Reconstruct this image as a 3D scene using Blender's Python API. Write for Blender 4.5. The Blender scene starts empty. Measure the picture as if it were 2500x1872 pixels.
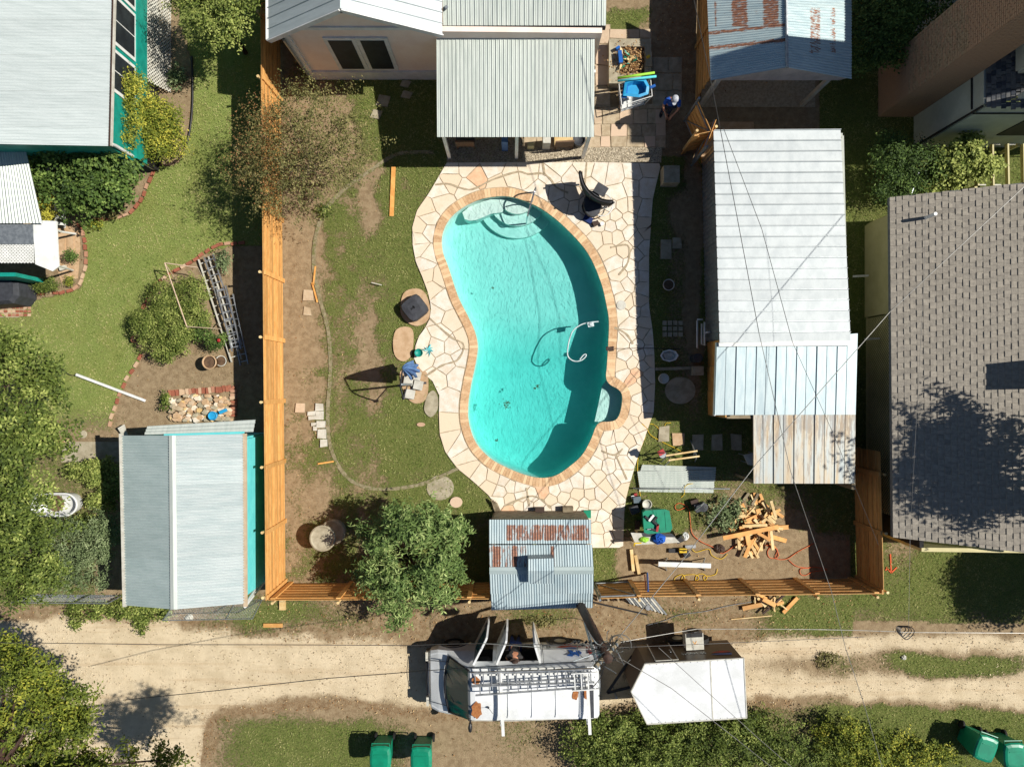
import bpy, math, random
import numpy as np
from mathutils import Vector, Matrix
from mathutils.geometry import tessellate_polygon
random.seed(7); rng = np.random.default_rng(11)
S = bpy.context.scene; C = S.collection
# ------------------------------------------------ camera, sky, sun, exposure
H, F = 23.5, 1735.0          # camera height over the ground, focal length in photo pixels
cam = bpy.data.cameras.new('camera'); co = bpy.data.objects.new('camera', cam); C.objects.link(co)
co.location = (0, 0, H); cam.sensor_width = 36; cam.lens = 36*F/2500; cam.clip_start = .1; cam.clip_end = 600
S.camera = co
SUN = Vector((.88, .095, 1.0)).normalized()
wd = bpy.data.worlds.new('World'); S.world = wd; wd.use_nodes = True
sky = wd.node_tree.nodes.new('ShaderNodeTexSky'); sky.sky_type = 'NISHITA'; sky.sun_disc = False
sky.sun_elevation = math.asin(SUN.z); sky.sun_rotation = math.radians(84); sky.ozone_density = 3.0; sky.dust_density = .4; sky.air_density = .9
bgn = wd.node_tree.nodes['Background']; bgn.inputs[1].default_value = .05
wd.node_tree.links.new(sky.outputs[0], bgn.inputs[0])
sl = bpy.data.lights.new('sun', 'SUN'); so = bpy.data.objects.new('sun', sl); C.objects.link(so)
sl.energy = 4.9; sl.angle = math.radians(.53); sl.color = (1, .955, .88)
so.rotation_euler = (-SUN).to_track_quat('-Z', 'Y').to_euler(); so.location = (20, 2, 25)
S.view_settings.view_transform = 'Standard'; S.view_settings.look = 'None'
S.view_settings.exposure = .25; S.view_settings.gamma = 1; S.view_settings.use_curve_mapping = False
S.cycles.max_bounces = 8; S.cycles.transparent_max_bounces = 12; S.cycles.caustics_refractive = False; S.cycles.caustics_reflective = False
# ------------------------------------------------ helpers
def W(px, py, z=0.):
    s = (H-z)/F
    return (( px-1250)*s, (936-py)*s, z)
def P2(px, py, z=0.): return W(px, py, z)[:2]
def pxs(n): return n*H/F
class MB:
    def __init__(s): s.v = []; s.f = []; s.m = []; s.a = None
    def add(s, vs, fs, mi=0):
        o = len(s.v); s.v += [tuple(p) for p in vs]
        for f in fs: s.f.append(tuple(o+i for i in f)); s.m.append(mi)
    def box(s, c, d, rz=0, rx=0, ry=0, mi=0):
        M = Matrix.Rotation(rz, 3, 'Z') @ Matrix.Rotation(ry, 3, 'Y') @ Matrix.Rotation(rx, 3, 'X')
        vs = []
        for z in (-1, 1):
            for x, y in ((-1, -1), (1, -1), (1, 1), (-1, 1)):
                vs.append(M @ Vector((x*d[0]/2, y*d[1]/2, z*d[2]/2)) + Vector(c))
        s.add(vs, [(3, 2, 1, 0), (4, 5, 6, 7), (0, 1, 5, 4), (1, 2, 6, 5), (2, 3, 7, 6), (3, 0, 4, 7)], mi); return s
    def beam(s, a, b, w, h=None, mi=0, up=(0, 0, 1)):
        a = Vector(a); b = Vector(b); h = h or w; d = (b-a); d.normalize()
        u = Vector(up); r = d.cross(u)
        if r.length < 1e-3: r = d.cross(Vector((0, 1, 0)))
        r.normalize(); u = r.cross(d); vs = []
        for p in (a, b):
            for x, y in ((-1, -1), (1, -1), (1, 1), (-1, 1)): vs.append(p + r*x*w/2 + u*y*h/2)
        s.add(vs, [(3, 2, 1, 0), (4, 5, 6, 7), (0, 1, 5, 4), (1, 2, 6, 5), (2, 3, 7, 6), (3, 0, 4, 7)], mi); return s
    def prism(s, pts, z0, z1, mi=0):
        n = len(pts); ar = sum(pts[i][0]*pts[(i+1) % n][1]-pts[(i+1) % n][0]*pts[i][1] for i in range(n))
        if ar < 0: pts = pts[::-1]
        vs = [(p[0], p[1], z0) for p in pts]+[(p[0], p[1], z1) for p in pts]
        s.add(vs, [tuple(range(n))[::-1], tuple(range(n, 2*n))]+[(i, (i+1) % n, n+(i+1) % n, n+i) for i in range(n)], mi); return s
    def slab(s, pts, t=.03, mi=0):     # 3-d polygon with thickness downwards
        n = len(pts); vs = [Vector(p) for p in pts]+[Vector(p)-Vector((0, 0, t)) for p in pts]
        nz = sum(pts[i][0]*pts[(i+1) % n][1]-pts[(i+1) % n][0]*pts[i][1] for i in range(n))
        top = tuple(range(n)); bot = tuple(range(n, 2*n))[::-1]; sd = [(i+n, (i+1) % n+n, (i+1) % n, i) for i in range(n)]
        if nz < 0: top = top[::-1]; bot = bot[::-1]; sd = [q[::-1] for q in sd]
        s.add(vs, [top, bot]+sd, mi); return s
    def tube(s, path, r, n=6, mi=0, closed=False, r2=None):
        P = [Vector(p) for p in path]; m = len(P); rings = []
        pu = None
        for i, p in enumerate(P):
            if closed: d = P[(i+1) % m]-P[i-1]
            else: d = P[min(i+1, m-1)]-P[max(i-1, 0)]
            if d.length < 1e-9: d = Vector((0, 0, 1))
            d.normalize()
            if pu is None:
                pu = d.orthogonal().normalized()
            pu = (pu-d*pu.dot(d))
            if pu.length < 1e-4: pu = d.orthogonal()
            pu.normalize(); q = d.cross(pu); rr = r if r2 is None else r+(r2-r)*i/(m-1)
            rings.append([p+(pu*math.cos(2*math.pi*k/n)+q*math.sin(2*math.pi*k/n))*rr for k in range(n)])
        vs = [v for R in rings for v in R]; fs = []
        for i in range(m if closed else m-1):
            j = (i+1) % m
            for k in range(n): fs.append((i*n+k, i*n+(k+1) % n, j*n+(k+1) % n, j*n+k))
        if not closed: fs += [tuple(range(n))[::-1], tuple(range((m-1)*n, m*n))]
        s.add(vs, fs, mi); return s
    def lathe(s, c, prof, n=16, mi=0, sx=1, sy=1):   # prof: list of (r, z)
        vs = []; m = len(prof)
        for r, z in prof:
            for k in range(n):
                a = 2*math.pi*k/n; vs.append((c[0]+r*sx*math.cos(a), c[1]+r*sy*math.sin(a), c[2]+z))
        fs = [(i*n+k, i*n+(k+1) % n, (i+1)*n+(k+1) % n, (i+1)*n+k) for i in range(m-1) for k in range(n)]
        if prof[0][0] > 1e-4: fs.append(tuple(range(n))[::-1])
        if prof[-1][0] > 1e-4: fs.append(tuple(range((m-1)*n, m*n)))
        s.add(vs, fs, mi); return s
    def cyl(s, c, r, h, n=16, r2=None, mi=0): return s.lathe(c, [(r, 0), (r if r2 is None else r2, h)], n, mi)
    def build(s, name, mat, parent=None, smooth=False):
        me = bpy.data.meshes.new(name); org = ORG.get(parent, (0, 0, 0))
        me.from_pydata([(p[0]-org[0], p[1]-org[1], p[2]-org[2]) for p in s.v], [], s.f)
        ms = mat if isinstance(mat, (list, tuple)) else [mat]
        for q in ms: me.materials.append(q)
        if len(ms) > 1: me.polygons.foreach_set('material_index', s.m)
        if smooth: me.polygons.foreach_set('use_smooth', [True]*len(s.f))
        if s.a is not None:
            at = me.attributes.new('rust', 'FLOAT', 'POINT'); at.data.foreach_set('value', s.a)
        me.update()
        o = bpy.data.objects.new(name, me); C.objects.link(o)
        if parent is not None: o.parent = parent
        ORG[o] = org
        return o
ORG = {}
def thing(name, label, cat, loc=(0, 0, 0), group=None, kind=None):
    o = bpy.data.objects.new(name, None); C.objects.link(o); o.empty_display_size = .2
    o.location = loc; ORG[o] = tuple(loc); tag(o, label, cat, group, kind); return o
def tag(o, label=None, cat=None, group=None, kind=None):
    for k, v in (('label', label), ('category', cat), ('group', group), ('kind', kind)):
        if v: o[k] = v
    return o
def one(name, mb, mat, label, cat, group=None, smooth=False):
    """a thing that is a single mesh; its origin goes to its base centre"""
    xs = [p[0] for p in mb.v]; ys = [p[1] for p in mb.v]; zs = [p[2] for p in mb.v]
    c = (sum(xs)/len(xs), sum(ys)/len(ys), min(zs)); mb.v = [(p[0]-c[0], p[1]-c[1], p[2]-c[2]) for p in mb.v]
    o = mb.build(name, mat, None, smooth); o.location = c; return tag(o, label, cat, group)
def struct(name, mb, mat, parent=None, smooth=False):
    o = mb.build(name, mat, parent, smooth)
    if parent is None: o['kind'] = 'structure'
    return o
def copy_tree(o, parent=None):
    c = o.copy(); C.objects.link(c); c.parent = parent; ORG[c] = ORG.get(o, (0, 0, 0))
    for ch in list(o.children): copy_tree(ch, c)
    return c
def smooth_path(pts, k=6, closed=False):
    P = [Vector(p) for p in pts]; n = len(P); out = []
    rngi = range(n if closed else n-1)
    for i in rngi:
        if closed: a, b, c, d = P[i-1], P[i], P[(i+1) % n], P[(i+2) % n]
        else: a, b, c, d = P[max(i-1, 0)], P[i], P[i+1], P[min(i+2, n-1)]
        for j in range(k):
            t = j/k
            out.append(.5*((2*b)+(c-a)*t+(2*a-5*b+4*c-d)*t*t+(3*b-a-3*c+d)*t**3))
    if not closed: out.append(P[-1])
    return out
def resample(path, step, closed=False):
    P = [Vector(p) for p in path]
    if closed: P = P+[P[0]]
    out = [P[0].copy()]; acc = 0
    for a, b in zip(P, P[1:]):
        L = (b-a).length; t = step-acc
        while t <= L: out.append(a+(b-a)*(t/L)); t += step
        acc = L-(t-step)
    return out
# ------------------------------------------------ materials
def lin(r, g, b):   # 0-255 sRGB of a base colour -> linear
    f = lambda c: ((c/255+.055)/1.055)**2.4 if c/255 > .04045 else c/255/12.92
    return (f(r), f(g), f(b), 1)
class NT:
    def __init__(s, name):
        s.mat = bpy.data.materials.new(name); s.mat.use_nodes = True; s.t = s.mat.node_tree; s.n = s.t.nodes; s.l = s.t.links
        s.b = s.n['Principled BSDF']; s.pos = None
    def node(s, typ, **kw):
        n = s.n.new(typ)
        for k, v in kw.items():
            if isinstance(k, str) and k.startswith('i_'): n.inputs[k[2:].replace('_', ' ')].default_value = v
            else: setattr(n, k, v)
        return n
    def P(s):
        if s.pos is None: s.pos = s.n.new('ShaderNodeNewGeometry').outputs['Position']
        return s.pos
    def noise(s, scale, detail=3, rough=.6, stretch=None, dist=0, vec=None):
        n = s.n.new('ShaderNodeTexNoise'); n.inputs['Scale'].default_value = scale; n.inputs['Detail'].default_value = detail
        n.inputs['Roughness'].default_value = rough; n.inputs['Distortion'].default_value = dist
        v = vec or s.P()
        if stretch:
            m = s.n.new('ShaderNodeMapping'); m.inputs['Scale'].default_value = stretch; s.l.new(v, m.inputs[0]); v = m.outputs[0]
        s.l.new(v, n.inputs['Vector']); return n.outputs['Fac']
    def math(s, op, a, b=None, clamp=False):
        n = s.n.new('ShaderNodeMath'); n.operation = op; n.use_clamp = clamp
        for i, x in enumerate((a, b)):
            if x is None: continue
            if isinstance(x, (int, float)): n.inputs[i].default_value = x
            else: s.l.new(x, n.inputs[i])
        return n.outputs[0]
    def ramp(s, f, a, b):   # smoothstep between a and b
        n = s.n.new('ShaderNodeMapRange'); n.interpolation_type = 'SMOOTHSTEP'
        n.inputs['From Min'].default_value = a; n.inputs['From Max'].default_value = b; s.l.new(f, n.inputs['Value']); return n.outputs[0]
    def mix(s, f, a, b, mode='MIX'):
        n = s.n.new('ShaderNodeMix'); n.data_type = 'RGBA'; n.blend_type = mode; n.clamp_factor = True
        for i, x in ((0, f), (6, a), (7, b)):
            if isinstance(x, (int, float)): n.inputs[i].default_value = x
            elif isinstance(x, (tuple, list)): n.inputs[i].default_value = x
            else: s.l.new(x, n.inputs[i])
        return n.outputs[2]
    def bump(s, h, strength=.3, dist=.01):
        n = s.n.new('ShaderNodeBump'); n.inputs['Strength'].default_value = strength; n.inputs['Distance'].default_value = dist
        s.l.new(h, n.inputs['Height']); s.l.new(n.outputs[0], s.b.inputs['Normal'])
    def col(s, c):
        if isinstance(c, (tuple, list)): s.b.inputs['Base Color'].default_value = c
        else: s.l.new(c, s.b.inputs['Base Color'])
    def rand(s): return s.n.new('ShaderNodeObjectInfo').outputs['Random']
    def attr(s, name, out='Fac'):
        n = s.n.new('ShaderNodeAttribute'); n.attribute_name = name; return n.outputs[out]
def mat(name, c1, c2=None, scale=6, rough=.7, metal=0., bump=0., bscale=60, rand=0., stretch=None, spots=None, c3=None, fine=.25, spec=None):
    m = NT(name); c2 = c2 or tuple(x*.75 for x in c1[:3])+(1,)
    f = m.noise(scale, 5, .65, stretch); f = m.ramp(f, .35, .65)
    c = m.mix(f, c1, c2)
    if c3: c = m.mix(m.ramp(m.rand(), .35, .95), c, c3)
    if fine: g = m.noise(scale*9+20, 3, .7, stretch); c = m.mix(m.math('MULTIPLY', m.ramp(g, .4, .75), fine), c, tuple(x*.45 for x in c2[:3])+(1,))
    if rand:
        hv = m.n.new('ShaderNodeHueSaturation'); m.l.new(c, hv.inputs['Color'])
        v = m.math('MULTIPLY_ADD', m.rand(), 2*rand); v.node.inputs[2].default_value = 1-rand; m.l.new(v, hv.inputs['Value']); c = hv.outputs[0]
    if spots:
        sc, th, sscale = spots; c = m.mix(m.ramp(m.noise(sscale, 4, .7), th, th+.08), c, sc)
    m.col(c); m.b.inputs['Roughness'].default_value = rough; m.b.inputs['Metallic'].default_value = metal
    if spec is not None: m.b.inputs['Specular IOR Level'].default_value = spec
    if bump: m.bump(m.noise(bscale, 4, .7, stretch), bump, .01)
    return m.mat
def metal_mat(name, base, dark, rough=.45, metal=.35, rust=True, stretch=None, rustamt=.5):
    m = NT(name)
    c = m.mix(m.ramp(m.noise(2.2, 4, .6, stretch), .35, .7), base, dark)
    c = m.mix(m.math('MULTIPLY', m.ramp(m.noise(25, 4, .7, stretch), .5, .75), .35), c, tuple(x*.6 for x in dark[:3])+(1,))
    hv = m.n.new('ShaderNodeHueSaturation'); m.l.new(c, hv.inputs['Color'])
    v = m.math('MULTIPLY_ADD', m.rand(), .12); v.node.inputs[2].default_value = .94; m.l.new(v, hv.inputs['Value']); c = hv.outputs[0]
    if rust:
        a = m.attr('rust'); n = m.noise(5, 5, .75, stretch or (1, 1, 1)); k = m.math('ADD', a, m.math('MULTIPLY', m.math('SUBTRACT', n, .5), 2.4))
        k = m.ramp(k, .5, .75); k = m.math('MULTIPLY', k, m.ramp(a, .02, .25))
        rc = m.mix(m.ramp(m.noise(14, 4, .7), .35, .65), lin(164, 100, 56), lin(122, 66, 38))
        c = m.mix(m.math('MULTIPLY', k, rustamt), c, rc)
        r = m.math('MULTIPLY_ADD', k, .35); r.node.inputs[2].default_value = rough; m.l.new(r, m.b.inputs['Roughness'])
    else: m.b.inputs['Roughness'].default_value = rough
    m.b.inputs['Metallic'].default_value = metal; m.col(c); return m.mat
def leaf_mat(name, dark, mid, light, trans=.18):
    m = NT(name); t = m.attr('tint')
    c = m.mix(m.ramp(t, 0, .55), dark, mid); c = m.mix(m.ramp(t, .5, 1), c, light)
    m.col(c); m.b.inputs['Roughness'].default_value = .6; m.b.inputs['Specular IOR Level'].default_value = .2
    tr = m.n.new('ShaderNodeBsdfTranslucent'); m.l.new(c, tr.inputs[0]); mx = m.n.new('ShaderNodeMixShader'); mx.inputs[0].default_value = trans
    m.l.new(m.b.outputs[0], mx.inputs[1]); m.l.new(tr.outputs[0], mx.inputs[2]); m.l.new(mx.outputs[0], m.n['Material Output'].inputs[0]); return m.mat
M = {}
M['cedar'] = mat('cedar_wood', lin(224, 172, 104), lin(204, 148, 80), 2.5, .65, rand=.2, stretch=(1.2, 1.2, 6), bump=.2, bscale=30, fine=.4)
M['cedar_pale'] = mat('fresh_pine', lin(228, 203, 150), lin(208, 172, 112), 3, .65, rand=.12, bump=.15)
M['cedar_orange'] = mat('orange_cedar', lin(224, 168, 92), lin(206, 144, 72), 4, .6, rand=.15, bump=.2)
M['old_wood'] = mat('weathered_wood', lin(150, 136, 110), lin(112, 98, 76), 5, .8, rand=.15, bump=.3)
M['dark_wood'] = mat('creosoted_wood', lin(74, 50, 36), lin(48, 32, 24), 6, .75, bump=.3, stretch=(4, 4, .6))
M['brick'] = mat('red_brick', lin(170, 104, 78), lin(146, 82, 60), 20, .85, bump=.4, rand=.14, c3=lin(192, 164, 134))
M['chimbrick'] = mat('buff_brick', lin(178, 154, 124), lin(146, 122, 94), 12, .85, bump=.4, rand=.16, c3=lin(160, 128, 102))
M['coping'] = mat('pale_brick', lin(215, 180, 138), lin(194, 152, 110), 16, .8, bump=.35, rand=.08, c3=lin(226, 192, 150), fine=.3)
M['flag'] = mat('flagstone', lin(240, 231, 216), lin(226, 210, 186), 3.2, .75, bump=.45, bscale=35, rand=.12, c3=lin(216, 196, 168), fine=.35, spots=(lin(214, 172, 130), .66, 2.5))
M['flagred'] = mat('rose_flagstone', lin(215, 168, 132), lin(222, 186, 150), 4, .75, bump=.4, bscale=35, rand=.08, fine=.2)
M['mortar'] = mat('mortar', lin(184, 168, 140), lin(156, 140, 114), 12, .9, bump=.5)
M['concrete'] = mat('concrete', lin(176, 166, 142), lin(150, 140, 116), 4, .85, bump=.4, rand=.06)
M['tanstone'] = mat('tan_concrete', lin(196, 166, 132), lin(178, 146, 110), 5, .85, bump=.3, rand=.05)
M['brownpaver'] = mat('brown_paver', lin(196, 178, 148), lin(172, 152, 122), 6, .85, bump=.4, rand=.12, c3=lin(202, 176, 150))
M['white'] = mat('white_paint', lin(232, 232, 228), lin(215, 216, 210), 3, .45, fine=.12)
M['vanwhite'] = mat('vehicle_white', lin(232, 234, 234), lin(212, 214, 212), 1.1, .3, fine=.16, spec=.6)
M['offwhite'] = mat('weathered_white', lin(206, 204, 192), lin(184, 180, 166), 5, .7, fine=.3)
M['alu'] = mat('aluminium', lin(196, 198, 198), lin(168, 170, 170), 8, .38, .7, fine=.2)
M['steel'] = mat('galvanised_steel', lin(170, 176, 178), lin(140, 146, 150), 10, .45, .6, fine=.2)
M['chrome'] = mat('polished_steel', lin(210, 215, 218), lin(190, 196, 200), 5, .18, .9, fine=0)
M['black'] = mat('black_plastic', lin(34, 34, 36), lin(24, 24, 26), 5, .5, fine=.1)
M['rubber'] = mat('rubber', lin(30, 29, 28), lin(22, 22, 22), 8, .85)
M['charcoal'] = mat('charcoal_cover', lin(62, 64, 70), lin(48, 50, 55), 6, .65, bump=.3)
M['darkglass'] = mat('dark_screen', lin(46, 52, 56), lin(34, 38, 42), 2, .55, fine=.1, spec=.2)
M['teal'] = mat('teal_paint', lin(20, 148, 132), lin(12, 128, 114), 3, .5, fine=.2)
M['turq'] = mat('turquoise_siding', lin(112, 216, 216), lin(98, 204, 206), 2, .6, fine=.15)
M['pink'] = mat('peach_siding', lin(250, 230, 214), lin(244, 220, 202), 1.5, .7, fine=.1)
M['cream'] = mat('cream_siding', lin(202, 192, 142), lin(190, 180, 130), 2, .7, fine=.15)
M['greysiding'] = mat('grey_siding', lin(188, 192, 180), lin(176, 180, 168), 2, .7, fine=.12)
M['green'] = mat('green_plastic', lin(10, 138, 104), lin(8, 122, 92), 3, .42, fine=.12)
M['blue'] = mat('blue_plastic', lin(20, 96, 176), lin(14, 80, 156), 4, .4, fine=.1)
M['lightblue'] = mat('light_blue_plastic', lin(46, 160, 208), lin(38, 146, 196), 3, .4, fine=.1)
M['navy'] = mat('navy_cloth', lin(28, 52, 112), lin(20, 38, 86), 8, .85, bump=.3)
M['umb'] = mat('blue_canvas', lin(92, 128, 176), lin(72, 108, 156), 6, .85, bump=.3)
M['yellow'] = mat('yellow_plastic', lin(226, 190, 28), lin(206, 166, 20), 6, .5, fine=.1)
M['orange'] = mat('orange_cord', lin(214, 104, 50), lin(192, 84, 38), 6, .55, fine=.1)
M['red'] = mat('red_plastic', lin(176, 40, 40), lin(146, 32, 34), 6, .5, fine=.1)
M['lime'] = mat('lime_foam', lin(160, 214, 66), lin(146, 200, 56), 6, .7, fine=.05)
M['cyan'] = mat('cyan_foam', lin(96, 206, 214), lin(80, 190, 200), 6, .7, fine=.05)
M['skin'] = mat('skin', lin(196, 140, 108), lin(182, 124, 94), 12, .55, fine=.05)
M['cap'] = mat('cap_cloth', lin(196, 198, 202), lin(150, 154, 162), 22, .85)
M['shirt'] = mat('blue_shirt', lin(24, 92, 190), lin(18, 74, 164), 8, .85, bump=.3)
M['jeans'] = mat('denim', lin(52, 62, 86), lin(38, 46, 66), 10, .9, bump=.3)
M['darkshirt'] = mat('dark_cloth', lin(56, 54, 54), lin(40, 39, 40), 10, .9, bump=.3)
M['hair'] = mat('brown_hair', lin(70, 48, 34), lin(48, 32, 24), 40, .7)
M['wicker'] = mat('wicker', lin(120, 92, 66), lin(90, 66, 46), 30, .7, bump=.4)
M['shingle'] = mat('grey_shingle', lin(160, 152, 138), lin(140, 133, 122), 9, .9, bump=.7, bscale=90, rand=.12, fine=.35)
M['shingle2'] = mat('dark_shingle', lin(126, 126, 124), lin(104, 104, 104), 9, .9, bump=.5, rand=.12, c3=lin(56, 62, 72))
M['soil'] = mat('bed_soil', lin(108, 84, 62), lin(82, 62, 46), 9, .95, bump=.6)
M['zinc'] = metal_mat('zinc_roof', lin(180, 196, 198), lin(158, 178, 182), .5, .25, stretch=(.6, 3, 1))
M['zincv'] = metal_mat('zinc_roof_lengthwise', lin(184, 198, 200), lin(166, 184, 189), .5, .25, stretch=(4, .7, 1), rustamt=.85)
M['zinc_plain'] = metal_mat('pale_roof_metal', lin(204, 210, 202), lin(190, 198, 190), .5, .2, rust=False, stretch=(5, .6, 1))
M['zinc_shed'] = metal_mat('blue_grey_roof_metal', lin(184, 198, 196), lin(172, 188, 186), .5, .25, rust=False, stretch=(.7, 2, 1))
M['zinc_east'] = metal_mat('sunny_slope_metal', lin(204, 212, 210), lin(188, 200, 199), .5, .2, rust=False, stretch=(.5, 4, 1))  # lighter copy for the shed's sun-facing slope, its brightness put into the colour
M['bungalow'] = metal_mat('pale_green_roof', lin(188, 196, 194), lin(176, 185, 183), .55, .15, rust=False, stretch=(.5, 5, 1))
M['whiteroof'] = metal_mat('white_roof_metal', lin(194, 200, 200), lin(180, 187, 188), .62, .08, rust=False, stretch=(1.5, 1, 1))
M['tan_rust'] = metal_mat('tan_stained_metal', lin(176, 184, 182), lin(190, 172, 142), .5, .2, stretch=(2.4, .25, 1), rustamt=.18)
M['carport'] = metal_mat('carport_metal', lin(190, 206, 206), lin(170, 190, 194), .5, .2, stretch=(1, 5, 1), rustamt=.9)
M['vrust'] = mat('rust_patch', lin(178, 118, 66), lin(148, 88, 46), 14, .85, fine=.3)
M['trailer'] = mat('brown_trailer', lin(86, 70, 56), lin(72, 58, 46), 2, .35, fine=.15)
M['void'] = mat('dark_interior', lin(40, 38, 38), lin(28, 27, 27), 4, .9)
M['transf'] = mat('grey_blue_enamel', lin(96, 112, 120), lin(76, 92, 100), 5, .5)
M['paint_or'] = mat('orange_spray_paint', lin(222, 96, 50), lin(200, 90, 50), 12, .9)
M['wire'] = mat('cable', lin(70, 68, 66), lin(50, 48, 47), 4, .5)
M['wirelight'] = mat('bare_cable', lin(168, 166, 160), lin(140, 138, 132), 4, .4, .5)
M['hose'] = mat('pool_hose', lin(206, 216, 216), lin(188, 200, 202), 6, .5)
LM = {}
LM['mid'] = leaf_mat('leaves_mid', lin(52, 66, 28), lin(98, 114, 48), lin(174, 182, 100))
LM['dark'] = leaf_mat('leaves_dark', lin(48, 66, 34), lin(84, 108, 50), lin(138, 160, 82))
LM['yellow'] = leaf_mat('leaves_yellow', lin(62, 76, 28), lin(116, 128, 46), lin(200, 192, 78))
LM['olive'] = leaf_mat('leaves_olive', lin(72, 76, 42), lin(116, 114, 66), lin(166, 154, 104))
LM['russet'] = leaf_mat('leaves_russet', lin(80, 74, 44), lin(116, 108, 62), lin(168, 122, 82))
LM['grey'] = leaf_mat('leaves_grey', lin(72, 86, 56), lin(116, 132, 88), lin(166, 178, 132))
LM['mag'] = leaf_mat('leaves_long', lin(60, 80, 40), lin(108, 132, 70), lin(180, 194, 124))
LM['grass'] = leaf_mat('grass_blades', lin(70, 96, 38), lin(130, 150, 70), lin(208, 198, 140), .2)
LM['litter'] = leaf_mat('dry_leaves', lin(120, 82, 48), lin(166, 126, 80), lin(206, 176, 128), .1)
# ------------------------------------------------ the ground sheet
def vnoise(x, y, s, seed=0):
    r = np.random.default_rng(seed); T = r.random((256, 256)); x = x/s+1000; y = y/s+1000
    xi = np.floor(x).astype(int); yi = np.floor(y).astype(int); fx = x-xi; fy = y-yi; fx = fx*fx*(3-2*fx); fy = fy*fy*(3-2*fy)
    g = lambda a, b: T[a % 256, b % 256]
    return (g(xi, yi)*(1-fx)+g(xi+1, yi)*fx)*(1-fy)+(g(xi, yi+1)*(1-fx)+g(xi+1, yi+1)*fx)*fy
def fbm(x, y, s, seed=0): return (vnoise(x, y, s, seed)+.5*vnoise(x, y, s/2, seed+1)+.25*vnoise(x, y, s/4, seed+2)+.12*vnoise(x, y, s/8, seed+3))/1.87
def inpoly(x, y, poly):
    r = np.zeros(x.shape, bool); n = len(poly)
    for i in range(n):
        x1, y1 = poly[i]; x2, y2 = poly[(i+1) % n]
        if y1 == y2: continue
        r ^= ((y1 > y) != (y2 > y)) & (x < (x2-x1)*(y-y1)/(y2-y1)+x1)
    return r
def gauss(x, y, cx, cy, rx, ry, p=2): return np.exp(-(np.abs((x-cx)/rx)**p+np.abs((y-cy)/ry)**p))
POOL = [(1199,480),(1162,489),(1124,509),(1098,532),(1083,558),(1077,584),(1080,617),(1093,652),(1117,724),(1142,774),(1158,810),(1165,845),(1160,885),(1149,937),(1142,985),(1143,1030),(1160,1080),(1195,1119),(1237,1143),(1286,1162),(1324,1168),(1357,1162),(1387,1143),(1421,1113),(1443,1075),(1456,1042),(1467,1032),
        (1488,1031),(1505,1026),(1515,1008),(1520,980),(1519,960),(1508,947),(1491,938),(1481,924),(1483,892),(1486,843),(1488,787),(1483,750),(1470,694),(1447,637),(1421,597),(1380,554),(1350,528),(1316,505),(1275,487),(1237,478)]
DECK = [(1091,398),(1300,397),(1450,397),(1614,400),(1604,440),(1593,487),(1588,562),(1584,620),(1584,750),(1593,806),(1597,862),(1599,937),(1595,1012),(1589,1023),(1574,1068),(1560,1106),(1548,1143),(1530,1207),(1524,1240),(1521,1336),(1430,1336),(1430,1268),(1228,1268),(1216,1245),(1206,1220),(1154,1173),(1117,1143),(1087,1102),(1074,1060),(1072,1012),(1073,952),(1064,937),(1042,918),(1019,892),(1011,875),(1014,847),(1023,821),(1038,802),(1051,778),(1053,750),(1046,716),(1031,675),(1016,641),(1008,600),(1007,554),(1019,513),(1046,475),(1072,431)]
LAWN = [(430,-60),(660,-60),(680,600),(560,600),(505,618),(468,641),(412,671),(374,701),(355,738),(343,768),(320,830),(346,862),(333,892),(303,937),(284,982),(268,1055),(120,1062),(60,930),(-60,830),(-60,770),(80,735),(150,718),(195,705),(215,640),(210,610),(200,560),(215,545),(280,535),(320,522),(345,490),(362,450),(378,412),(435,400),(460,345),(470,290),(468,140),(440,60)]
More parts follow.
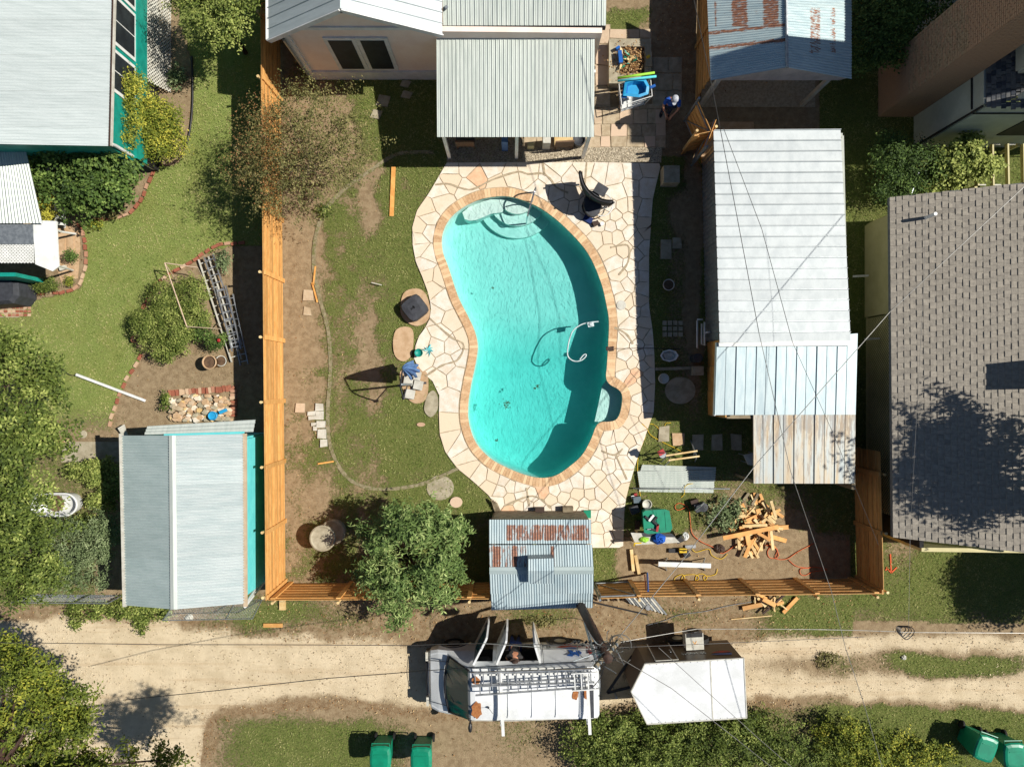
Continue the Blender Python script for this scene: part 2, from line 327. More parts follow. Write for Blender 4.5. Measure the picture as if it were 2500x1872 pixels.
def zones(px, py):
    n1 = fbm(px, py, 60, 3); n2 = fbm(px, py, 18, 9); wx = px+(n1-.5)*34+(n2-.5)*14; wy = py+(fbm(px, py, 50, 21)-.5)*34+(n2-.5)*12
    G = np.zeros(px.shape); A = np.zeros(px.shape); B = np.zeros(px.shape); L = np.zeros(px.shape)
    # alley
    up = np.interp(px, [-200,0,60,160,400,520,700,900,1130,1500,1750,1900,2100,2500,2800], [1500,1503,1500,1492,1506,1530,1540,1548,1565,1556,1560,1535,1528,1532,1535])
    lo = np.interp(px, [-200,480,500,540,700,860,950,1100,1500,1850,2000,2100,2250,2500,2800], [1950,1950,1780,1742,1716,1712,1730,1742,1735,1712,1710,1722,1725,1736,1740])
    A = np.clip((wy-up+8)/40, 0, 1)*np.clip((lo-wy+8)/40, 0, 1)
    A *= np.clip(1-.6*gauss(wx, wy, 1990, 1622, 230, 30)-.35*gauss(wx, wy, 1350, 1640, 420, 70, 4)-.6*gauss(wx, wy, 2330, 1620, 190, 36, 4), 0, 1)
    A = np.clip(A-.35*np.clip((wx-1850)/200, 0, 1)*(wy < 1680)*.6, 0, 1)
    # neighbour lawn
    lw = inpoly(px+(n2-.5)*5, py+(n2-.5)*5, LAWN); B[lw] = 1; G[lw] = 1
    sub = lw & (py > 860); G[sub] -= (np.clip((py-960)/110, 0, 1)*.85)[sub]
    sub = lw & (px < 140) & (py > 690) & (py < 900); G[sub] -= .4*gauss(px, py, 60, 760, 70, 70)[sub]
    # pool yard grass
    yard = (px > 688) & (px < 1240) & (py > 150) & (py < 1425)
    g = np.clip((wx-700)/300, 0, .34)+.24+.16*np.clip((wx-930)/60, 0, 1)
    g += .42*gauss(wx, wy, 975, 560, 60, 150, 3)+.45*gauss(wx, wy, 960, 1060, 95, 90, 3)+.3*gauss(wx, wy, 990, 700, 50, 80)+.45*gauss(wx, wy, 915, 250, 45, 120, 4)
    g += .5*gauss(wx, wy, 1010, 300, 110, 110, 4)+.3*gauss(wx, wy, 765, 1130, 45, 40)+.2*gauss(wx, wy, 860, 620, 60, 70)+.3*gauss(wx, wy, 1090, 1180, 80, 60)+.3*gauss(wx, wy, 800, 540, 30, 40)
    g -= .6*gauss(wx, wy, 905, 480, 22, 90, 3)+.38*gauss(wx, wy, 893, 830, 24, 150, 3)+.32*gauss(wx, wy, 918, 1000, 16, 150, 4)+.3*gauss(wx, wy, 985, 470, 14, 60)
    g -= .8*gauss(wx, wy, 760, 340, 110, 110, 3)+.5*gauss(wx, wy, 740, 700, 60, 240, 3)+.25*gauss(wx, wy, 845, 600, 20, 25)+.5*gauss(wx, wy, 770, 1200, 40, 40)
    g += (n1-.5)*.5+(fbm(px, py, 26, 61)-.5)*.9-.04
    G[yard] = np.clip(g, 0, 1)[yard]
    # right-hand yard
    ry = (px >= 1240) & (px < 2090) & (py > 380) & (py < 1422)
    g = .75+(n1-.5)*.5-1.1*np.clip((wy-1290)/50, 0, 1)*np.clip((wx-1500)/30, 0, 1)-.5*gauss(wx, wy, 1800, 1260, 90, 90)-.7*gauss(wx, wy, 1930, 1300, 50, 100)
    g -= .9*gauss(wx, wy, 1660, 700, 28, 260, 4)*.4+.9*gauss(wx, wy, 1695, 640, 18, 330, 4)+.6*gauss(wx, wy, 1700, 520, 60, 50, 4)
    G[ry] = np.clip(g, 0, 1)[ry]
    ns = (px > 1450) & (px < 1700) & (py < 380); G[ns] = np.clip(.9*gauss(wx, wy, 1530, 45, 60, 26, 4), 0, 1)[ns]; L[ns] = (.7*np.clip((wx-1580)/40, 0, 1))[ns]
    # right of the fences
    rr = (px >= 2000) & (py < 1160); G[rr] = .95
    rr = (px >= 2075) & (py >= 1100) & (py < up-10); G[rr] = np.clip(.85+(n1-.5)*.5-.5*gauss(wx, wy, 2190, 1330, 50, 90)-.3*np.clip((wy-1480)/40, 0, 1), 0, 1)[rr]
    # strip between fence and alley
    st = (py >= 1422) & (py < up+25) & (px < 2080)
    g = .12+.5*gauss(wx, wy, 700, 1490, 100, 38, 3)+.5*gauss(wx, wy, 590, 1495, 90, 40, 3)+.9*gauss(wx, wy, 2010, 1500, 150, 50, 3)+.45*gauss(wx, wy, 1330, 1500, 90, 26)+.3*gauss(wx, wy, 1640, 1500, 90, 26)+.25*gauss(wx, wy, 850, 1510, 60, 30)
    G[st] = np.clip(g+(n1-.5)*.3, 0, 1)[st]; L[st] = .55
    # south of the alley
    so_ = (py > lo-30); g = .85*gauss(wx, wy, 760, 1830, 230, 78, 5)+.9*np.clip((wx-1980)/120, 0, 1)+.35*gauss(wx, wy, 1270, 1790, 120, 80)+.45*np.clip((wx-1380)/60, 0, 1)
    G[so_] = np.clip((g+(n1-.5)*.3)*np.clip((wy-lo+8)/26, 0, 1), 0, 1)[so_]
    md = gauss(wx, wy, 2345, 1624, 170, 26, 4)+.5*gauss(wx, wy, 2215, 1610, 60, 22)+.45*gauss(wx, wy, 2060, 1620, 50, 30); G = np.maximum(G, np.clip(md*(py > 1560), 0, 1))
    L = np.maximum(L, np.clip(gauss(py, px*0, lo+4, 0, 24, 1)*.75, 0, 1)*(px < 1400))
    L = np.maximum(L, .8*gauss(wx, wy, 505, 1800, 26, 80, 3)); L = np.maximum(L, .7*gauss(wx, wy, 480, 1515, 130, 18))
    L = np.maximum(L, .9*gauss(wx, wy, 1880, 1710, 70, 25)); L = np.maximum(L, .25*gauss(wx, wy, 1960, 1625, 90, 20))
    bed = (px < 600) & ~lw & (py < 1480); G[bed] = (.2*n1)[bed]; L[bed] = .25
    bed = (px < 230) & (py > 1100) & (py < 1480); G[bed] = .5
    return G, A, B, L
fx = np.unique(np.concatenate([[-90,-60,-40,-30,-24,-20.5], np.arange(-18, 18.01, .085), [20.5,24,30,40,60,90]]))
fy = np.unique(np.concatenate([[-90,-60,-40,-28,-20,-16], np.arange(-13.6, 13.61, .085), [16,20,28,40,60,90]]))
GX, GY = np.meshgrid(fx, fy); gx = GX.ravel(); gy = GY.ravel(); gpx = 1250+gx*F/H; gpy = 936-gy*F/H
def offset_poly(P, d):   # outward for positive d, polygon in pixel space given in order
    n = len(P); ar = sum(P[i][0]*P[(i+1) % n][1]-P[(i+1) % n][0]*P[i][1] for i in range(n)); sg = 1 if ar > 0 else -1; out = []
    for i in range(n):
        a, b, c = P[i-1], P[i], P[(i+1) % n]
        e1 = (b[0]-a[0], b[1]-a[1]); e2 = (c[0]-b[0], c[1]-b[1]); l1 = math.hypot(*e1) or 1; l2 = math.hypot(*e2) or 1
        nx = e1[1]/l1+e2[1]/l2; ny = -e1[0]/l1-e2[0]/l2; l = math.hypot(nx, ny) or 1; out.append((b[0]+sg*nx/l*d, b[1]+sg*ny/l*d))
    return out
PL = [(p.x, p.y) for p in resample(smooth_path([(a, b, 0) for a, b in POOL], 8, True), 7.4, True)][:-1]
PIN = [P2(*p) for p in PL]; PMID = offset_poly(PIN, .16); POUT = offset_poly(PIN, .27)
z = np.where((np.abs(gx) < 18) & (np.abs(gy) < 13.6), (fbm(gx*100, gy*100, 70, 5)-.5)*.035+(fbm(gx*100, gy*100, 18, 15)-.5)*.012, 0)-.012
nxv, nyv = len(fx), len(fy)
ii, jj = np.meshgrid(np.arange(nxv-1), np.arange(nyv-1)); a = (jj*nxv+ii).ravel()
hole = inpoly(gx, gy, PMID); hv = hole[a] & hole[a+1] & hole[a+nxv] & hole[a+nxv+1]
z = np.where(inpoly(gx, gy, offset_poly(PIN, .6)), -.02, z); z = np.where(inpoly(gx, gy, [P2(*p) for p in DECK]), -.02, z)
fac = np.stack([a, a+1, a+nxv+1, a+nxv], 1)[~hv]
me = bpy.data.meshes.new('ground'); me.vertices.add(len(gx)); me.vertices.foreach_set('co', np.stack([gx, gy, z], 1).ravel())
me.loops.add(fac.size); me.loops.foreach_set('vertex_index', fac.ravel()); me.polygons.add(len(fac)); me.polygons.foreach_set('loop_start', np.arange(0, fac.size, 4)); me.update(calc_edges=True)
G_, A_, B_, L_ = zones(gpx, gpy); at = me.color_attributes.new('zone', 'FLOAT_COLOR', 'POINT'); at.data.foreach_set('color', np.stack([G_, A_, B_, L_], 1).ravel())
me.polygons.foreach_set('use_smooth', [True]*len(fac))
m = NT('ground_cover'); zc = m.attr('zone', 'Color'); sp = m.n.new('ShaderNodeSeparateColor'); m.l.new(zc, sp.inputs[0]); zl = m.attr('zone', 'Alpha')
nf = m.noise(30, 5, .75); nm = m.noise(5, 4, .65); ng = m.noise(90, 3, .7)
soil = m.mix(m.ramp(nm, .3, .7), lin(160, 140, 110), lin(134, 114, 87)); soil = m.mix(m.math('MULTIPLY', m.ramp(nf, .5, .8), .6), soil, lin(188, 170, 138)); soil = m.mix(m.math('MULTIPLY', m.ramp(ng, .58, .8), .6), soil, lin(84, 64, 44))
al = m.mix(m.ramp(m.noise(1.4, 5, .65), .35, .7), lin(218, 200, 168), lin(198, 180, 148)); al = m.mix(m.math('MULTIPLY', m.ramp(nf, .55, .8), .4), al, lin(168, 138, 100)); al = m.mix(m.math('MULTIPLY', m.ramp(m.noise(60, 2, .8), .66, .78), .5), al, lin(132, 106, 76))
al = m.mix(m.math('MULTIPLY', m.ramp(m.noise(1.5, 4, .6, (.12, 2.2, 1)), .5, .72), .45), al, lin(178, 150, 114)); al = m.mix(m.math('MULTIPLY', m.ramp(m.noise(9, 4, .7, (.3, 1.6, 1)), .56, .7), .3), al, lin(232, 216, 184))
c = m.mix(m.ramp(m.math('ADD', sp.outputs[1], m.math('MULTIPLY', m.math('SUBTRACT', nf, .5), .8)), .3, .75), soil, al)
lf = m.n.new('ShaderNodeTexVoronoi'); lf.inputs['Scale'].default_value = 24; m.l.new(m.P(), lf.inputs['Vector']); lf.inputs['Randomness'].default_value = 1
lk = m.math('MULTIPLY', m.ramp(m.math('ADD', zl, m.math('MULTIPLY', m.math('SUBTRACT', nm, .5), 1.2)), .35, .8), m.ramp(nf, .42, .6))
c = m.mix(m.math('MULTIPLY', lk, .8), c, m.mix(m.ramp(lf.outputs['Distance'], .1, .5), lin(176, 140, 98), lin(118, 90, 62)))
gr = m.mix(m.ramp(nf, .35, .68), lin(86, 108, 46), lin(138, 142, 80)); gr = m.mix(m.ramp(ng, .5, .75), gr, lin(170, 158, 106)); gr = m.mix(m.math('MULTIPLY', m.ramp(nm, .5, .75), .35), gr, lin(74, 96, 38))
lw_ = m.mix(m.ramp(ng, .35, .7), lin(122, 142, 66), lin(168, 178, 104)); lw_ = m.mix(m.ramp(m.noise(1.1, 4, .6), .4, .75), lw_, m.mix(m.ramp(ng, .4, .7), lin(136, 146, 72), lin(170, 172, 104)))
gr = m.mix(sp.outputs[2], gr, lw_)
k = m.ramp(m.math('ADD', sp.outputs[0], m.math('MULTIPLY', m.math('SUBTRACT', m.noise(13, 6, .8), .5), 2.2)), .25, .72)
c = m.mix(k, c, gr); m.col(c); m.b.inputs['Roughness'].default_value = .95; m.b.inputs['Specular IOR Level'].default_value = .15
hgt = m.math('ADD', m.math('MULTIPLY', ng, m.math('MULTIPLY_ADD', k, 1.6)), m.math('MULTIPLY', nf, .8)); m.bump(hgt, .9, .03)
me.materials.append(m.mat); g = bpy.data.objects.new('ground', me); C.objects.link(g); g['kind'] = 'structure'
# ------------------------------------------------ scattered blades and leaves
def cloud(name, mat, pos, nrm, ln, wd, tint, parent=None):
    """many small diamond leaves: pos (n,3), nrm (n,3), ln, wd, tint (n)"""
    n = len(pos); org = np.array(ORG.get(parent, (0, 0, 0))); nrm = nrm/np.linalg.norm(nrm, axis=1, keepdims=True)
    r = rng.normal(size=(n, 3)); t = np.cross(nrm, r); t /= np.linalg.norm(t, axis=1, keepdims=True)+1e-9; b = np.cross(nrm, t)
    L = (ln/2)[:, None]; w = (wd/2)[:, None]; p = pos-org
    v = np.stack([p-t*L, p-b*w-t*L*.1+nrm*w*.35, p+t*L, p+b*w-t*L*.1+nrm*w*.35], 1).reshape(-1, 3)
    q = np.arange(n)*4; fc = np.concatenate([np.stack([q, q+1, q+2], 1), np.stack([q, q+2, q+3], 1)])
    me = bpy.data.meshes.new(name); me.vertices.add(len(v)); me.vertices.foreach_set('co', v.ravel().astype(np.float32))
    me.loops.add(fc.size); me.loops.foreach_set('vertex_index', fc.ravel().astype(np.int32)); me.polygons.add(len(fc)); me.polygons.foreach_set('loop_start', np.arange(0, fc.size, 3, dtype=np.int32)); me.update(calc_edges=True)
    at = me.attributes.new('tint', 'FLOAT', 'POINT'); at.data.foreach_set('value', np.repeat(np.clip(tint, 0, 1), 4).astype(np.float32))
    me.materials.append(mat); o = bpy.data.objects.new(name, me); C.objects.link(o); ORG[o] = tuple(org)
    if parent is not None: o.parent = parent
    return o
NB = 330000
bx = rng.uniform(-17.2, 17.2, NB); by = rng.uniform(-13, 13, NB); bpx = 1250+bx*F/H; bpy_ = 936-by*F/H
g_, a_, b_, l_ = zones(bpx, bpy_); keep = (g_+(fbm(bx*100, by*100, 9, 77)-.5)*1.3 > .5) & ~inpoly(bpx, bpy_, DECK); nogo = [(1450,60,1600,400),(1278,330,1620,400),(300,1060,650,1480),(0,0,280,350)]
for q in nogo: keep &= ~((bpx > q[0]) & (bpx < q[2]) & (bpy_ > q[1]) & (bpy_ < q[3]))
bx, by, lw2 = bx[keep], by[keep], b_[keep]; n = len(bx)
nr = rng.normal(size=(n, 3)); nr[:, 2] = np.abs(nr[:, 2])+.2
tn = np.clip(fbm(bx*100, by*100, 45, 31)*.9-.1+rng.random(n)*.5+lw2*.12, 0, 1)
gb = cloud('grass', LM['grass'], np.stack([bx, by, rng.uniform(.0, .03, n)+.008], 1), nr, rng.uniform(.05, .11, n), rng.uniform(.009, .018, n), tn)
tag(gb, 'short patchy grass of the yards', 'grass', None, 'stuff')
NL = 42000
bx = rng.uniform(-17.2, 17.2, NL); by = rng.uniform(-13, 13, NL); g_, a_, b_, l_ = zones(1250+bx*F/H, 936-by*F/H); keep = (l_*rng.random(NL) > .32) | ((g_ < .5) & (rng.random(NL) < .06) & (a_ < .8))
keep &= ~inpoly(1250+bx*F/H, 936-by*F/H, DECK) & ~inpoly(bx, by, POUT)
bx, by = bx[keep], by[keep]; n = len(bx); nr = rng.normal(size=(n, 3))*.4; nr[:, 2] = 1
gn = 16000; gx2 = rng.uniform(-17.2, 17.2, gn); gy2 = rng.uniform(-12.8, -7.4, gn); q_ = zones(1250+gx2*F/H, 936-gy2*F/H); kk = (q_[1] > .15)&(fbm(gx2*100, gy2*100, 40, 91)*rng.random(gn) > .2); gx2, gy2 = gx2[kk], gy2[kk]; nn_ = rng.normal(size=(len(gx2), 3)); nn_[:, 2] = np.abs(nn_[:, 2])+.6
gvl = NT('alley_stones'); gvl.col(gvl.mix(gvl.attr('tint'), lin(128, 104, 76), lin(226, 208, 172))); gvl.b.inputs['Roughness'].default_value = .9
gv_ = (gx2, gy2, nn_, gvl.mat)
tag(cloud('fallen_leaves', LM['litter'], np.stack([bx, by, rng.uniform(.012, .03, n)], 1), nr, rng.uniform(.04, .085, n), rng.uniform(.02, .045, n), rng.random(n)), 'dry fallen leaves along the dirt alley edges', 'leaves', None, 'stuff')
o = cloud('gravel', gv_[3], np.stack([gv_[0], gv_[1], rng.uniform(.008, .02, len(gv_[0]))], 1), gv_[2], rng.uniform(.02, .06, len(gv_[0])), rng.uniform(.015, .045, len(gv_[0])), rng.random(len(gv_[0]))); tag(o, 'loose stones on the dirt alley', 'gravel', None, 'stuff')
# ------------------------------------------------ swimming pool
pool = thing('swimming_pool', 'kidney shaped swimming pool with pale floor and brick coping', 'swimming pool', W(1290, 830, 0))
def depth(p):
    py = 936-p[1]*F/H; return float(np.interp(py, [480, 560, 780, 880, 1170], [.8, .84, .98, 1.42, 1.5]))
plaster = NT('pool_plaster'); plaster.col(plaster.mix(plaster.ramp(plaster.noise(1.6, 5, .7), .3, .7), lin(236, 240, 232), lin(218, 228, 220))); plaster.b.inputs['Roughness'].default_value = .8; plaster = plaster.mat
# main bowl without the niche
ni = [i for i, p in enumerate(PL) if p[0] > 1470 and 930 < p[1] < 1034]
BP = [p for i, p in enumerate(PL) if i not in ni]; bw = [P2(*p) for p in BP]
def refine(P, step):
    return [(v.x, v.y) for v in resample([(a, b, 0) for a, b in P], step, True)][:-1]
bw = refine(bw, .1); n = len(bw)
inniche = lambda p: 930 < 936-p[1]*F/H < 1034 and p[0] > 2.7
mb = MB(); rings = []
for off, zf in ((.0, 'top'), (-.01, -.45), (-.03, 'a'), (-.10, 'b'), (-.26, 'c'), (-.5, 'd')):
    op = offset_poly(bw, off) if off else bw; R = []
    for (x, y), q in zip(op, bw):
        d = depth(q); zz = {'top': -.38 if inniche(q) else .0, 'a': -d+.3, 'b': -d+.12, 'c': -d+.02, 'd': -d}.get(zf, zf)
        if zf == -.45 and inniche(q): zz = -.46
        R.append((x, y, zz))
    rings.append(R)
mb.v = [v for R in rings for v in R]
for k in range(len(rings)-1):
    for i in range(n): j = (i+1) % n; mb.f.append((k*n+i, k*n+j, (k+1)*n+j, (k+1)*n+i)); mb.m.append(0)
inner = rings[-1]; o0 = (len(rings)-1)*n
# floor: strips between the left and right sides
tri = tessellate_polygon([[Vector((p[0], p[1], 0)) for p in inner]])
for t in tri: mb.f.append(tuple(o0+i for i in t)); mb.m.append(0)
basin = mb.build('basin', plaster, pool, True)
# niche seat on the right-hand side
mb = MB(); NP = [PL[ni[0]-1]]+[PL[i] for i in ni]+[PL[(ni[-1]+1) % len(PL)], (1455, 1030), (1464, 990), (1474, 941)]
if NP[0][1] > NP[len(ni)][1]: NP = [PL[ni[0]-1]]+[PL[i] for i in ni]+[PL[(ni[-1]+1) % len(PL)], (1474, 941), (1464, 990), (1455, 1030)]
nw = [P2(*p) for p in NP]
mb.add([(x, y, 0) for x, y in nw]+[(x, y, -.38) for x, y in nw], [(i, i+1, len(nw)+i+1, len(nw)+i) for i in range(len(nw)-4)]+[tuple(range(len(nw), 2*len(nw)))])
mb.build('seat', plaster, pool)
mb = MB(); bp = [(1128,517),(1145,503),(1181,489),(1230,476),(1234,500),(1226,516),(1214,518),(1197,520),(1180,528),(1162,535),(1146,537),(1134,533)]
mb.prism([P2(*p, -.15) for p in bp], -1.3, -.28); mb.build('bench', plaster, pool)
def sector(r0, zt, a0=160, a1=352):
    c = P2(1263, 474); return [(c[0]+pxs(r0)*math.cos(math.radians(a)), c[1]+pxs(r0)*.98*math.sin(math.radians(a))) for a in range(a0+20, a1+8, 8)]
for r0, zt in ((100, -.66), (72, -.46), (45, -.26)):
    mb = MB(); mb.prism(sector(r0, zt, 170, 345), -1.3, zt); mb.build('step', plaster, pool)
# coping bricks laid radially
per = resample([(x, y, 0) for x, y in refine(PIN, .03)], .098, True)
inn = [(p.x, p.y) for p in per[:-1]]; out_ = offset_poly(inn, .262); inn2 = offset_poly(inn, -.03); n = len(inn)
print('coping', n)
for i in range(n):
    j = (i+1) % n; q = [inn2[i], inn2[j], out_[j], out_[i]]; cx = sum(p[0] for p in q)/4; cy = sum(p[1] for p in q)/4
    q = [(cx+(p[0]-cx)*.93, cy+(p[1]-cy)*.98) for p in q]; mb = MB(); mb.prism(q, -.02, .036+random.uniform(0, .006)); mb.build('brick', M['coping'], pool)
mb = MB(); a = offset_poly(inn, .005); b = offset_poly(inn, .28); vs = [(x, y, -.12) for x, y in a]+[(x, y, .022) for x, y in a]+[(x, y, .022) for x, y in b]
mb.add(vs, [(i, (i+1) % n, n+(i+1) % n, n+i) for i in range(n)]+[(n+i, n+(i+1) % n, 2*n+(i+1) % n, 2*n+i) for i in range(n)]); mb.build('coping_bed', M['mortar'], pool)
# hand rail over the steps
mb = MB(); A = Vector(W(1307, 470, 0)); B = Vector(W(1286, 538, 0)); u = (B-A)
rail = smooth_path([A+Vector((0, 0, -.02)), A+Vector((0, 0, .45)), A+u*.05+Vector((0, 0, .74)), A+u*.25+Vector((0, 0, .84)), A+u*.6+Vector((0, 0, .66)), A+u*.95+Vector((0, 0, .38)), A+u+Vector((0, 0, .1)), A+u+Vector((0, 0, -.55))], 5)
mb.tube(rail, .026, 8); mb.tube(smooth_path([A+u*.36+Vector((0, 0, -.0)), A+u*.3+Vector((0, 0, .4)), A+u*.34+Vector((0, 0, .74))], 4), .022, 8)
mb.build('handrail', M['chrome'], pool, True)
mb = MB(); mb.lathe(W(1311, 1161, -1.49), [(.13, 0), (.13, .02), (.0, .03)], 16, sx=1.4, sy=.6); mb.build('drain', M['black'], pool)
mb = MB(); mb.lathe(W(1517, 745, .04), [(.16, 0), (.16, .012), (0, .014)], 18); mb.build('skimmer_lid', M['offwhite'], pool)
# water with a rippled top, tinted by its depth
wq = NT('pool_water'); wo = wq.n['Material Output']; trn = wq.n.new('ShaderNodeBsdfTransparent'); gl = wq.n.new('ShaderNodeBsdfGlossy'); gl.inputs['Roughness'].default_value = .03
fr = wq.n.new('ShaderNodeFresnel'); fr.inputs[0].default_value = 1.33
bm = wq.n.new('ShaderNodeBump'); bm.inputs['Strength'].default_value = .35; bm.inputs['Distance'].default_value = .05
wq.l.new(wq.math('ADD', wq.noise(7, 4, .6, dist=1.2), wq.math('MULTIPLY', wq.noise(26, 3, .6, dist=.6), .35)), bm.inputs['Height']); wq.l.new(bm.outputs[0], gl.inputs['Normal']); wq.l.new(bm.outputs[0], fr.inputs['Normal'])
ms = wq.n.new('ShaderNodeMixShader'); wq.l.new(fr.outputs[0], ms.inputs[0]); wq.l.new(trn.outputs[0], ms.inputs[1]); wq.l.new(gl.outputs[0], ms.inputs[2]); wq.l.new(ms.outputs[0], wo.inputs[0])
wq.n.remove(wq.b); ab = wq.n.new('ShaderNodeVolumeAbsorption'); ab.inputs['Color'].default_value = (.0, .94, .93, 1); ab.inputs['Density'].default_value = .72; vsn = wq.n.new('ShaderNodeVolumeScatter'); vsn.inputs['Color'].default_value = (.25, 1, .95, 1); vsn.inputs['Density'].default_value = .10; vsn.inputs['Anisotropy'].default_value = .3; ad = wq.n.new('ShaderNodeAddShader'); wq.l.new(ab.outputs[0], ad.inputs[0]); wq.l.new(vsn.outputs[0], ad.inputs[1]); wq.l.new(ad.outputs[0], wo.inputs['Volume'])
wp = offset_poly(PIN, .06); n = len(wp); mb = MB(); vs = [(x, y, -.10) for x, y in wp]+[(x, y, -1.75) for x, y in wp]
tt = tessellate_polygon([[Vector((x, y, 0)) for x, y in wp]]); ar = sum(wp[i][0]*wp[(i+1) % n][1]-wp[(i+1) % n][0]*wp[i][1] for i in range(n))
def up_(t):
    a, b, c = (wp[i] for i in t); return (b[0]-a[0])*(c[1]-a[1])-(b[1]-a[1])*(c[0]-a[0]) > 0
fs = []
for t in tt: t = tuple(t) if up_(t) else tuple(t)[::-1]; fs += [t, tuple(i+n for i in t[::-1])]
for i in range(n): j = (i+1) % n; fs.append((i, n+i, n+j, j) if ar > 0 else (j, n+j, n+i, i))
mb.add(vs, fs); w_ = mb.build('water', wq.mat); w_['kind'] = 'structure'
# ------------------------------------------------ flagstone patio
SEAMS = [[(1063,452),(1095,450),(1125,460),(1155,463),(1200,441),(1262,421),(1290,426),(1325,425),(1345,440),(1358,458),(1387,472)],[(1325,396),(1329,425)],[(1432,396),(1427,460)],[(1050,778),(1100,822),(1132,842),(1118,878),(1080,892),(1040,918)],[(1510,672),(1533,640),(1532,600),(1490,605)],[(1500,800),(1528,815),(1545,840)],[(1285,1190),(1292,1235)],[(1468,1100),(1500,1110),(1520,1095)],[(1504,1112),(1530,1170)],[(1230,1235),(1300,1210),(1345,1240)]]
def segd(p, a, b):
    ax, ay = a; bx_, by_ = b; dx, dy = bx_-ax, by_-ay; t = max(0, min(1, ((p[0]-ax)*dx+(p[1]-ay)*dy)/(dx*dx+dy*dy+1e-9))); q = (ax+dx*t, ay+dy*t); return math.hypot(p[0]-q[0], p[1]-q[1]), q
def nearest(p, poly):
    return min((segd(p, poly[i], poly[(i+1) % len(poly)]) for i in range(len(poly))), key=lambda r: r[0])
def pin(p, poly): return bool(inpoly(np.array([p[0]]), np.array([p[1]]), poly)[0])
DK = [(v.x, v.y) for v in resample([(a, b, 0) for a, b in DECK], 14, True)][:-1]
CO = [(1250+x*F/H, 936-y*F/H) for x, y in offset_poly(PIN, .285)]; CO = CO[::3]
def voronoi(seeds, R):
    out = []
    for i, s in enumerate(seeds):
        poly = [(s[0]+R*math.cos(a*math.pi/6), s[1]+R*math.sin(a*math.pi/6)) for a in range(12)]
        for j, t in enumerate(seeds):
            if i == j: continue
            dx, dy = t[0]-s[0], t[1]-s[1]; dd = dx*dx+dy*dy
            if dd > 4*R*R: continue
            mx, my = (s[0]+t[0])/2, (s[1]+t[1])/2; new = []
            for k in range(len(poly)):
                a, b = poly[k], poly[(k+1) % len(poly)]; da = (a[0]-mx)*dx+(a[1]-my)*dy; db = (b[0]-mx)*dx+(b[1]-my)*dy
                if da <= 0: new.append(a)
                if da*db < 0: q = da/(da-db); new.append((a[0]+(b[0]-a[0])*q, a[1]+(b[1]-a[1])*q))
            poly = new
            if len(poly) < 3: break
        out.append(poly)
    return out
seeds = []; tries = 0
while tries < 9000:
    tries += 1; p = (random.uniform(1000, 1620), random.uniform(395, 1340)); big = p[1] < 500 or (p[0] < 1120 and p[1] > 700) or random.random() < .25
    r = 33 if big else 21
    if not pin(p, DK) or pin(p, CO): continue
    if nearest(p, CO)[0] < 9 or nearest(p, DK)[0] < 9: continue
    if all((p[0]-q[0])**2+(p[1]-q[1])**2 > r*r for q in seeds): seeds.append(p)
print('stones', len(seeds))
patio = MB(); dw = [P2(*p) for p in DK]; hw = offset_poly(PIN, .2)[::2]
allp = dw+hw; tt = tessellate_polygon([[Vector((x, y, 0)) for x, y in dw], [Vector((x, y, 0)) for x, y in hw]])
fs = []
for t in tt:
    a, b, c = (allp[i] for i in t); k = (b[0]-a[0])*(c[1]-a[1])-(b[1]-a[1])*(c[0]-a[0]); fs.append(tuple(t) if k > 0 else tuple(t)[::-1])
patio.add([(x, y, .014) for x, y in allp], fs); nd = len(dw)
patio.add([(x, y, .014) for x, y in dw]+[(x, y, -.08) for x, y in dw], [(i, (i+1) % nd, nd+(i+1) % nd, nd+i) for i in range(nd)])
patio = struct('patio', patio, M['mortar'])
for c in voronoi(seeds, 46):
    if len(c) < 3: continue
    P = []
    for k in range(len(c)):
        a, b = c[k], c[(k+1) % len(c)]; L = math.hypot(b[0]-a[0], b[1]-a[1]); m_ = max(1, int(L/11))
        P += [(a[0]+(b[0]-a[0])*t/m_, a[1]+(b[1]-a[1])*t/m_) for t in range(m_)]
    Q = []; cx = sum(p[0] for p in P)/len(P); cy = sum(p[1] for p in P)/len(P)
    for p in P:
        mg = random.uniform(.9, 1.6)
        if pin(p, CO): p = nearest(p, CO)[1]
        elif not pin(p, DK): p = nearest(p, DK)[1]; mg = 0
        l = math.hypot(p[0]-cx, p[1]-cy) or 1; Q.append((p[0]+(cx-p[0])*mg/l, p[1]+(cy-p[1])*mg/l))
    R = [Q[0]]
    for q in Q[1:]:
        if math.hypot(q[0]-R[-1][0], q[1]-R[-1][1]) > 1.5: R.append(q)
    if len(R) < 3: continue
    mb = MB(); mb.prism([P2(*p) for p in R], .006, .026+random.uniform(0, .012)); mb.build('stone', M['flagred'] if random.random() < .05 else M['flag'], patio)
for sm in SEAMS:
    P = smooth_path([W(a, b) for a, b in sm], 6); mb = MB(); n = len(P); L = []; R = []
    for i, p in enumerate(P):
        d = (P[min(i+1, n-1)]-P[max(i-1, 0)]).normalized(); q = Vector((-d.y, d.x, 0))*random.uniform(.022, .04); L.append((p.x+q.x, p.y+q.y, .042)); R.append((p.x-q.x, p.y-q.y, .042))
    mb.add(L+R+[(x, y, .0) for x, y, z in L]+[(x, y, .0) for x, y, z in R], [(n+i, n+i+1, i+1, i) for i in range(n-1)]+[(i, i+1, 2*n+i+1, 2*n+i) for i in range(n-1)]+[(3*n+i, 3*n+i+1, n+i+1, n+i) for i in range(n-1)]); mb.build('mortar_seam', M['mortar'], patio)
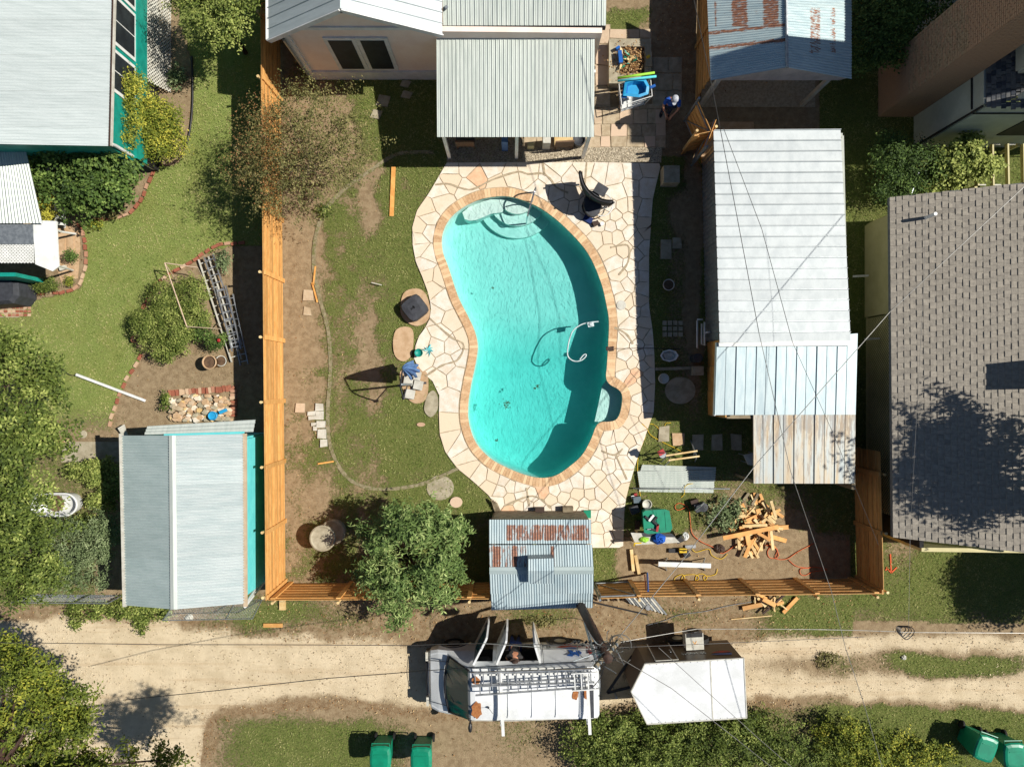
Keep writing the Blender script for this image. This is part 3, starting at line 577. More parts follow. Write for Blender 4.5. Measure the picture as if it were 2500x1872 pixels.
# pebble strip and slab path to the gate
mb = MB(); mb.prism([P2(*p) for p in [(1090,336),(1618,345),(1614,398),(1091,396)]], -.02, .012); peb = struct('pebble_path', mb, M['mortar'])
n = 9000; px = rng.uniform(1278, 1612, n); py = rng.uniform(361, 396, n); X = (px-1250)*H/F; Y = (936-py)*H/F
nr = rng.normal(size=(n, 3))*.3; nr[:, 2] = 1
pm = NT('pebbles'); t_ = pm.attr('tint'); pm.col(pm.mix(t_, lin(120, 106, 84), lin(226, 212, 184))); pm.b.inputs['Roughness'].default_value = .7
o = cloud('pebbles', pm.mat, np.stack([X, Y, rng.uniform(.016, .03, n)], 1), nr, rng.uniform(.03, .07, n), rng.uniform(.025, .05, n), rng.random(n)); o['kind'] = 'stuff'
n = 4000; px = rng.uniform(1092, 1278, n); py = rng.uniform(340, 396, n); X = (px-1250)*H/F; Y = (936-py)*H/F; nr = rng.normal(size=(n, 3))*.3; nr[:, 2] = 1
o = cloud('gravel', pm.mat, np.stack([X, Y, rng.uniform(.016, .03, n)], 1), nr, rng.uniform(.03, .07, n), rng.uniform(.025, .05, n), rng.random(n)*.6); o['kind'] = 'stuff'  # same pebbles, tint kept darker for the patio roof's shade
path = MB().prism([P2(*p) for p in [(1448,265),(1625,255),(1625,362),(1278,362),(1278,330),(1448,330)]], -.02, .01); path = struct('path', path, M['mortar'])
def slabs(rects, m, parent, z=.03, name='slab', jit=1.5):
    for (x0, y0, x1, y1) in rects:
        q = [(x0+1, y0+1), (x1-1, y0+1), (x1-1, y1-1), (x0+1, y1-1)]; q = [(a+random.uniform(-jit, jit), b+random.uniform(-jit, jit)) for a, b in q]
        mb = MB(); mb.prism([P2(*p) for p in q], .004, z+random.uniform(0, .012)); mb.build(name, m, parent)
sl_ = []
for (y0, y1, xs) in ((268,304,[1450,1470,1512,1545,1580,1600,1625]), (304,334,[1450,1468,1490,1532,1566,1600,1625]), (334,361,[1278,1310,1350,1392,1430,1466,1491,1530,1572,1600,1625]),(255,268,[1510,1560,1625])):
    sl_ += [(xs[k], y0, xs[k+1], y1) for k in range(len(xs)-1)]
slabs(sl_, M['brownpaver'], path)
p2 = MB().prism([P2(*p) for p in [(1450,60),(1490,60),(1490,262),(1450,262)]], -.02, .008); p2 = struct('side_path', p2, M['mortar'])
slabs([(1452,62,1488,108),(1452,110,1488,160),(1452,162,1488,210),(1452,212,1488,258)], M['brownpaver'], p2)
p3 = MB().prism([P2(*p) for p in [(1486,72),(1590,72),(1590,98),(1486,98)]], -.02, .008); p3 = struct('slab_row', p3, M['mortar'])
slabs([(1487,73,1528,96),(1534,73,1560,96),(1562,73,1588,96)], M['brownpaver'], p3)
p4 = MB().prism([P2(*p) for p in [(1592,140),(1665,140),(1665,262),(1592,262)]], -.02, .006); p4 = struct('shaded_path', p4, M['mortar'])
slabs([(1593,142,1630,180),(1632,142,1662,180),(1593,182,1640,222),(1642,182,1664,222),(1593,224,1625,260),(1627,224,1664,260)], M['concrete'], p4)
# mowing strip: a curved ribbon of pale concrete let into the lawn
def ribbon(name, pts, w, m, parent=None, z=.02):
    P = smooth_path([W(a, b) for a, b in pts], 8); mb = MB(); L = []; Rr = []
    for i, p in enumerate(P):
        d = P[min(i+1, len(P)-1)]-P[max(i-1, 0)]; d.normalize(); nn = Vector((-d.y, d.x, 0)); ww = w*random.uniform(.8, 1.1); L.append(p+nn*ww/2); Rr.append(p-nn*ww/2)
    n = len(P); zz = lambda p, s: (p.x, p.y, s)
    mb.add([zz(p, z) for p in L]+[zz(p, z) for p in Rr]+[zz(p, -.03) for p in L]+[zz(p, -.03) for p in Rr], [(n+i, n+i+1, i+1, i) for i in range(n-1)]+[(i, i+1, 2*n+i+1, 2*n+i) for i in range(n-1)]+[(3*n+i, 3*n+i+1, n+i+1, n+i) for i in range(n-1)])
    return mb, name
mb, _ = ribbon('x', [(1060,371),(985,374),(950,386),(900,420),(850,455),(800,505),(775,560),(766,620),(770,680),(785,745),(800,800),(806,860),(806,920),(801,985),(801,1050),(810,1100),(835,1150),(870,1180),(920,1193),(985,1190),(1045,1176),(1117,1143)], .12, M['concrete'])
one('lawn_edging', mb, mat('mowing_strip', lin(150, 140, 112), lin(122, 112, 84), 9, .9, bump=.5, spots=(lin(104, 104, 62), .52, 8)), 'long curving concrete strip let into the patchy lawn', 'lawn edging')
# ------------------------------------------------ roofs, walls, fences
def L3(a, b, t): return Vector(a)*(1-t)+Vector(b)*t
def croof(parent, c00, c10, c11, c01, n, pitch, mat, amp=.012, prof='sin', rust=None, nv=1, name='roof_panel', lift=.004, thick=.006, trim=0., gap=0.):
    """sheets side by side along u (c00->c10), ribs running along v (c00->c01)"""
    c00, c10, c11, c01 = map(Vector, (c00, c10, c11, c01)); L = (c10-c00).length; nrm = (c10-c00).cross(c01-c00).normalized()
    if nrm.z < 0: nrm = -nrm
    out = []
    for k in range(n):
        t0, t1 = k/n, (k+1-gap)/n; w = L/n; m = max(1, round(w/pitch)); S_ = []
        if prof == 'sin':
            for q in range(m):
                for j in range(6): S_.append(((q+j/6)/m, amp*math.sin(2*math.pi*j/6)))
            S_.append((1, 0))
        else:      # standing seams
            e = min(.022/w*m, .3)/m
            for q in range(m):
                a = q/m; S_ += [(a, 0), (a+e*.25, amp), (a+e*.9, amp), (a+e*1.15, 0)]
                if prof == 'rib': S_ += [(a+.5/m-e*.2, 0), (a+.5/m, amp*.45), (a+.5/m+e*.4, 0)]
            S_.append((1, 0))
        mb = MB(); mb.a = []; j0 = random.uniform(-trim, trim); j1 = random.uniform(-trim, trim)
        for side in (0, 1):
            base = len(mb.v)
            for i in range(nv+1):
                v = i/nv
                if trim: v = v+(j0 if i == 0 else 0)+(j1 if i == nv else 0)
                for s_, h in S_:
                    u = t0+(t1-t0)*min(s_, .9995); p = L3(L3(c00, c10, u), L3(c01, c11, u), v)+nrm*(h+lift*(k % 2)-(thick if side else 0))
                    mb.v.append(tuple(p))
                    if rust:
                        x, y, z = p; s = F/(H-z); mb.a.append(float(rust(1250+x*s, 936-y*s)))
                    else: mb.a.append(0.)
            ns = len(S_)
            for i in range(nv):
                for j in range(ns-1):
                    q = (base+i*ns+j, base+i*ns+j+1, base+(i+1)*ns+j+1, base+(i+1)*ns+j); mb.f.append(q if (side == 0) else q[::-1]); mb.m.append(0)
        ns = len(S_); h = len(mb.v)//2
        for i0 in (0, nv):
            for j in range(ns-1): q = (i0*ns+j, i0*ns+j+1, h+i0*ns+j+1, h+i0*ns+j); mb.f.append(q); mb.m.append(0)
        out.append(mb.build(name, mat, parent))
    return out
def wallbox(parent, x0, y0, x1, y1, z0, z1, mat, name='wall', t=.12):
    mb = MB(); a = Vector((x0, y0, 0)); b = Vector((x1, y1, 0)); mb.beam(a+Vector((0, 0, (z0+z1)/2)), b+Vector((0, 0, (z0+z1)/2)), t, z1-z0); return mb.build(name, mat, parent)
def siding(parent, x0, y0, x1, y1, z0, z1, mat, nx, ny, step=.2):
    """horizontal lap boards standing slightly proud of a wall line, outward normal nx, ny"""
    z = z0
    while z < z1-.02:
        h = min(step, z1-z)-.008; mb = MB(); mb.beam((x0+nx*.075, y0+ny*.075, z+h/2), (x1+nx*.075, y1+ny*.075, z+h/2), .022, h); mb.build('siding_board', mat, parent); z += step
def lattice(parent, a, b, c, d, mat, pitch=.13, w=.035, name='lattice', t=.008):
    """crossed laths on the quad a (origin), b (u end), d (v end); clipped to the quad"""
    a, b, c, d = map(Vector, (a, b, c, d)); U = (b-a).length; Vv = (d-a).length; u = (b-a)/U; v = (d-a)/Vv; nn = u.cross(v).normalized(); mb = MB()
    k = -Vv
    while k < U:
        s0 = max(0, -k); s1 = min(Vv, U-k)
        if s1-s0 > .05:
            p = a+u*(k+s0)+v*s0; q = a+u*(k+s1)+v*s1; mb.beam(p+nn*t, q+nn*t, w, t, up=nn); k2 = k
            p = a+u*(U-k-s0)+v*s0; q = a+u*(U-k-s1)+v*s1; mb.beam(p, q, w, t, up=nn)
        k += pitch
    return mb.build(name, mat, parent)
def fence(label, a, b, h, nside, gaps=(), bw=.14, posts=2.0, cat='fence', first=0.):
    """boards from a to b (world xy); nside = unit normal of the face with the post covers"""
    a = Vector((a[0], a[1], 0)); b = Vector((b[0], b[1], 0)); d = b-a; L = d.length; d.normalize(); nn = Vector((nside[0], nside[1], 0)).normalized(); rz = math.atan2(d.y, d.x)
    t = thing('wooden_fence', label, cat, tuple(a+d*L/2)); rows = max(3, round(h/.142)); rh = h/rows
    seg = [0]+[x for g in gaps for x in g]+[L]
    for i in range(0, len(seg), 2):
        s = seg[i]; c0 = first
        while c0 <= s+.05: c0 += posts
        while s < seg[i+1]-.02:
            e = min(c0, seg[i+1]); e = seg[i+1] if seg[i+1]-e < .15 else e; mb = MB(); mb.box((0, 0, 0), (e-s-.004, .016, rh+.008)); ob = mb.build('board', M['cedar']); me_ = ob.data; bpy.data.objects.remove(ob)
            for r in range(rows):
                o = bpy.data.objects.new('board', me_); C.objects.link(o); o.parent = t; o.location = (a+d*(s+e)/2+nn*(.009 if r % 2 else -.009)+Vector((0, 0, .02+rh*(r+.5))))-Vector(ORG[t]); o.rotation_euler = (random.uniform(-.02, .02), 0, rz+random.uniform(-.002, .002))
            s = e; c0 += posts
    for z in (.35, h*.55, h-.25):
        seg = [0]+[x for g in gaps for x in g]+[L]
        for i in range(0, len(seg), 2):
            if seg[i+1]-seg[i] > .1: mb = MB(); mb.beam(a+d*seg[i]-nn*.035+Vector((0, 0, z)), a+d*seg[i+1]-nn*.035+Vector((0, 0, z)), .04, .09); mb.build('rail', M['cedar'], t)
    s = first
    while s < L+.1:
        if not any(g0+.1 < s < g1-.1 for g0, g1 in gaps):
            mb = MB(); mb.box(tuple(a+d*s+nn*.035+Vector((0, 0, h/2))), (.14, .04, h+.03), rz); mb.build('post_cover', M['cedar'], t)
            mb = MB(); mb.cyl(tuple(a+d*s-nn*.09), .035, h+.05, 8); p = mb.build('post', M['cedar_pale'], t); mb = MB(); mb.cyl(tuple(a+d*s-nn*.09+Vector((0, 0, h+.05))), .045, .03, 8); mb.build('post_cap', M['cedar_pale'], p)
        s += posts
    return t
fence('long new golden board fence beside the turquoise shed, left edge of the pool yard', P2(684, -60), P2(697.5, 1424), 1.84, (1, 0), posts=1.98, first=.2)
fence('new board fence along the alley, left of the small rusty shed', P2(700, 1423), P2(1200, 1420), 1.8, (0, 1), first=.15)
fence('new board fence along the alley behind the scrap lumber', P2(1536, 1418), P2(2090, 1411), 1.72, (0, 1), first=.02, posts=1.82)
fence('shaded end fence behind the corner right of the lumber pile', P2(2091, 1411), P2(2083, 1090), 1.72, (-1, 0), first=.05, posts=1.8)
fence('golden brown fence run beside the rusty carport', P2(1704, -60), P2(1697, 246), 1.75, (-1, 0), first=.4)
fence('short dark fence panel between gate and white roofed shed', P2(1668, 372), P2(1716, 362), 1.7, (0, -1), posts=.6)
# swing gates
def gate(label, a, b, h, z0=.06, nn=(0, 1), handle=True):
    a = Vector((*a, 0)); b = Vector((*b, 0)); d = b-a; L = d.length; d.normalize(); rz = math.atan2(d.y, d.x); n_ = Vector((nn[0], nn[1], 0)); t = thing('wooden_gate', label, 'gate', tuple(a))
    for r in range(12): mb = MB(); mb.box(tuple(a+d*L/2+n_*(.009 if r % 2 else -.009)+Vector((0, 0, z0+h*(r+.5)/12))), (L, .016, h/12+.006), rz); mb.build('board', M['cedar'], t)
    mb = MB(); P = [a+Vector((0, 0, z0+.15)), b+Vector((0, 0, z0+.15)), b+Vector((0, 0, z0+h-.1)), a+Vector((0, 0, z0+h-.1))]; P = [p+n_*.04 for p in P]
    mb.tube(P, .022, 6, closed=True); mb.tube([P[0], P[2]], .018, 6); mb.build('frame', M['steel'], t, False)
    mb = MB(); mb.box(tuple(b+n_*.07+Vector((0, 0, z0+h*.6))), (.05, .03, .16), rz); mb.build('latch', M['black'], t)
    mb = MB(); mb.cyl(tuple(a-d*.06), .04, h+.2, 8); mb.build('post', M['steel'], t); return t
gate('gate with steel frame next to the small rusty shed, on the alley fence', P2(1452, 1422), P2(1532, 1419), 1.7)
gate('open golden gate leaf with steel frame beside the person in blue', P2(1672, 300), P2(1700, 365), 1.7, nn=(-1, .3))
gate('folded open gate leaf next to the white shed corner', P2(1690, 400), P2(1712, 340), 1.7, nn=(-1, -.2))
# ---- pale green roofed bungalow, upper left
b = thing('bungalow', 'teal house with wide pale metal roof in the upper left corner', 'house', (-13.5, 9, 0))
croof(b, W(-60,-40,4.1), W(-60,351,4.1), W(268,357,3.0), W(278,-40,3.0), 9, .085, M['bungalow'], .01, nv=1, lift=.006)
wx = -11.72; wallbox(b, wx, 16, wx, 6.95, .9, 2.95, M['teal']); wallbox(b, wx, 6.95, -18, 6.95, .9, 2.95, M['teal']); siding(b, wx, 15, wx, 6.95, .95, 1.55, M['teal'], 1, 0, .15)
for y0, y1 in ((13.2, 14.4), (11.55, 12.9), (10.0, 11.3), (8.6, 9.7)):
    mb = MB(); mb.box((wx+.075, (y0+y1)/2, 2.2), (.05, y1-y0+.16, 1.3)); f = mb.build('window', M['white'], b)
    for q in (0, 1):
        mb = MB(); w = (y1-y0)/2-.04; mb.box((wx+.105, y0+w/2+.02+q*(w+.04), 2.2), (.014, w, 1.12)); mb.build('pane', M['darkglass'], f)
mb = MB(); mb.box((wx+.09, 10.9, 1.25), (.1, 7.9, .62)); mb.build('skirt_band', M['teal'], b)
lattice(b, (wx+.12, 14.9, .92), (wx+.12, 9.6, .92), (wx+.45, 9.7, .02), (wx+.45, 14.9, .02), M['offwhite'], .115, .032)
mb = MB(); mb.box((wx+.02, 10.9, .45), (.05, 7.8, .88)); mb.build('crawl_space', M['void'], b)
mb = MB(); mb.tube([W(272, 352, 2.95), W(282, 356, 2.7), W(371, 410, .15), W(378, 412, .05)], .05, 8); mb.build('downspout', M['white'], b)
mb = MB(); mb.beam(W(279.5, -40, 2.98), W(270, 357, 2.98), .09, .09); mb.build('gutter', M['offwhite'], b); mb = MB(); mb.beam(W(276, -40, 3.04), W(267, 357, 3.04), .03, .03); mb.build('fascia', M['dark_wood'], b)
# ---- small porch roofs below it
b = thing('porch', 'low corrugated porch roof with white lattice at the far left', 'porch', P2(40, 500)+(0,))
croof(b, W(-60,355,2.35), W(60,352,2.35), W(104,545,2.1), W(-60,545,2.1), 4, .078, M['zinc_plain'], .013, lift=.004)
mb = MB(); mb.slab([W(-60,546,2.0), W(80,547,2.0), W(82,596,1.95), W(-60,596,1.95)], .04); mb.build('flat_panel', M['steel'], b)
mb = MB(); mb.slab([W(80,538,1.98), W(138,540,1.9), W(144,650,1.85), W(128,662,1.85), W(86,645,1.9)], .04); mb.build('white_panel', M['white'], b)
lattice(b, W(-60,597,1.9), W(84,597,1.9), W(84,642,1.8), W(-60,642,1.8), M['white'], .1, .036)
mb = MB(); mb.slab([W(-60,597,1.84), W(84,597,1.84), W(84,642,1.74), W(-60,642,1.74)], .02); mb.build('awning', M['offwhite'], b)
wallbox(b, *P2(-60, 690), *P2(128, 690), .0, 1.75, M['teal'])
mb = MB(); mb.tube([W(104,548,1.95), W(150,566,.8), W(184,571,.1)], .035, 6); mb.tube([W(138,648,1.8), W(178,660,.1)], .035, 6); mb.build('downspout', M['white'], b)
b = thing('garden_ladder', 'white wooden steps beside the porch shrubs', 'ladder', P2(150, 520)+(0,))
mb = MB(); 
for x in (135, 156): mb.beam(W(x, 492, .9), W(x+2, 556, .25), .04, .06)
mb.build('stringer', M['white'], b)
for k in range(4): mb = MB(); mb.beam(W(135, 500+k*15, .8-.15*k), W(158, 502+k*15, .8-.15*k), .09, .02); mb.build('rung', M['white'], b)
# ---- turquoise shed
b = thing('turquoise_shed', 'turquoise walled shed with pale corrugated gable roof, lower left', 'shed', P2(450, 1250)+(0,))
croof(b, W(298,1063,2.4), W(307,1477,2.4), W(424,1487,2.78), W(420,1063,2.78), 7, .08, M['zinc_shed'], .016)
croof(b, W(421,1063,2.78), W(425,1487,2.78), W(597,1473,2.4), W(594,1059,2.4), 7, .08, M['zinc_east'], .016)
mb = MB(); mb.slab([W(412,1063,2.80), W(420,1063,2.83), W(424,1487,2.83), W(416,1487,2.80)], .01); mb.slab([W(420,1063,2.83), W(429,1063,2.8), W(433,1487,2.8), W(424,1487,2.83)], .01); mb.build('ridge_cap', M['zinc_plain'], b)
x1 = -8.1; y1, y0 = W(0,1064,2.4)[1]-.12, W(0,1475,2.4)[1]+.15; x0 = W(300,0,2.4)[0]+.15; M['zinc_shed'].diffuse_color = (1, 1, 1, 1)
wallbox(b, x1, y0, x1, y1, 0, 2.33, M['turq']); wallbox(b, x0, y1, x1, y1, 0, 2.33, M['turq']); wallbox(b, x0, y0, x1, y0, 0, 2.33, M['turq']); wallbox(b, x0, y0, x0, y1, 0, 2.33, M['turq']); siding(b, x1, y0, x1, y1, .05, 2.3, M['turq'], 1, 0, .19)
for xx in (296, 598):
    mb = MB(); mb.beam(W(xx, 1058, 2.37), W(xx+(9 if xx < 400 else 1.5), 1480, 2.37), .1, .08); mb.build('gutter', M['offwhite'] if xx < 400 else M['brownpaver'], b)
mb = MB(); mb.tube([W(598,1480,2.35), W(605,1470,2.1), W(640,1425,.4), W(648,1418,.05)], .05, 8); mb.tube([W(601,1470,2.35), W(643,1408,.1)], .03, 6); mb.build('downspout', M['white'], b)
croof(b, W(360,1040,2.05), W(352,1061,2.2), W(618,1054,2.2), W(624,1024,2.05), 1, .09, M['zinc_plain'], .012, name='lean_to_roof')
mb = MB(); mb.slab([W(400,1059,2.3), W(596,1053,2.3), W(596,1060,2.34), W(400,1064,2.34)], .03); mb.build('fascia', M['turq'], b)
# ---- pink house with gable
b = thing('peach_house', 'peach house with white ribbed gable roof at the top of the yard', 'house', (-4.5, 12, 0))
Yw = 10.1; e0, e1, rx = (-7.03, 3.0), (-1.98, 3.32), (-4.55, 4.69)
croof(b, (e0[0], 9.9, e0[1]), (e0[0], 16, e0[1]), (rx[0], 16, rx[1]), (rx[0], 9.9, rx[1]), 10, .3, M['bungalow'], .03, 'seam')
croof(b, (rx[0], 9.9, rx[1]), (rx[0], 16, rx[1]), (e1[0], 16, e1[1]), (e1[0], 9.9, e1[1]), 10, .3, M['whiteroof'], .03, 'seam')
mb = MB(); mb.beam((e0[0], 9.885, e0[1]-.06), (rx[0], 9.885, rx[1]-.06), .03, .16); mb.beam((rx[0], 9.885, rx[1]-.06), (e1[0], 9.885, e1[1]-.06), .03, .16); mb.build('barge_board', M['white'], b)
mb = MB(); poly = [(-6.55, .55), (-6.55, 2.95), (rx[0], 4.5), (-2.1, 3.1), (2.6, 3.0), (2.6, .55)]; n = len(poly)
mb.add([(x, Yw, z) for x, z in poly]+[(x, Yw+.15, z) for x, z in poly], [tuple(range(n))[::-1], tuple(range(n, 2*n))]+[(i, (i+1) % n, n+(i+1) % n, n+i) for i in range(n)]); mb.build('wall', M['pink'], b)
wallbox(b, -6.53, 10.18, -6.53, 16, .0, 2.93, M['greysiding'])
mb = MB(); mb.box((-1.95, Yw-.02, .27), (9.3, .09, .56)); mb.build('skirt', M['white'], b)
mb = MB(); mb.box((-6.53, Yw-.03, 1.5), (.16, .1, 2.95)); mb.build('corner_board', M['white'], b); mb = MB(); mb.box((-4.4, Yw-.02, 3.32), (3.6, .05, .14)); mb.build('frieze', M['white'], b)
for xa, xb in ((-5.41, -4.71), (-4.46, -3.76)):
    mb = MB(); mb.box(((xa+xb)/2, Yw-.025, 1.72), (xb-xa+.24, .05, 2.12)); f = mb.build('window', M['white'], b)
    mb = MB(); mb.box(((xa+xb)/2, Yw-.056, 1.72), (xb-xa, .012, 1.86)); mb.build('screen', M['darkglass'], f)
mb = MB(); mb.tube([(-6.62, 9.95, 2.9), (-6.62, 10.02, .1)], .04, 6); mb.build('downspout', M['steel'], b)
mb = MB(); mb.beam(W(653, -60, 2.96), W(654, 99, 2.96), .09, .09); mb.build('gutter', M['white'], b)
for (xa, xb, ya, yb, za, zb, nn, nm) in ((1080, 1480, -60, 63, 3.3, 2.95, 9, 'wing_roof_panel'), (1065, 1451, 68, 335, 2.72, 2.26, 8, 'patio_roof_panel')):
    croof(b, W(xa, ya, za), W(xb+1, ya, za), W(xb-1, yb, zb), W(xa+2, yb, zb), nn, .118, M['zinc_plain'], .022, 'rib', name=nm)
mb = MB(); mb.beam(W(1082, 66, 2.82), W(1478, 66, 2.82), .12, .16); mb.build('flashing_or_dark_gap', M['void'], b)  # dark strip painted as the shade in the gap between the two roofs
wallbox(b, -1.9, 10.25, 2.55, 10.25, 0, 2.75, M['pink'], 'back_wall')
for px in (1082, 1262, 1440): mb = MB(); x, y, _ = W(px, 328, 2.2); mb.box((x, y, 1.1), (.1, .1, 2.2)); mb.build('patio_post', M['white'], b)
mb = MB(); mb.beam(W(1072, 329, 2.16), W(1445, 329, 2.16), .1, .14); mb.build('patio_beam', M['white'], b)
mb = MB(); mb.tube([W(1090, 18, 3.0), W(1090, 18, 3.45)], .05, 8); mb.build('vent_pipe', M['steel'], b)
# ---- white roofed shed
b = thing('white_shed', 'long shed with bright white ribbed metal roof right of the pool', 'shed', P2(1880, 620)+(0,))
croof(b, W(1742,318,2.36), W(1757,838,2.36), W(2077,835,2.25), W(2052,316,2.25), 20, .34, M['whiteroof'], .05, 'seam', lift=.0, gap=.055)
mb = MB(); mb.slab([Vector(p)-Vector((0, 0, .02)) for p in (W(1744,320,2.36), W(2050,318,2.25), W(2075,833,2.25), W(1759,836,2.36))], .02); mb.build('underlay', M['steel'], b)
a0, a1 = P2(1713, 388), P2(1723, 834); croof(b, (a0[0], a0[1], .02), (a1[0], a1[1], .02), (a1[0]+.02, a1[1], 2.3), (a0[0]+.02, a0[1], 2.3), 8, .14, M['steel'], .012, name='wall_sheet')
q0, q1 = P2(1980, 388), P2(1990, 834); wallbox(b, a0[0]+.1, a0[1]+.02, q0[0], q0[1], 0, 2.25, M['greysiding']); wallbox(b, q0[0], q0[1], q1[0], q1[1], 0, 2.2, M['greysiding']); wallbox(b, a1[0]+.1, a1[1], q1[0], q1[1], 0, 2.2, M['greysiding'])
# ---- blue-grey roofed workshop with a tan stained extension
b = thing('workshop', 'timber walled workshop with blue-grey ribbed roof and tan stained extension', 'shed', P2(1900, 940)+(0,))
croof(b, W(1749,838,2.22), W(2094,814,2.22), W(2089,1012,2.02), W(1744,1013,2.02), 7, .7, M['zincv'], .03, 'rib')
rf = lambda x, y: .45+.3*math.exp(-((y-1030)/50)**2)
croof(b, W(1838,1010,1.99), W(2089,1010,1.99), W(2086,1180,1.84), W(1839,1180,1.84), 5, .7, M['tan_rust'], .032, 'rib', rust=rf, nv=10)
mb = MB(); mb.beam(W(2080,838,2.3), W(1755,840,2.3), .14, .03); mb.build('flashing_or_dark_gap', M['white'], b)
for k in range(3):
    y0, y1 = 836+k*59, 836+(k+1)*59-1; wallbox(b, *P2(1727.5, y0), *P2(1729, y1), .02, 1.95, M['cedar_orange'], 'wall_panel', .03)
wallbox(b, *P2(1732, 836), *P2(1734, 1010), 0, 1.94, M['old_wood']); wallbox(b, *P2(1731, 1010), *P2(1840, 1010), 0, 1.94, M['old_wood']); wallbox(b, *P2(2020, 836), *P2(2020, 1175), 0, 1.8, M['old_wood']); wallbox(b, *P2(1850, 1165), *P2(2020, 1165), 0, .2, M['old_wood'], 'sill')
mb = MB(); mb.beam(W(1749.5, 836, 2.14), W(1743.5, 1014, 1.96), .05, .12); mb.build('fascia', M['white'], b)
mb = MB(); x, y, _ = W(1842, 1176, 1.8); mb.box((x, y, .9), (.09, .09, 1.8)); mb.build('post', M['old_wood'], b)
b = thing('laundry_table', 'white work table half under the stained extension roof', 'table', P2(1850, 1105)+(0,)); mb = MB(); mb.prism([P2(a, c_, .75) for a, c_ in [(1815,1110),(1845,1105),(1850,1138),(1826,1134)]], .71, .75); mb.build('table_top', M['offwhite'], b)
for a, c_ in ((1820,1112),(1845,1108),(1845,1134),(1826,1130)): mb = MB(); mb.cyl(P2(a, c_, .7)+(0,), .02, .71, 6); mb.build('leg', M['steel'], b)
# ---- carport with rusty gable roof
b = thing('carport', 'open carport with rust streaked gable roof at the top right', 'carport', P2(1900, 100)+(0,))
rl = lambda x, y: max(.9*math.exp(-((y-(118-(x-1735)*.11))/7)**2), .85*math.exp(-((y-(82-(x-1735)*.12))/6)**2), (.8 if 1745 < x < 1905 and y < 66 else 0)*(1 if (x//38) % 2 else .35))
croof(b, W(1724,-60,2.3), W(1735,197,2.3), W(1921,165,3.18), W(1917,-60,3.18), 6, .075, M['carport'], .011, rust=rl, nv=30)
rr_ = lambda x, y: .62 if (1955 < x < 2040 and 20 < y < 130 and (int(x/26) % 2 == 0)) else .1
croof(b, W(1922,165,3.18), W(1918,-60,3.18), W(2079,-60,2.3), W(2079,193,2.3), 6, .075, M['carport'], .011, rust=rr_, nv=30)
mb = MB(); mb.tube([W(1918,-60,3.2), W(1922,166,3.2)], .045, 6); mb.build('ridge_cap', M['steel'], b)
Yc = 9.12; mb = MB(); P = [W(1740,198,2.28), W(1921,169,3.1), W(2072,194,2.28)]; P = [(p[0], Yc, p[2]) for p in P]+[(W(2055,194,2.28)[0], Yc, 2.1), (W(1755,198,2.28)[0], Yc, 2.1)]; n = 5
mb.add(P+[(x, Yc+.05, z) for x, y, z in P], [tuple(range(n)), tuple(range(n, 2*n))[::-1]]+[(i, n+i, n+(i+1) % n, (i+1) % n) for i in range(n)]); mb.build('gable_panel', mat('gable_white', lin(206, 192, 184), None, 3, .7), b)
for xt in (1757, 2026):
    for yy in (9.2, 13):
        x = W(xt, 0, 2.1)[0]; mb = MB(); mb.box((x, yy, 1.05), (.12, .12, 2.1)); mb.build('post', M['offwhite'], b)
floor_ = MB().prism([P2(*p) for p in [(1712,120),(1990,120),(1990,262),(1712,262)]], -.02, .008); struct('carport_floor', floor_, M['mortar'])
mb = MB().prism([P2(*p) for p in [(1712,298),(1840,298),(1840,400),(1712,400)]], -.02, .01); struct('concrete_pad', mb, M['tanstone'])
# ---- small rusty roofed shed in the fence line
b = thing('small_shed', 'small shed with rust streaked corrugated roof in the alley fence', 'shed', P2(1322, 1380)+(0,))
r1 = lambda x, y: (.62+.35*abs(math.sin(x*.09)*math.sin(x*.031+1))) if (1236 < x < 1438 and 1280 < y < 1322) else .05
r2 = lambda x, y: max(.95 if (1203 < x < 1222 or 1250 < x < 1262 or 1344 < x < 1352) else 0, .5 if x < 1285 else .0)*(1 if y > 1334 else .3)
croof(b, W(1194,1268,1.72), W(1443,1268,1.72), W(1444,1327,1.84), W(1194,1327,1.84), 4, .078, M['zincv'], .014, rust=r1, nv=12)
croof(b, W(1194,1330,1.92), W(1446,1329,1.92), W(1449,1388,2.12), W(1195,1388,2.12), 4, .078, M['zincv'], .014, rust=r2, nv=12)
croof(b, W(1195,1396,2.12), W(1449,1396,2.12), W(1449,1448,1.98), W(1197,1449,1.98), 4, .078, M['zincv'], .014)
croof(b, W(1198,1446,1.95), W(1448,1445,1.95), W(1447,1483,1.82), W(1200,1489,1.82), 4, .078, M['zincv'], .014)
mb = MB(); mb.slab([W(1195,1384,2.14), W(1449,1383,2.14), W(1449,1392,2.17), W(1195,1392,2.17)], .01); mb.slab([W(1195,1392,2.17), W(1449,1392,2.17), W(1449,1401,2.13), W(1195,1401,2.13)], .01); mb.build('ridge_cap', M['zinc_shed'], b)
mb = MB(); c = [W(1289,1364,2.5), W(1352,1362,2.5), W(1353,1392,2.56), W(1289,1393,2.56)]; mb.slab(c, .45); cu = mb.build('cupola', M['steel'], b)
croof(cu, *[Vector(p)+Vector((0, 0, .015)) for p in c], 1, .078, M['zincv'], .012, name='cupola_roof'); ORG[cu] = ORG[b]
croof(cu, W(1289,1393,2.57), W(1353,1392,2.57), W(1353,1424,2.35), W(1289,1425,2.35), 1, .078, M['zincv'], .012, name='cupola_slope')
xa, ya = P2(1205, 1275, 1.7); xb, yb = P2(1438, 1480, 1.8)
for q in ((xa, ya, xb, ya), (xa, yb, xb, yb), (xa, ya, xa, yb), (xb, ya, xb, yb)): wallbox(b, *q, 0, 1.7, M['old_wood'])
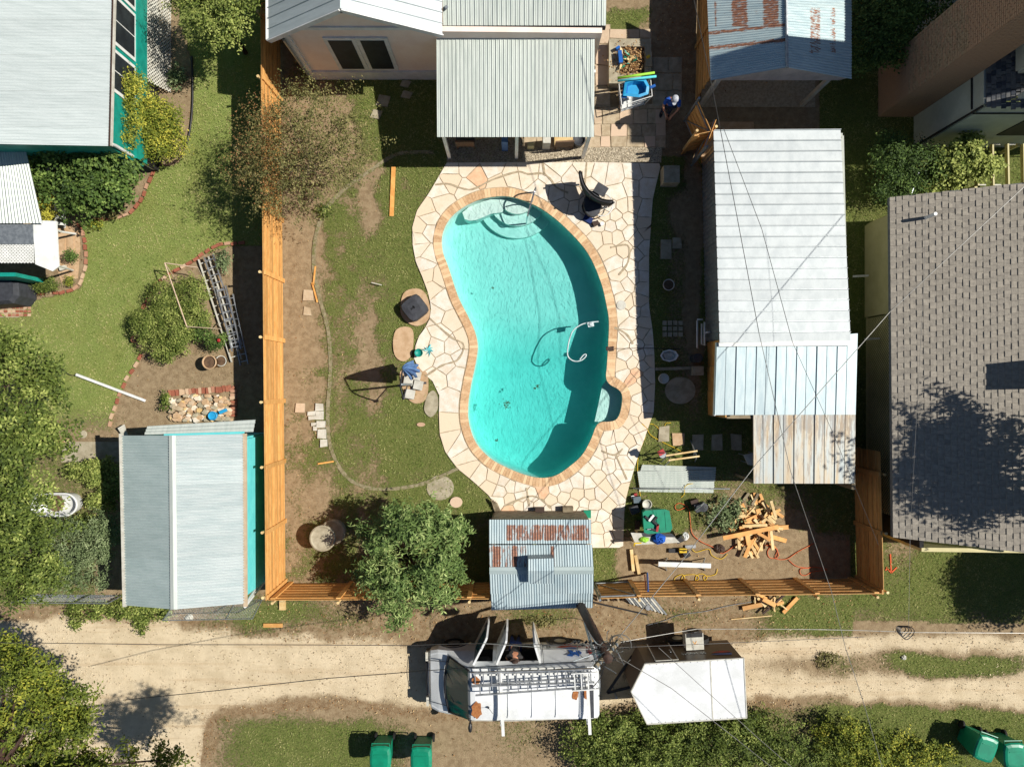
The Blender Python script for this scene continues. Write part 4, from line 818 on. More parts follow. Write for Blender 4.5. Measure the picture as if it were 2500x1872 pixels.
# ---- shingled house on the right
b = thing('shingled_house', 'large house with grey shingle roof along the right edge', 'house', (14, 0, 0))
c00, c01 = Vector(W(2172,482,2.5)), Vector(W(2180,1311,2.5)); sl2 = .28; dx = 4.6
c10 = c00+Vector((dx, .25, dx*sl2)); c11 = c01+Vector((dx, -.35, dx*sl2)); nn = (c10-c00).cross(c01-c00).normalized(); nn = -nn if nn.z < 0 else nn
mb = MB(); mb.slab([c00-nn*.02, c10-nn*.02, c11-nn*.02, c01-nn*.02], .12); mb.build('roof_deck', M['shingle2'], b)
U = (c10-c00).length; V_ = (c01-c00).length; ex = .172; tab = .33; rest = MB(); cnt = 0; nr_ = int(U/ex); nt = int(V_/tab); protos = []
for i in range(nr_):
    v = -random.random()*tab; k = i*3
    while v < V_:
        thick = k % 2 == 0; w = (.175 if thick else .155)*random.uniform(.88, 1.12); v0, v1 = max(v, 0), min(v+w, V_); v += w; k += 1
        if v1-v0 < .04: continue
        u0 = i*ex; u1 = u0+ex; q = []; hb = .024 if thick else .008
        for u, vv, hh in ((u0, v0+.002, hb), (u1, v0+.002, .004), (u1, v1-.002, .004), (u0, v1-.002, hb)): q.append(tuple(L3(L3(c00, c10, u/U), L3(c01, c11, u/U), vv/V_)+nn*hh))
        m_ = MB() if cnt < 300 and i < 12 and random.random() < .5 else rest; m_.slab(q, .012)
        if m_ is not rest: m_.build('shingle', M['shingle'], b); cnt += 1
rest.build('shingles', M['shingle'], b)['kind'] = 'stuff'
mb = MB(); p0 = W(2262, 531, 2.8); mb.cyl((p0[0], p0[1], 2.6), .05, .65, 12); mb.build('vent_pipe', M['white'], b)
mb = MB(); q = (W(2590, 905, 3.6)); mb.box((q[0]+.1, q[1], 4.1), (.7, .74, 1.7)); mb.build('chimney', M['brick'], b)
X = 11.72; Ya, Yb, Yc_ = (936-552)*.013545, (936-775)*.013545, (936-1170)*.013545
wallbox(b, X, Ya, X, Yb, 0, 2.3, M['cream']); wallbox(b, X, Ya, 16, Ya, 0, 2.3, M['cream']); wallbox(b, X+.5, Yb, X+.5, -4.9, 0, 2.3, M['void']); wallbox(b, X+.5, -4.95, 16, -5.0, 0, 2.3, M['cream'])  # wall behind the lattice coloured near-black for the shade of the gap
lattice(b, (X, Yb-.05, .05), (X, Yc_-.9, .05), (X, Yc_-.9, 2.3), (X, Yb-.05, 2.3), M['cream'], .12, .04)
mb = MB(); mb.beam((X-.02, Yb, 1.2), (X-.02, Yb, 2.3), .05, .05); mb.beam((X, Yb, .04), (X, Yc_-.9, .04), .05, .06); mb.build('trim', M['cream'], b)
for yy in (675, 828): mb = MB(); mb.beam(W(2082 if yy < 700 else 2110, yy, .9), W(2120 if yy < 700 else 2148, yy-2, 1.0), .06, .06); mb.build('bracket', M['offwhite'], b)
# ---- house with tall brick chimney, top right
b = thing('chimney_house', 'pale sided house with a very tall brick chimney, top right corner', 'house', (14, 10, 0))
wallbox(b, 13.34, 7.86, 13.34, 16, .0, 3.5, M['greysiding']); wallbox(b, 13.4, 7.86, 19, 7.86, .0, 3.5, M['greysiding'])
mb = MB(); mb.box((13.26, 11.6, 3.0), (.03, 7.4, .05)); mb.box((16.5, 7.78, 3.0), (6.4, .03, .05)); mb.box((13.25, 7.8, 1.75), (.05, .05, 3.5)); mb.build('trim', M['void'], b)
mb = MB(); mb.box((16, 7.79, 1.9), (1.6, .04, 1.4)); mb.build('window', M['darkglass'], b)
for i in range(9):
    for j in range(17):
        u = 2409+i*12; v = 66+j*11.5+(i % 2)*5
        mb = MB(); zz = 3.55+i*.05; w_ = 11*random.uniform(.7, 1.2); mb.slab([W(u, v, zz), W(u+11.5, v-1, zz+.04), W(u+11.5, v-1+w_, zz+.04), W(u, v+w_, zz)], .02); mb.build('shingle', M['shingle2'], b)
mb = MB(); mb.slab([W(2406,62,3.5), W(2530,5,3.96), W(2530,222,3.96), W(2408,258,3.5)], .06); mb.build('roof_deck', M['shingle2'], b)
cx0, cx1, cy0, cy1, hz = 12.12, 13.27, 8.82, 10.4, 9.4
mb = MB(); mb.box(((cx0+cx1)/2+.02, (cy0+cy1)/2, hz/2), (cx1-cx0-.04, cy1-cy0-.04, hz)); ch = mb.build('chimney', M['mortar'], b); ORG[ch] = ORG[b]
cs = .075; ks = int(hz/cs); rest = MB(); cnt = 0
for k in range(ks-1, -1, -1):
    z = (k+.5)*cs; off = (.5 if k % 2 else 0)
    for face in (0, 1):
        L = (cy1-cy0) if face == 0 else (cx1-cx0); nb = int(L/.215)+1
        for j in range(-1, nb):
            a = max(0, (j+off)*.215); e = min(L, (j+off)*.215+.2)
            if e-a < .04: continue
            c_ = (cx0-.002+random.uniform(-.003, .003), cy0+(a+e)/2, z) if face == 0 else (cx0+(a+e)/2, cy0-.002, z); d_ = (.03, e-a, cs-.012) if face == 0 else (e-a, .03, cs-.012)
            s = F/(H-z); vis = 1250+cx0*s < 2500 and 936-cy1*s > -20
            m_ = MB() if (face == 0 and vis and cnt < 300) else rest; m_.box(c_, d_)
            if m_ is not rest: m_.build('brick', M['chimbrick'], ch); cnt += 1
rest.build('bricks', M['chimbrick'], ch)['kind'] = 'stuff'
mb = MB(); mb.cyl((12.7, 9.5, 9.4), .28, .5, 12, .24); mb.build('flue', M['chimbrick'], ch)
for q in ((13.95, 8.6, 13.95, 10.3), (13.95, 8.6, 18, 8.6), (13.95, 10.3, 18, 10.3)): wallbox(b, *q, 3.9, 9.6, M['greysiding'], 'unseen_upper_wall')  # upper storeys out of view, added and shaped to shade carport and path
mb = MB(); mb.prism([(13.8, 8.5), (18, 8.5), (18, 10.5), (13.7, 10.5)], 9.6, 9.9); mb.build('unseen_upper_roof', M['shingle2'], b)
for q in ((13.95, 10.3, 13.95, 16), (13.95, 7.9, 18, 7.9)): wallbox(b, *q, 3.9, 6.6, M['greysiding'], 'unseen_upper_wall')
mb = MB(); mb.prism([(13.75, 10.51), (18, 10.51), (18, 16), (13.75, 16)], 6.6, 6.8); mb.build('unseen_side_roof', M['shingle2'], b)
b = thing('deck_frame', 'white timber joist frame beside the lit shrub, right edge', 'timber frame', P2(2450, 400)+(0,))
for x in (2384, 2421, 2458, 2496): mb = MB(); mb.beam(W(x, 352, 1.0), W(x+2, 454, .9), .05, .14); mb.build('joist', M['cream'], b)
for x in (2384, 2421, 2458, 2496): mb = MB(); mb.beam(W(x, 353, .98), W(x+20, 353, .98), .04, .05); mb.beam(W(x, 452, .9), W(x+22, 452, .9), .04, .05); mb.build('brace', M['offwhite'], b)
for x, y in ((2384, 352), (2386, 454), (2490, 352), (2492, 452)): mb = MB(); p = W(x, y, .9); mb.box((p[0], p[1], .42), (.09, .09, .84)); mb.build('leg', M['cream'], b)
# ------------------------------------------------ plants
def foliage(parent, lobes, n, leaf, mat, name='crown', clump=.16, upb=.6, hollow=.55, aspect=.5, per=26, tb=0., seed=0, spray=.0):
    """lobes (cx,cy,cz,rx,ry,rz); leaves gather in clumps near the lobes' surfaces"""
    L = np.array(lobes, float); wt = (L[:, 3]*L[:, 4]*L[:, 5])**.67; wt /= wt.sum(); k = max(4, n//per)
    li = rng.choice(len(L), k, p=wt); d = rng.normal(size=(k, 3)); d[:, 2] = np.abs(d[:, 2])*1.1-.35; d /= np.linalg.norm(d, axis=1, keepdims=True)
    r = (hollow+(1-hollow)*rng.random(k)**.6)[:, None]; r = r*(1+.22*rng.normal(size=(k, 1))*.6); c = L[li, :3]+d*r*L[li, 3:]
    ct = rng.random(k)*.5+tb; ci = np.repeat(np.arange(k), per); m = len(ci); p = c[ci]+rng.normal(size=(m, 3))*clump*np.array([1, 1, .6]); sd = d[ci]+rng.normal(size=(k, 3))[ci]*.5; p = p+sd*(rng.uniform(-.6, 1, m)*spray)[:, None]; p[:, 2] = np.maximum(p[:, 2], .02)
    nr = d[ci]*.7+rng.normal(size=(m, 3))*.55; nr[:, 2] = np.abs(nr[:, 2])+upb
    return cloud(name, mat, p, nr, leaf*rng.uniform(.7, 1.3, m), leaf*aspect*rng.uniform(.7, 1.3, m), ct[ci]+rng.random(m)*.5)
def limbs(t, base, tips, r=.06, mat_='dark_wood', name='trunk', fork=.4):
    base = Vector(base); z = max(p[2] for p in tips)*fork; f = Vector((sum(p[0] for p in tips)/len(tips), sum(p[1] for p in tips)/len(tips), 0))*.35+Vector((base.x, base.y, 0))*.65; f.z = z
    mb = MB(); mb.tube(smooth_path([base, base.lerp(f, .5)+Vector((.03, -.02, 0)), f], 4), r, 7, r2=r*.75); tr = mb.build(name, M[mat_], t, True)
    for p in tips:
        p = Vector(p); mid = f.lerp(p, .5)+Vector((random.uniform(-.12, .12), random.uniform(-.12, .12), .08)); mb = MB(); mb.tube(smooth_path([f, mid, p], 4), r*.6, 5, r2=r*.12)
        for q in range(3): s = mid.lerp(p, random.random()); mb.tube([s, s+Vector((random.uniform(-.4, .4), random.uniform(-.4, .4), random.uniform(.05, .35)))], r*.2, 4, r2=r*.05)
        mb.build('limb', M[mat_], tr); ORG[tr] = ORG[t]
    return tr
def plant(name, label, cat, base, lobes_px, n, leaf, lm, r=.05, group=None, trunk=True, fork=.4, k=1., bark='dark_wood', **kw):
    """lobes_px: (px, py, z, rx_px, ry_px, rz_m) as seen at height z"""
    lb = []
    for (x, y, z, rx, ry, rz) in lobes_px:
        c = W(x, y, z); s = (H-z)/F; lb.append((c[0], c[1], z, rx*s*k, ry*s*k, rz))
    t = thing(name, label, cat, W(*base), group)
    if trunk: limbs(t, W(*base, -.02), [(l[0], l[1], l[2]+.2*l[5]) for l in lb], r, bark, fork=fork)
    else:
        mb = MB()
        for l in lb: mb.tube([(ORG[t][0]+(l[0]-ORG[t][0])*.3, ORG[t][1]+(l[1]-ORG[t][1])*.3, -.01), (l[0], l[1], l[2])], .012, 4)
        mb.build('stem', M['dark_wood'], t)
    o = foliage(None, lb, n, leaf, LM[lm] if isinstance(lm, str) else lm, **kw)
    # move into the thing's frame
    me = o.data; me.transform(Matrix.Translation(-Vector(ORG[t]))); o.parent = t; ORG[o] = ORG[t]; return t
# sparse reddish tree over the left fence
plant('tree', 'sparse brownish tree leaning over the long golden fence', 'tree', (790, 452), [(640,330,2.3,70,80,.5),(730,300,2.7,90,90,.55),(830,300,2.6,80,80,.5),(690,410,2.8,100,80,.6),(790,390,3.0,90,80,.5),(870,350,2.3,55,70,.4),(620,430,2.3,65,70,.4),(650,480,2.2,60,60,.4),(740,470,2.4,70,50,.4),(850,410,2.4,50,50,.4),(690,250,2.2,60,40,.4),(590,380,2.0,40,60,.35),(770,240,2.2,60,35,.35)],
      17000, .068, 'olive', bark='old_wood', r=.06, clump=.05, hollow=.0, per=24, upb=.35, spray=.42)
t_ = [o for o in C.objects if o.name == 'tree'][0]
q = foliage(None, [W(640,400,2.6)+(1.2,1.0,.5), W(640,300,2.4)+(.8,.9,.4)], 1900, .06, LM['russet'], name='reddish_leaves', clump=.16, hollow=.15, per=12, tb=.25); q.data.transform(Matrix.Translation(-Vector(ORG[t_]))); q.parent = t_
plant('leafy_tree', 'long leaved green tree beside the small rusty shed', 'tree', (1000, 1340), [(1010,1290,2.5,95,75,.7),(930,1330,2.2,60,75,.6),(1080,1290,2.3,75,60,.6),(1060,1380,2.4,75,70,.6),(960,1420,2.3,85,80,.65),(1040,1440,2.1,80,60,.5),(910,1400,1.9,50,60,.5),(960,1490,1.7,60,35,.4),(1100,1340,2.1,45,60,.5),(960,1265,2.2,60,40,.5),(1135,1290,1.9,28,24,.25),(890,1290,1.8,24,28,.25),(885,1400,1.7,26,18,.2),(1085,1450,1.8,36,26,.3),(1120,1410,1.7,26,22,.25),(965,1515,1.5,34,20,.25),(1050,1240,2.1,30,22,.25)],
      15000, .155, 'mag', k=.56, r=.09, clump=.07, aspect=.27, per=24, hollow=.3, tb=.02, spray=.24)
plant('corner_tree', 'bright crowned tree at the top edge, left of the fence', 'tree', (600, 130), [(520,30,2.6,72,62,.7),(560,-20,2.7,70,60,.7),(470,-10,2.4,50,50,.6),(540,70,2.3,48,34,.5)], 9000, .085, 'mid', r=.08, clump=.09, per=40, spray=.2, tb=.12)
plant('flowering_shrub', 'yellow green flowering shrub against the bungalow wall', 'shrub', (380, 330), [(306,215,2.1,30,44,.3),(312,285,2.1,34,50,.3),(300,340,2.0,30,36,.3),(300,230,1.9,30,60,.3),(400,300,1.0,46,50,.45),(380,355,.9,50,34,.4),(300,190,1.7,30,32,.35),(330,240,1.3,50,50,.5),(370,290,1.1,60,50,.5),(330,320,1.1,55,45,.45),(420,340,.8,36,40,.4),(290,300,1.7,24,50,.4)], 19000, .072, 'yellow', r=.03, clump=.1, tb=.1, fork=.25)
plant('vine_shrub', 'broad dark green shrub below the bungalow roof corner', 'shrub', (220, 470), [(130,400,1.6,65,42,.5),(210,390,1.7,70,40,.5),(270,400,1.5,55,45,.45),(150,460,1.3,60,40,.45),(220,460,1.4,70,50,.5),(290,450,1.1,45,40,.4),(200,510,.9,55,25,.3),(110,430,1.5,35,35,.4),(120,372,2.0,60,22,.4),(190,370,2.0,60,22,.4),(255,372,2.0,40,20,.35)], 12500, .105, 'dark', r=.04, clump=.1, per=40, spray=.12, aspect=.75, fork=.3)
plant('gold_shrub', 'small yellow leaved shrub between porch roof and steps', 'shrub', (122, 500), [(104,480,.9,20,30,.35),(118,510,.8,18,26,.3)], 2200, .05, 'yellow', r=.02, clump=.06, tb=.5)
plant('bed_shrub', 'upper of two round green shrubs by the clothesline frame', 'shrub', (440, 740), [(400,720,.5,40,32,.3),(465,720,.55,45,42,.35),(470,775,.5,40,40,.35),(410,765,.5,45,30,.3)], 13000, .058, 'mid', r=.02, clump=.07, per=40, spray=.06, tb=.12)
plant('bed_shrub', 'lower of two round green shrubs, beside the clay pot', 'shrub', (400, 820), [(360,800,.55,40,38,.35),(430,810,.6,50,46,.35),(400,850,.5,42,28,.3),(345,780,.4,25,25,.2)], 13000, .058, 'mid', r=.02, clump=.07, per=40, spray=.06, tb=.1)
plant('rose_bush', 'dark rose bush with a red bloom near the ladders', 'shrub', (512, 825), [(500,815,.5,26,24,.3),(530,830,.45,22,20,.3)], 1500, .07, 'dark', r=.015, clump=.07)
rb = [o for o in C.objects if o.name == 'rose_bush'][0]; mb = MB(); mb.lathe(W(535, 831, .72), [(.0, 0), (.05, .01), (.065, .04), (.03, .07), (0, .05)], 8); mb.build('bloom', M['red'], rb, True)
plant('big_tree', 'large tree crown filling the left edge', 'tree', (40, 1120), [(110,930,3.3,45,45,.6),(120,1060,3.2,50,50,.6),(105,1400,3.0,50,50,.6),(30,880,3.6,60,60,.8),(60,1000,3.9,75,90,.9),(30,1100,4.1,75,80,.9),(50,1220,3.9,80,90,.9),(20,1330,3.7,60,90,.8),(60,1420,3.2,60,55,.6),(90,1300,3.0,60,60,.6),(10,830,3.2,40,30,.5)],
      25000, .11, 'mid', k=1.0, r=.14, clump=.11, per=70, tb=-.03, hollow=.2, spray=.3, fork=.5)
plant('alley_tree', 'large yellow green tree at the lower left corner', 'tree', (60, 1750), [(60,1650,3.4,90,70,.8),(140,1700,3.2,75,60,.7),(40,1760,3.6,80,60,.8),(160,1780,3.2,80,50,.7),(90,1850,3.4,100,50,.8),(220,1850,2.9,80,40,.6),(300,1860,2.6,70,28,.5),(400,1850,2.2,45,30,.45),(200,1740,2.6,40,40,.5),(20,1590,3.0,40,30,.6),(590,2060,8,60,46,.5),(690,2030,8,56,50,.5),(640,2110,8,70,50,.5),(560,2140,7.5,60,60,.5),(740,2080,8,40,60,.5)],
      24000, .115, 'yellow', k=.85, r=.15, clump=.11, per=70, aspect=.4, tb=-.12, hollow=.2, spray=.3, fork=.5)
plant('grey_shrub', 'greyish green shrub between the bathtub and turquoise shed', 'shrub', (190, 1370), [(170,1330,1.0,70,60,.5),(235,1320,1.1,50,55,.5),(140,1400,.9,60,40,.45),(230,1390,1.0,50,50,.5),(250,1280,1.0,30,35,.4)], 12000, .062, 'grey', r=.03, clump=.07, per=40, spray=.16, fork=.3)
plant('ivy_patch', 'bright green ivy patch beside the turquoise shed wall', 'ivy', (215, 1180), [(205,1150,.35,46,22,.2),(236,1200,.4,26,50,.25),(215,1275,.3,40,14,.2),(235,1150,.4,24,30,.2),(270,1180,.3,28,60,.2)], 6500, .07, 'mid', r=.012, clump=.07, aspect=.8, tb=.22, trunk=False)
plant('alley_vine', 'green creeper at the alley foot of the turquoise shed', 'vine', (330, 1495), [(220,1490,.15,50,22,.12),(310,1485,.2,50,26,.15),(380,1492,.15,40,20,.12),(180,1500,.1,18,36,.08),(345,1520,.1,16,22,.08)], 4500, .07, 'mid', r=.01, clump=.08, aspect=.7, tb=.1, trunk=False)
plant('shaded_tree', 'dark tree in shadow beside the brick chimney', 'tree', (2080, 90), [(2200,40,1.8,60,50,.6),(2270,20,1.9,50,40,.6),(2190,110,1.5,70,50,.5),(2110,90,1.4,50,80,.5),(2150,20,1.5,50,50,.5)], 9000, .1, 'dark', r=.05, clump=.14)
plant('lit_shrub', 'sunlit bright green shrub by the timber joist frame', 'shrub', (2330, 400), [(2360,380,1.5,40,38,.4),(2320,400,1.4,40,34,.4),(2385,410,1.4,30,30,.35),(2420,405,1.3,24,14,.25),(2300,450,1.0,50,22,.3),(2370,350,1.4,24,18,.3)], 5200, .1, 'mid', r=.03, clump=.1, aspect=.75, tb=.25)
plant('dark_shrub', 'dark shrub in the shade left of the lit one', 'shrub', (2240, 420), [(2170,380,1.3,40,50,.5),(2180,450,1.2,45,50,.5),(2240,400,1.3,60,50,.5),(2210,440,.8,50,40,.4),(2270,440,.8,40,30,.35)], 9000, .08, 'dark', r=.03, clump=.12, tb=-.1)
plant('orange_shrub', 'low orange tinged plant left of the dark shrubs', 'shrub', (2165, 420), [(2165,418,.4,26,16,.2)], 600, .08, 'russet', r=.01, clump=.06, tb=.3, trunk=False)
hd = [(1420+k*62+random.uniform(-10, 10), 1800+random.uniform(-16, 26), random.uniform(.55, 1.0), 52, 46, .45) for k in range(9)]+[(1450+k*70, 1862, .8, 55, 34, .4) for k in range(9)]+[(1500+k*40, 1768+random.uniform(-8, 8), .45, 30, 20, .3) for k in range(10)]
plant('hedge', 'wild green hedge along the alley below the white trailer', 'hedge', (1700, 1820), hd, 36000, .08, 'mid', r=.02, clump=.09, per=60, hollow=.2, spray=.25, tb=-.03, trunk=False)
plant('yellow_bush', 'yellowing bush at the right end of the alley hedge', 'bush', (2130, 1840), [(2060,1800,.7,70,40,.35),(2140,1820,.7,70,36,.35),(2240,1840,.6,70,26,.3),(2100,1860,.7,80,30,.35),(2190,1865,.6,60,24,.3),(2310,1845,.5,40,20,.25)], 11000, .085, 'yellow', r=.015, clump=.09, per=45, spray=.2, tb=-.05, trunk=False)
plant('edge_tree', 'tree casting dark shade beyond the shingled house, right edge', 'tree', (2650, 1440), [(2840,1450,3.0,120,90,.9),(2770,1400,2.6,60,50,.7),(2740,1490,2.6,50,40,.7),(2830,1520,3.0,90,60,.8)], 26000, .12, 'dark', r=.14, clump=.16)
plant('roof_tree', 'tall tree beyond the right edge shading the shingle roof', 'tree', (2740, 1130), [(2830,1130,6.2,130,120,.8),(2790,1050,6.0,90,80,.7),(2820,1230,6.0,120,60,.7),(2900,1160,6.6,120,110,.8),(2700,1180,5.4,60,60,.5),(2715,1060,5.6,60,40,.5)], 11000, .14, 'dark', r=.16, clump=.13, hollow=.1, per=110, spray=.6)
for i, (x, y, rx, ry, z, n, lm, lab, ls) in enumerate([
    (112,695,34,20,.3,2600,'mid','low mounded green shrub in the brick edged bed by the porch',.04),(176,624,12,13,.35,700,'dark','small round dark potted shrub beside the porch roof',.05),
    (168,688,14,12,.15,260,'yellow','small yellowish plant in the porch corner bed',.05),(432,185,22,28,.2,420,'grey','spiky pale plant at the foot of the lattice skirt',.12),
    (1770,1255,55,42,.25,1300,'grey','scrubby weed clump between blue tool and wood pile',.08),(270,510,34,26,.25,700,'olive','straggly plants below the dark green shrub',.07),
    (545,640,22,28,.3,500,'grey','grey leaved plant right of the ladders top end',.07),(2020,1610,30,20,.08,420,'olive','dry weed tuft in the middle of the alley',.09),
    (403,975,10,22,.25,320,'mid','leafy seedling at the left edge of the rubble pile',.07),(235,545,20,10,.2,300,'yellow','tiny yellow green plant beside the brick edging',.06),
    (640,480,30,26,.2,400,'mid','weed tuft at the foot of the golden fence',.07),(790,515,20,20,.12,340,'mid','fresh green tuft where the concrete strip bends',.07),(2250,205,30,30,.6,500,'dark','dark branch sprig beside the chimney brickwork',.1),(1325,1515,45,14,.05,300,'olive','thin weeds under the small shed alley side',.08)]):
    plant('small_plant', lab, 'plant', (x, y), [(x, y, z, rx, ry, z*.8)], n, ls, lm, trunk=False, clump=.05, aspect=.35 if ls > .08 else .6, hollow=.1, per=12)
# ------------------------------------------------ things in the yards
def V(px, py, z=0): return Vector(W(px, py, z))
def pbox(px, py, w, d, h, z0=0, rz=0, m_='white'):
    mb = MB(); c = P2(px, py, z0+h); mb.box((c[0], c[1], z0+h/2), (w, d, h), rz); return mb
def rot2(p, a): return (p[0]*math.cos(a)-p[1]*math.sin(a), p[0]*math.sin(a)+p[1]*math.cos(a))
def bricks(label, pts, step=.24, m_=None, wob=.02, w=.1, l=.2, h=.05, cat='brick edging'):
    t = thing('brick_edging', label, cat, W(*pts[len(pts)//2])); pr = []
    P = resample([W(*p) for p in pts], step)
    for a, b_ in zip(P, P[1:]):
        c = (a+b_)/2; rz = math.atan2(b_.y-a.y, b_.x-a.x)+random.uniform(-.12, .12); mb = MB()
        mb.box((c.x+random.uniform(-wob, wob), c.y+random.uniform(-wob, wob), h/2), (l*random.uniform(.85, 1.05), w, h*random.uniform(.8, 1.2)), rz); mb.build('brick', m_ or M['brick'], t)
    return t
bricks('red brick edging curving round the bed below the dark green shrub', [(376,415),(362,450),(345,490),(320,520),(282,532),(225,541)])
bricks('short double brick edging beside the porch steps', [(188,548),(203,562),(210,610),(212,640),(206,672),(190,702),(150,716),(82,717)])
bricks('brick edging along the lawn beside clothesline frame and shrubs', [(600,592),(560,596),(535,597),(505,615),(468,640),(412,671),(374,701),(357,738),(344,768)])
bricks('lower brick edging between bright lawn and bare bed, under the white gutter pipe', [(346,864),(333,892),(303,937),(284,982),(273,1019),(263,1058)], .27)
bricks('double row brick border round the rubble pile', [(413,961),(470,956),(520,952),(570,947),(571,985),(570,1024)], .11, l=.1, w=.2)
bricks('low brick row at the foot of the bare bed', [(60,1078),(120,1075),(178,1075)], .22)
def stones(label, name, cat, rect, n, rs, mats, top=.16):
    x0, y0, x1, y1 = rect; t = thing(name, label, cat, W((x0+x1)/2, (y0+y1)/2))
    for k in range(n):
        x, y = random.uniform(x0, x1), random.uniform(y0, y1); r = random.uniform(*rs); c = P2(x, y); m_ = random.randint(5, 8); pts = []
        for a in range(m_): q = 2*math.pi*(a+random.uniform(-.3, .3))/m_; rr = r*random.uniform(.7, 1.1); pts.append((c[0]+rr*math.cos(q)*1.3, c[1]+rr*math.sin(q)))
        z = random.uniform(0, top); mb = MB(); n_ = len(pts); h = r*.6; vs = [(a, b_, z) for a, b_ in pts]+[(c[0]+(a-c[0])*.7, c[1]+(b_-c[1])*.7, z+h) for a, b_ in pts]
        mb.add(vs, [tuple(range(n_))[::-1], tuple(range(n_, 2*n_))]+[(i, (i+1) % n_, n_+(i+1) % n_, n_+i) for i in range(n_)]); mb.build('stone', M[random.choice(mats)], t)
    return t
stones('heap of broken tan stones inside the brick border', 'rubble_pile', 'rubble pile', (418,966,562,1026), 190, (.05, .13), ['tanstone','brownpaver','tanstone','concrete','cedar_pale','flag'])
one('watering_can', MB().lathe(V(527,1014,.0), [(.12,0),(.15,.28),(.13,.3),(.1,.26),(0,.26)], 16).box(tuple(V(545,1004,.2)), (.25,.1,.1), .4), M['lightblue'], 'blue watering can on the rubble pile', 'watering can')
# ladders lying on the ground
def ladder(label, a, b_, w, rungs, z=.06, m_='alu', name='ladder', group=None, rr=.014, rail=(.03, .08)):
    a = Vector((a[0], a[1], a[2] if len(a) > 2 else z)); b_ = Vector((b_[0], b_[1], b_[2] if len(b_) > 2 else z)); t = thing(name, label, 'ladder', tuple(a), group); d = (b_-a).normalized(); s = Vector((-d.y, d.x, 0)).normalized()
    for k in (-1, 1): mb = MB(); mb.beam(a+s*w/2*k, b_+s*w/2*k, rail[0], rail[1]); mb.build('side_rail', M[m_], t)
    for i in range(rungs): p = a.lerp(b_, (i+.5)/rungs); mb = MB(); mb.beam(p-s*w/2, p+s*w/2, rr*2.2, rr*1.8); mb.build('rung', M[m_], t)
    return t
ladder('long white ladder lying left of the others', V(497,630,.1), V(578,880,.1), .34, 12, m_='offwhite')
ladder('aluminium ladder stacked over the long white one', V(510,625,.22), V(580,845,.22), .3, 12)
ladder('curved top aluminium ladder nearest the fence shadow', V(540,700,.3), V(578,855,.3), .3, 9)
ladder('narrow ladder half in the fence shadow', V(560,720,.12), V(597,890,.12), .26, 10)
# rusty clothesline frame
t = thing('clothesline_frame', 'rusty pipe frame standing over the green shrubs', 'pipe frame', W(440, 720))
for q in ([V(402,642,.9), V(456,797,.9), V(479,830,.05)], [V(402,642,.9), V(482,653,.9)], [V(456,797,.9), V(540,803,.9)], [V(402,642,.9), V(430,686,.05)], [V(482,653,.9), V(500,690,.05)], [V(540,803,.9), V(530,790,.05)]):
    mb = MB(); mb.tube(q, .018, 5); mb.build('pipe', M['brownpaver'], t)
# clay pots
def pot(label, px, py, z, r, h, m_='tanstone', soil=True, name='pot', r0=.75, n=20):
    c = P2(px, py, z+h); t = thing(name, label, 'pot', (c[0], c[1], z)); mb = MB(); mb.lathe((c[0], c[1], z), [(r*r0, 0), (r, h*.85), (r*1.06, h*.86), (r*1.06, h), (r*.92, h), (r*.9, h*.85), (0, h*.85)], n); mb.build('body', M[m_], t, True)
    if soil: mb = MB(); mb.cyl((c[0], c[1], z+h*.84), r*.88, .02, n); mb.build('soil', M['soil'], t)
    return t
pot('round concrete planter on the bare bed, left of the cream one', 510, 884, 0, .22, .5)
pot('cream pot lying against the round concrete planter', 539, 881, 0, .17, .25, 'offwhite')
pot('white ringed pot in shade beside the white shed', 1633, 695, 0, .18, .3, 'offwhite')
pot('dark round pot at the far corner of the patio roof', 1414, 340, 0, .2, .45, 'charcoal', False)
pot('cream bucket above the green wheeled bin with tools', 1580, 1231, 0, .15, .36, 'offwhite', False, 'bucket')
pot('white lidded bucket beside the round concrete disc', 1621, 924, 0, .16, .38, 'offwhite', False, 'bucket')
pot('glass bucket with teal water on the flagstones', 1022, 861, 0, .13, .26, 'teal', False, 'bucket')
pot('small terracotta pot by the lower shrub', 326, 828, 0, .1, .2, 'brick')
# gutter pipe and cord on the lawn
mb = MB(); mb.beam(V(186,914,.12), V(355,978,.05), .08, .06); one('gutter_pipe', mb, M['white'], 'long white gutter pipe lying across lawn and brick edging', 'gutter pipe')
def cord(label, pts, m_, r=.012, cat='cord', name='cord', z=.02):
    P = smooth_path([tuple(V(p[0], p[1], p[2] if len(p) > 2 else z)) for p in pts], 6); mb = MB(); mb.tube(P, r, 5); return one(name, mb, M[m_], label, cat, smooth=True)
cord('black cord trailing from the white gutter pipe to the big tree', [(100,884,.3),(125,888),(150,900),(170,915),(187,916)], 'black', .016)
cord('dark garden hose edging the bed beside the lattice', [(468,138),(470,190),(470,250),(466,300),(460,335),(452,362)], 'black', .035, 'hose', 'garden_hose', .03)
cord('dark hose curving under the white downspout', [(450,360),(440,385),(415,402),(388,403)], 'dark_wood', .03, 'hose', 'garden_hose', .03)
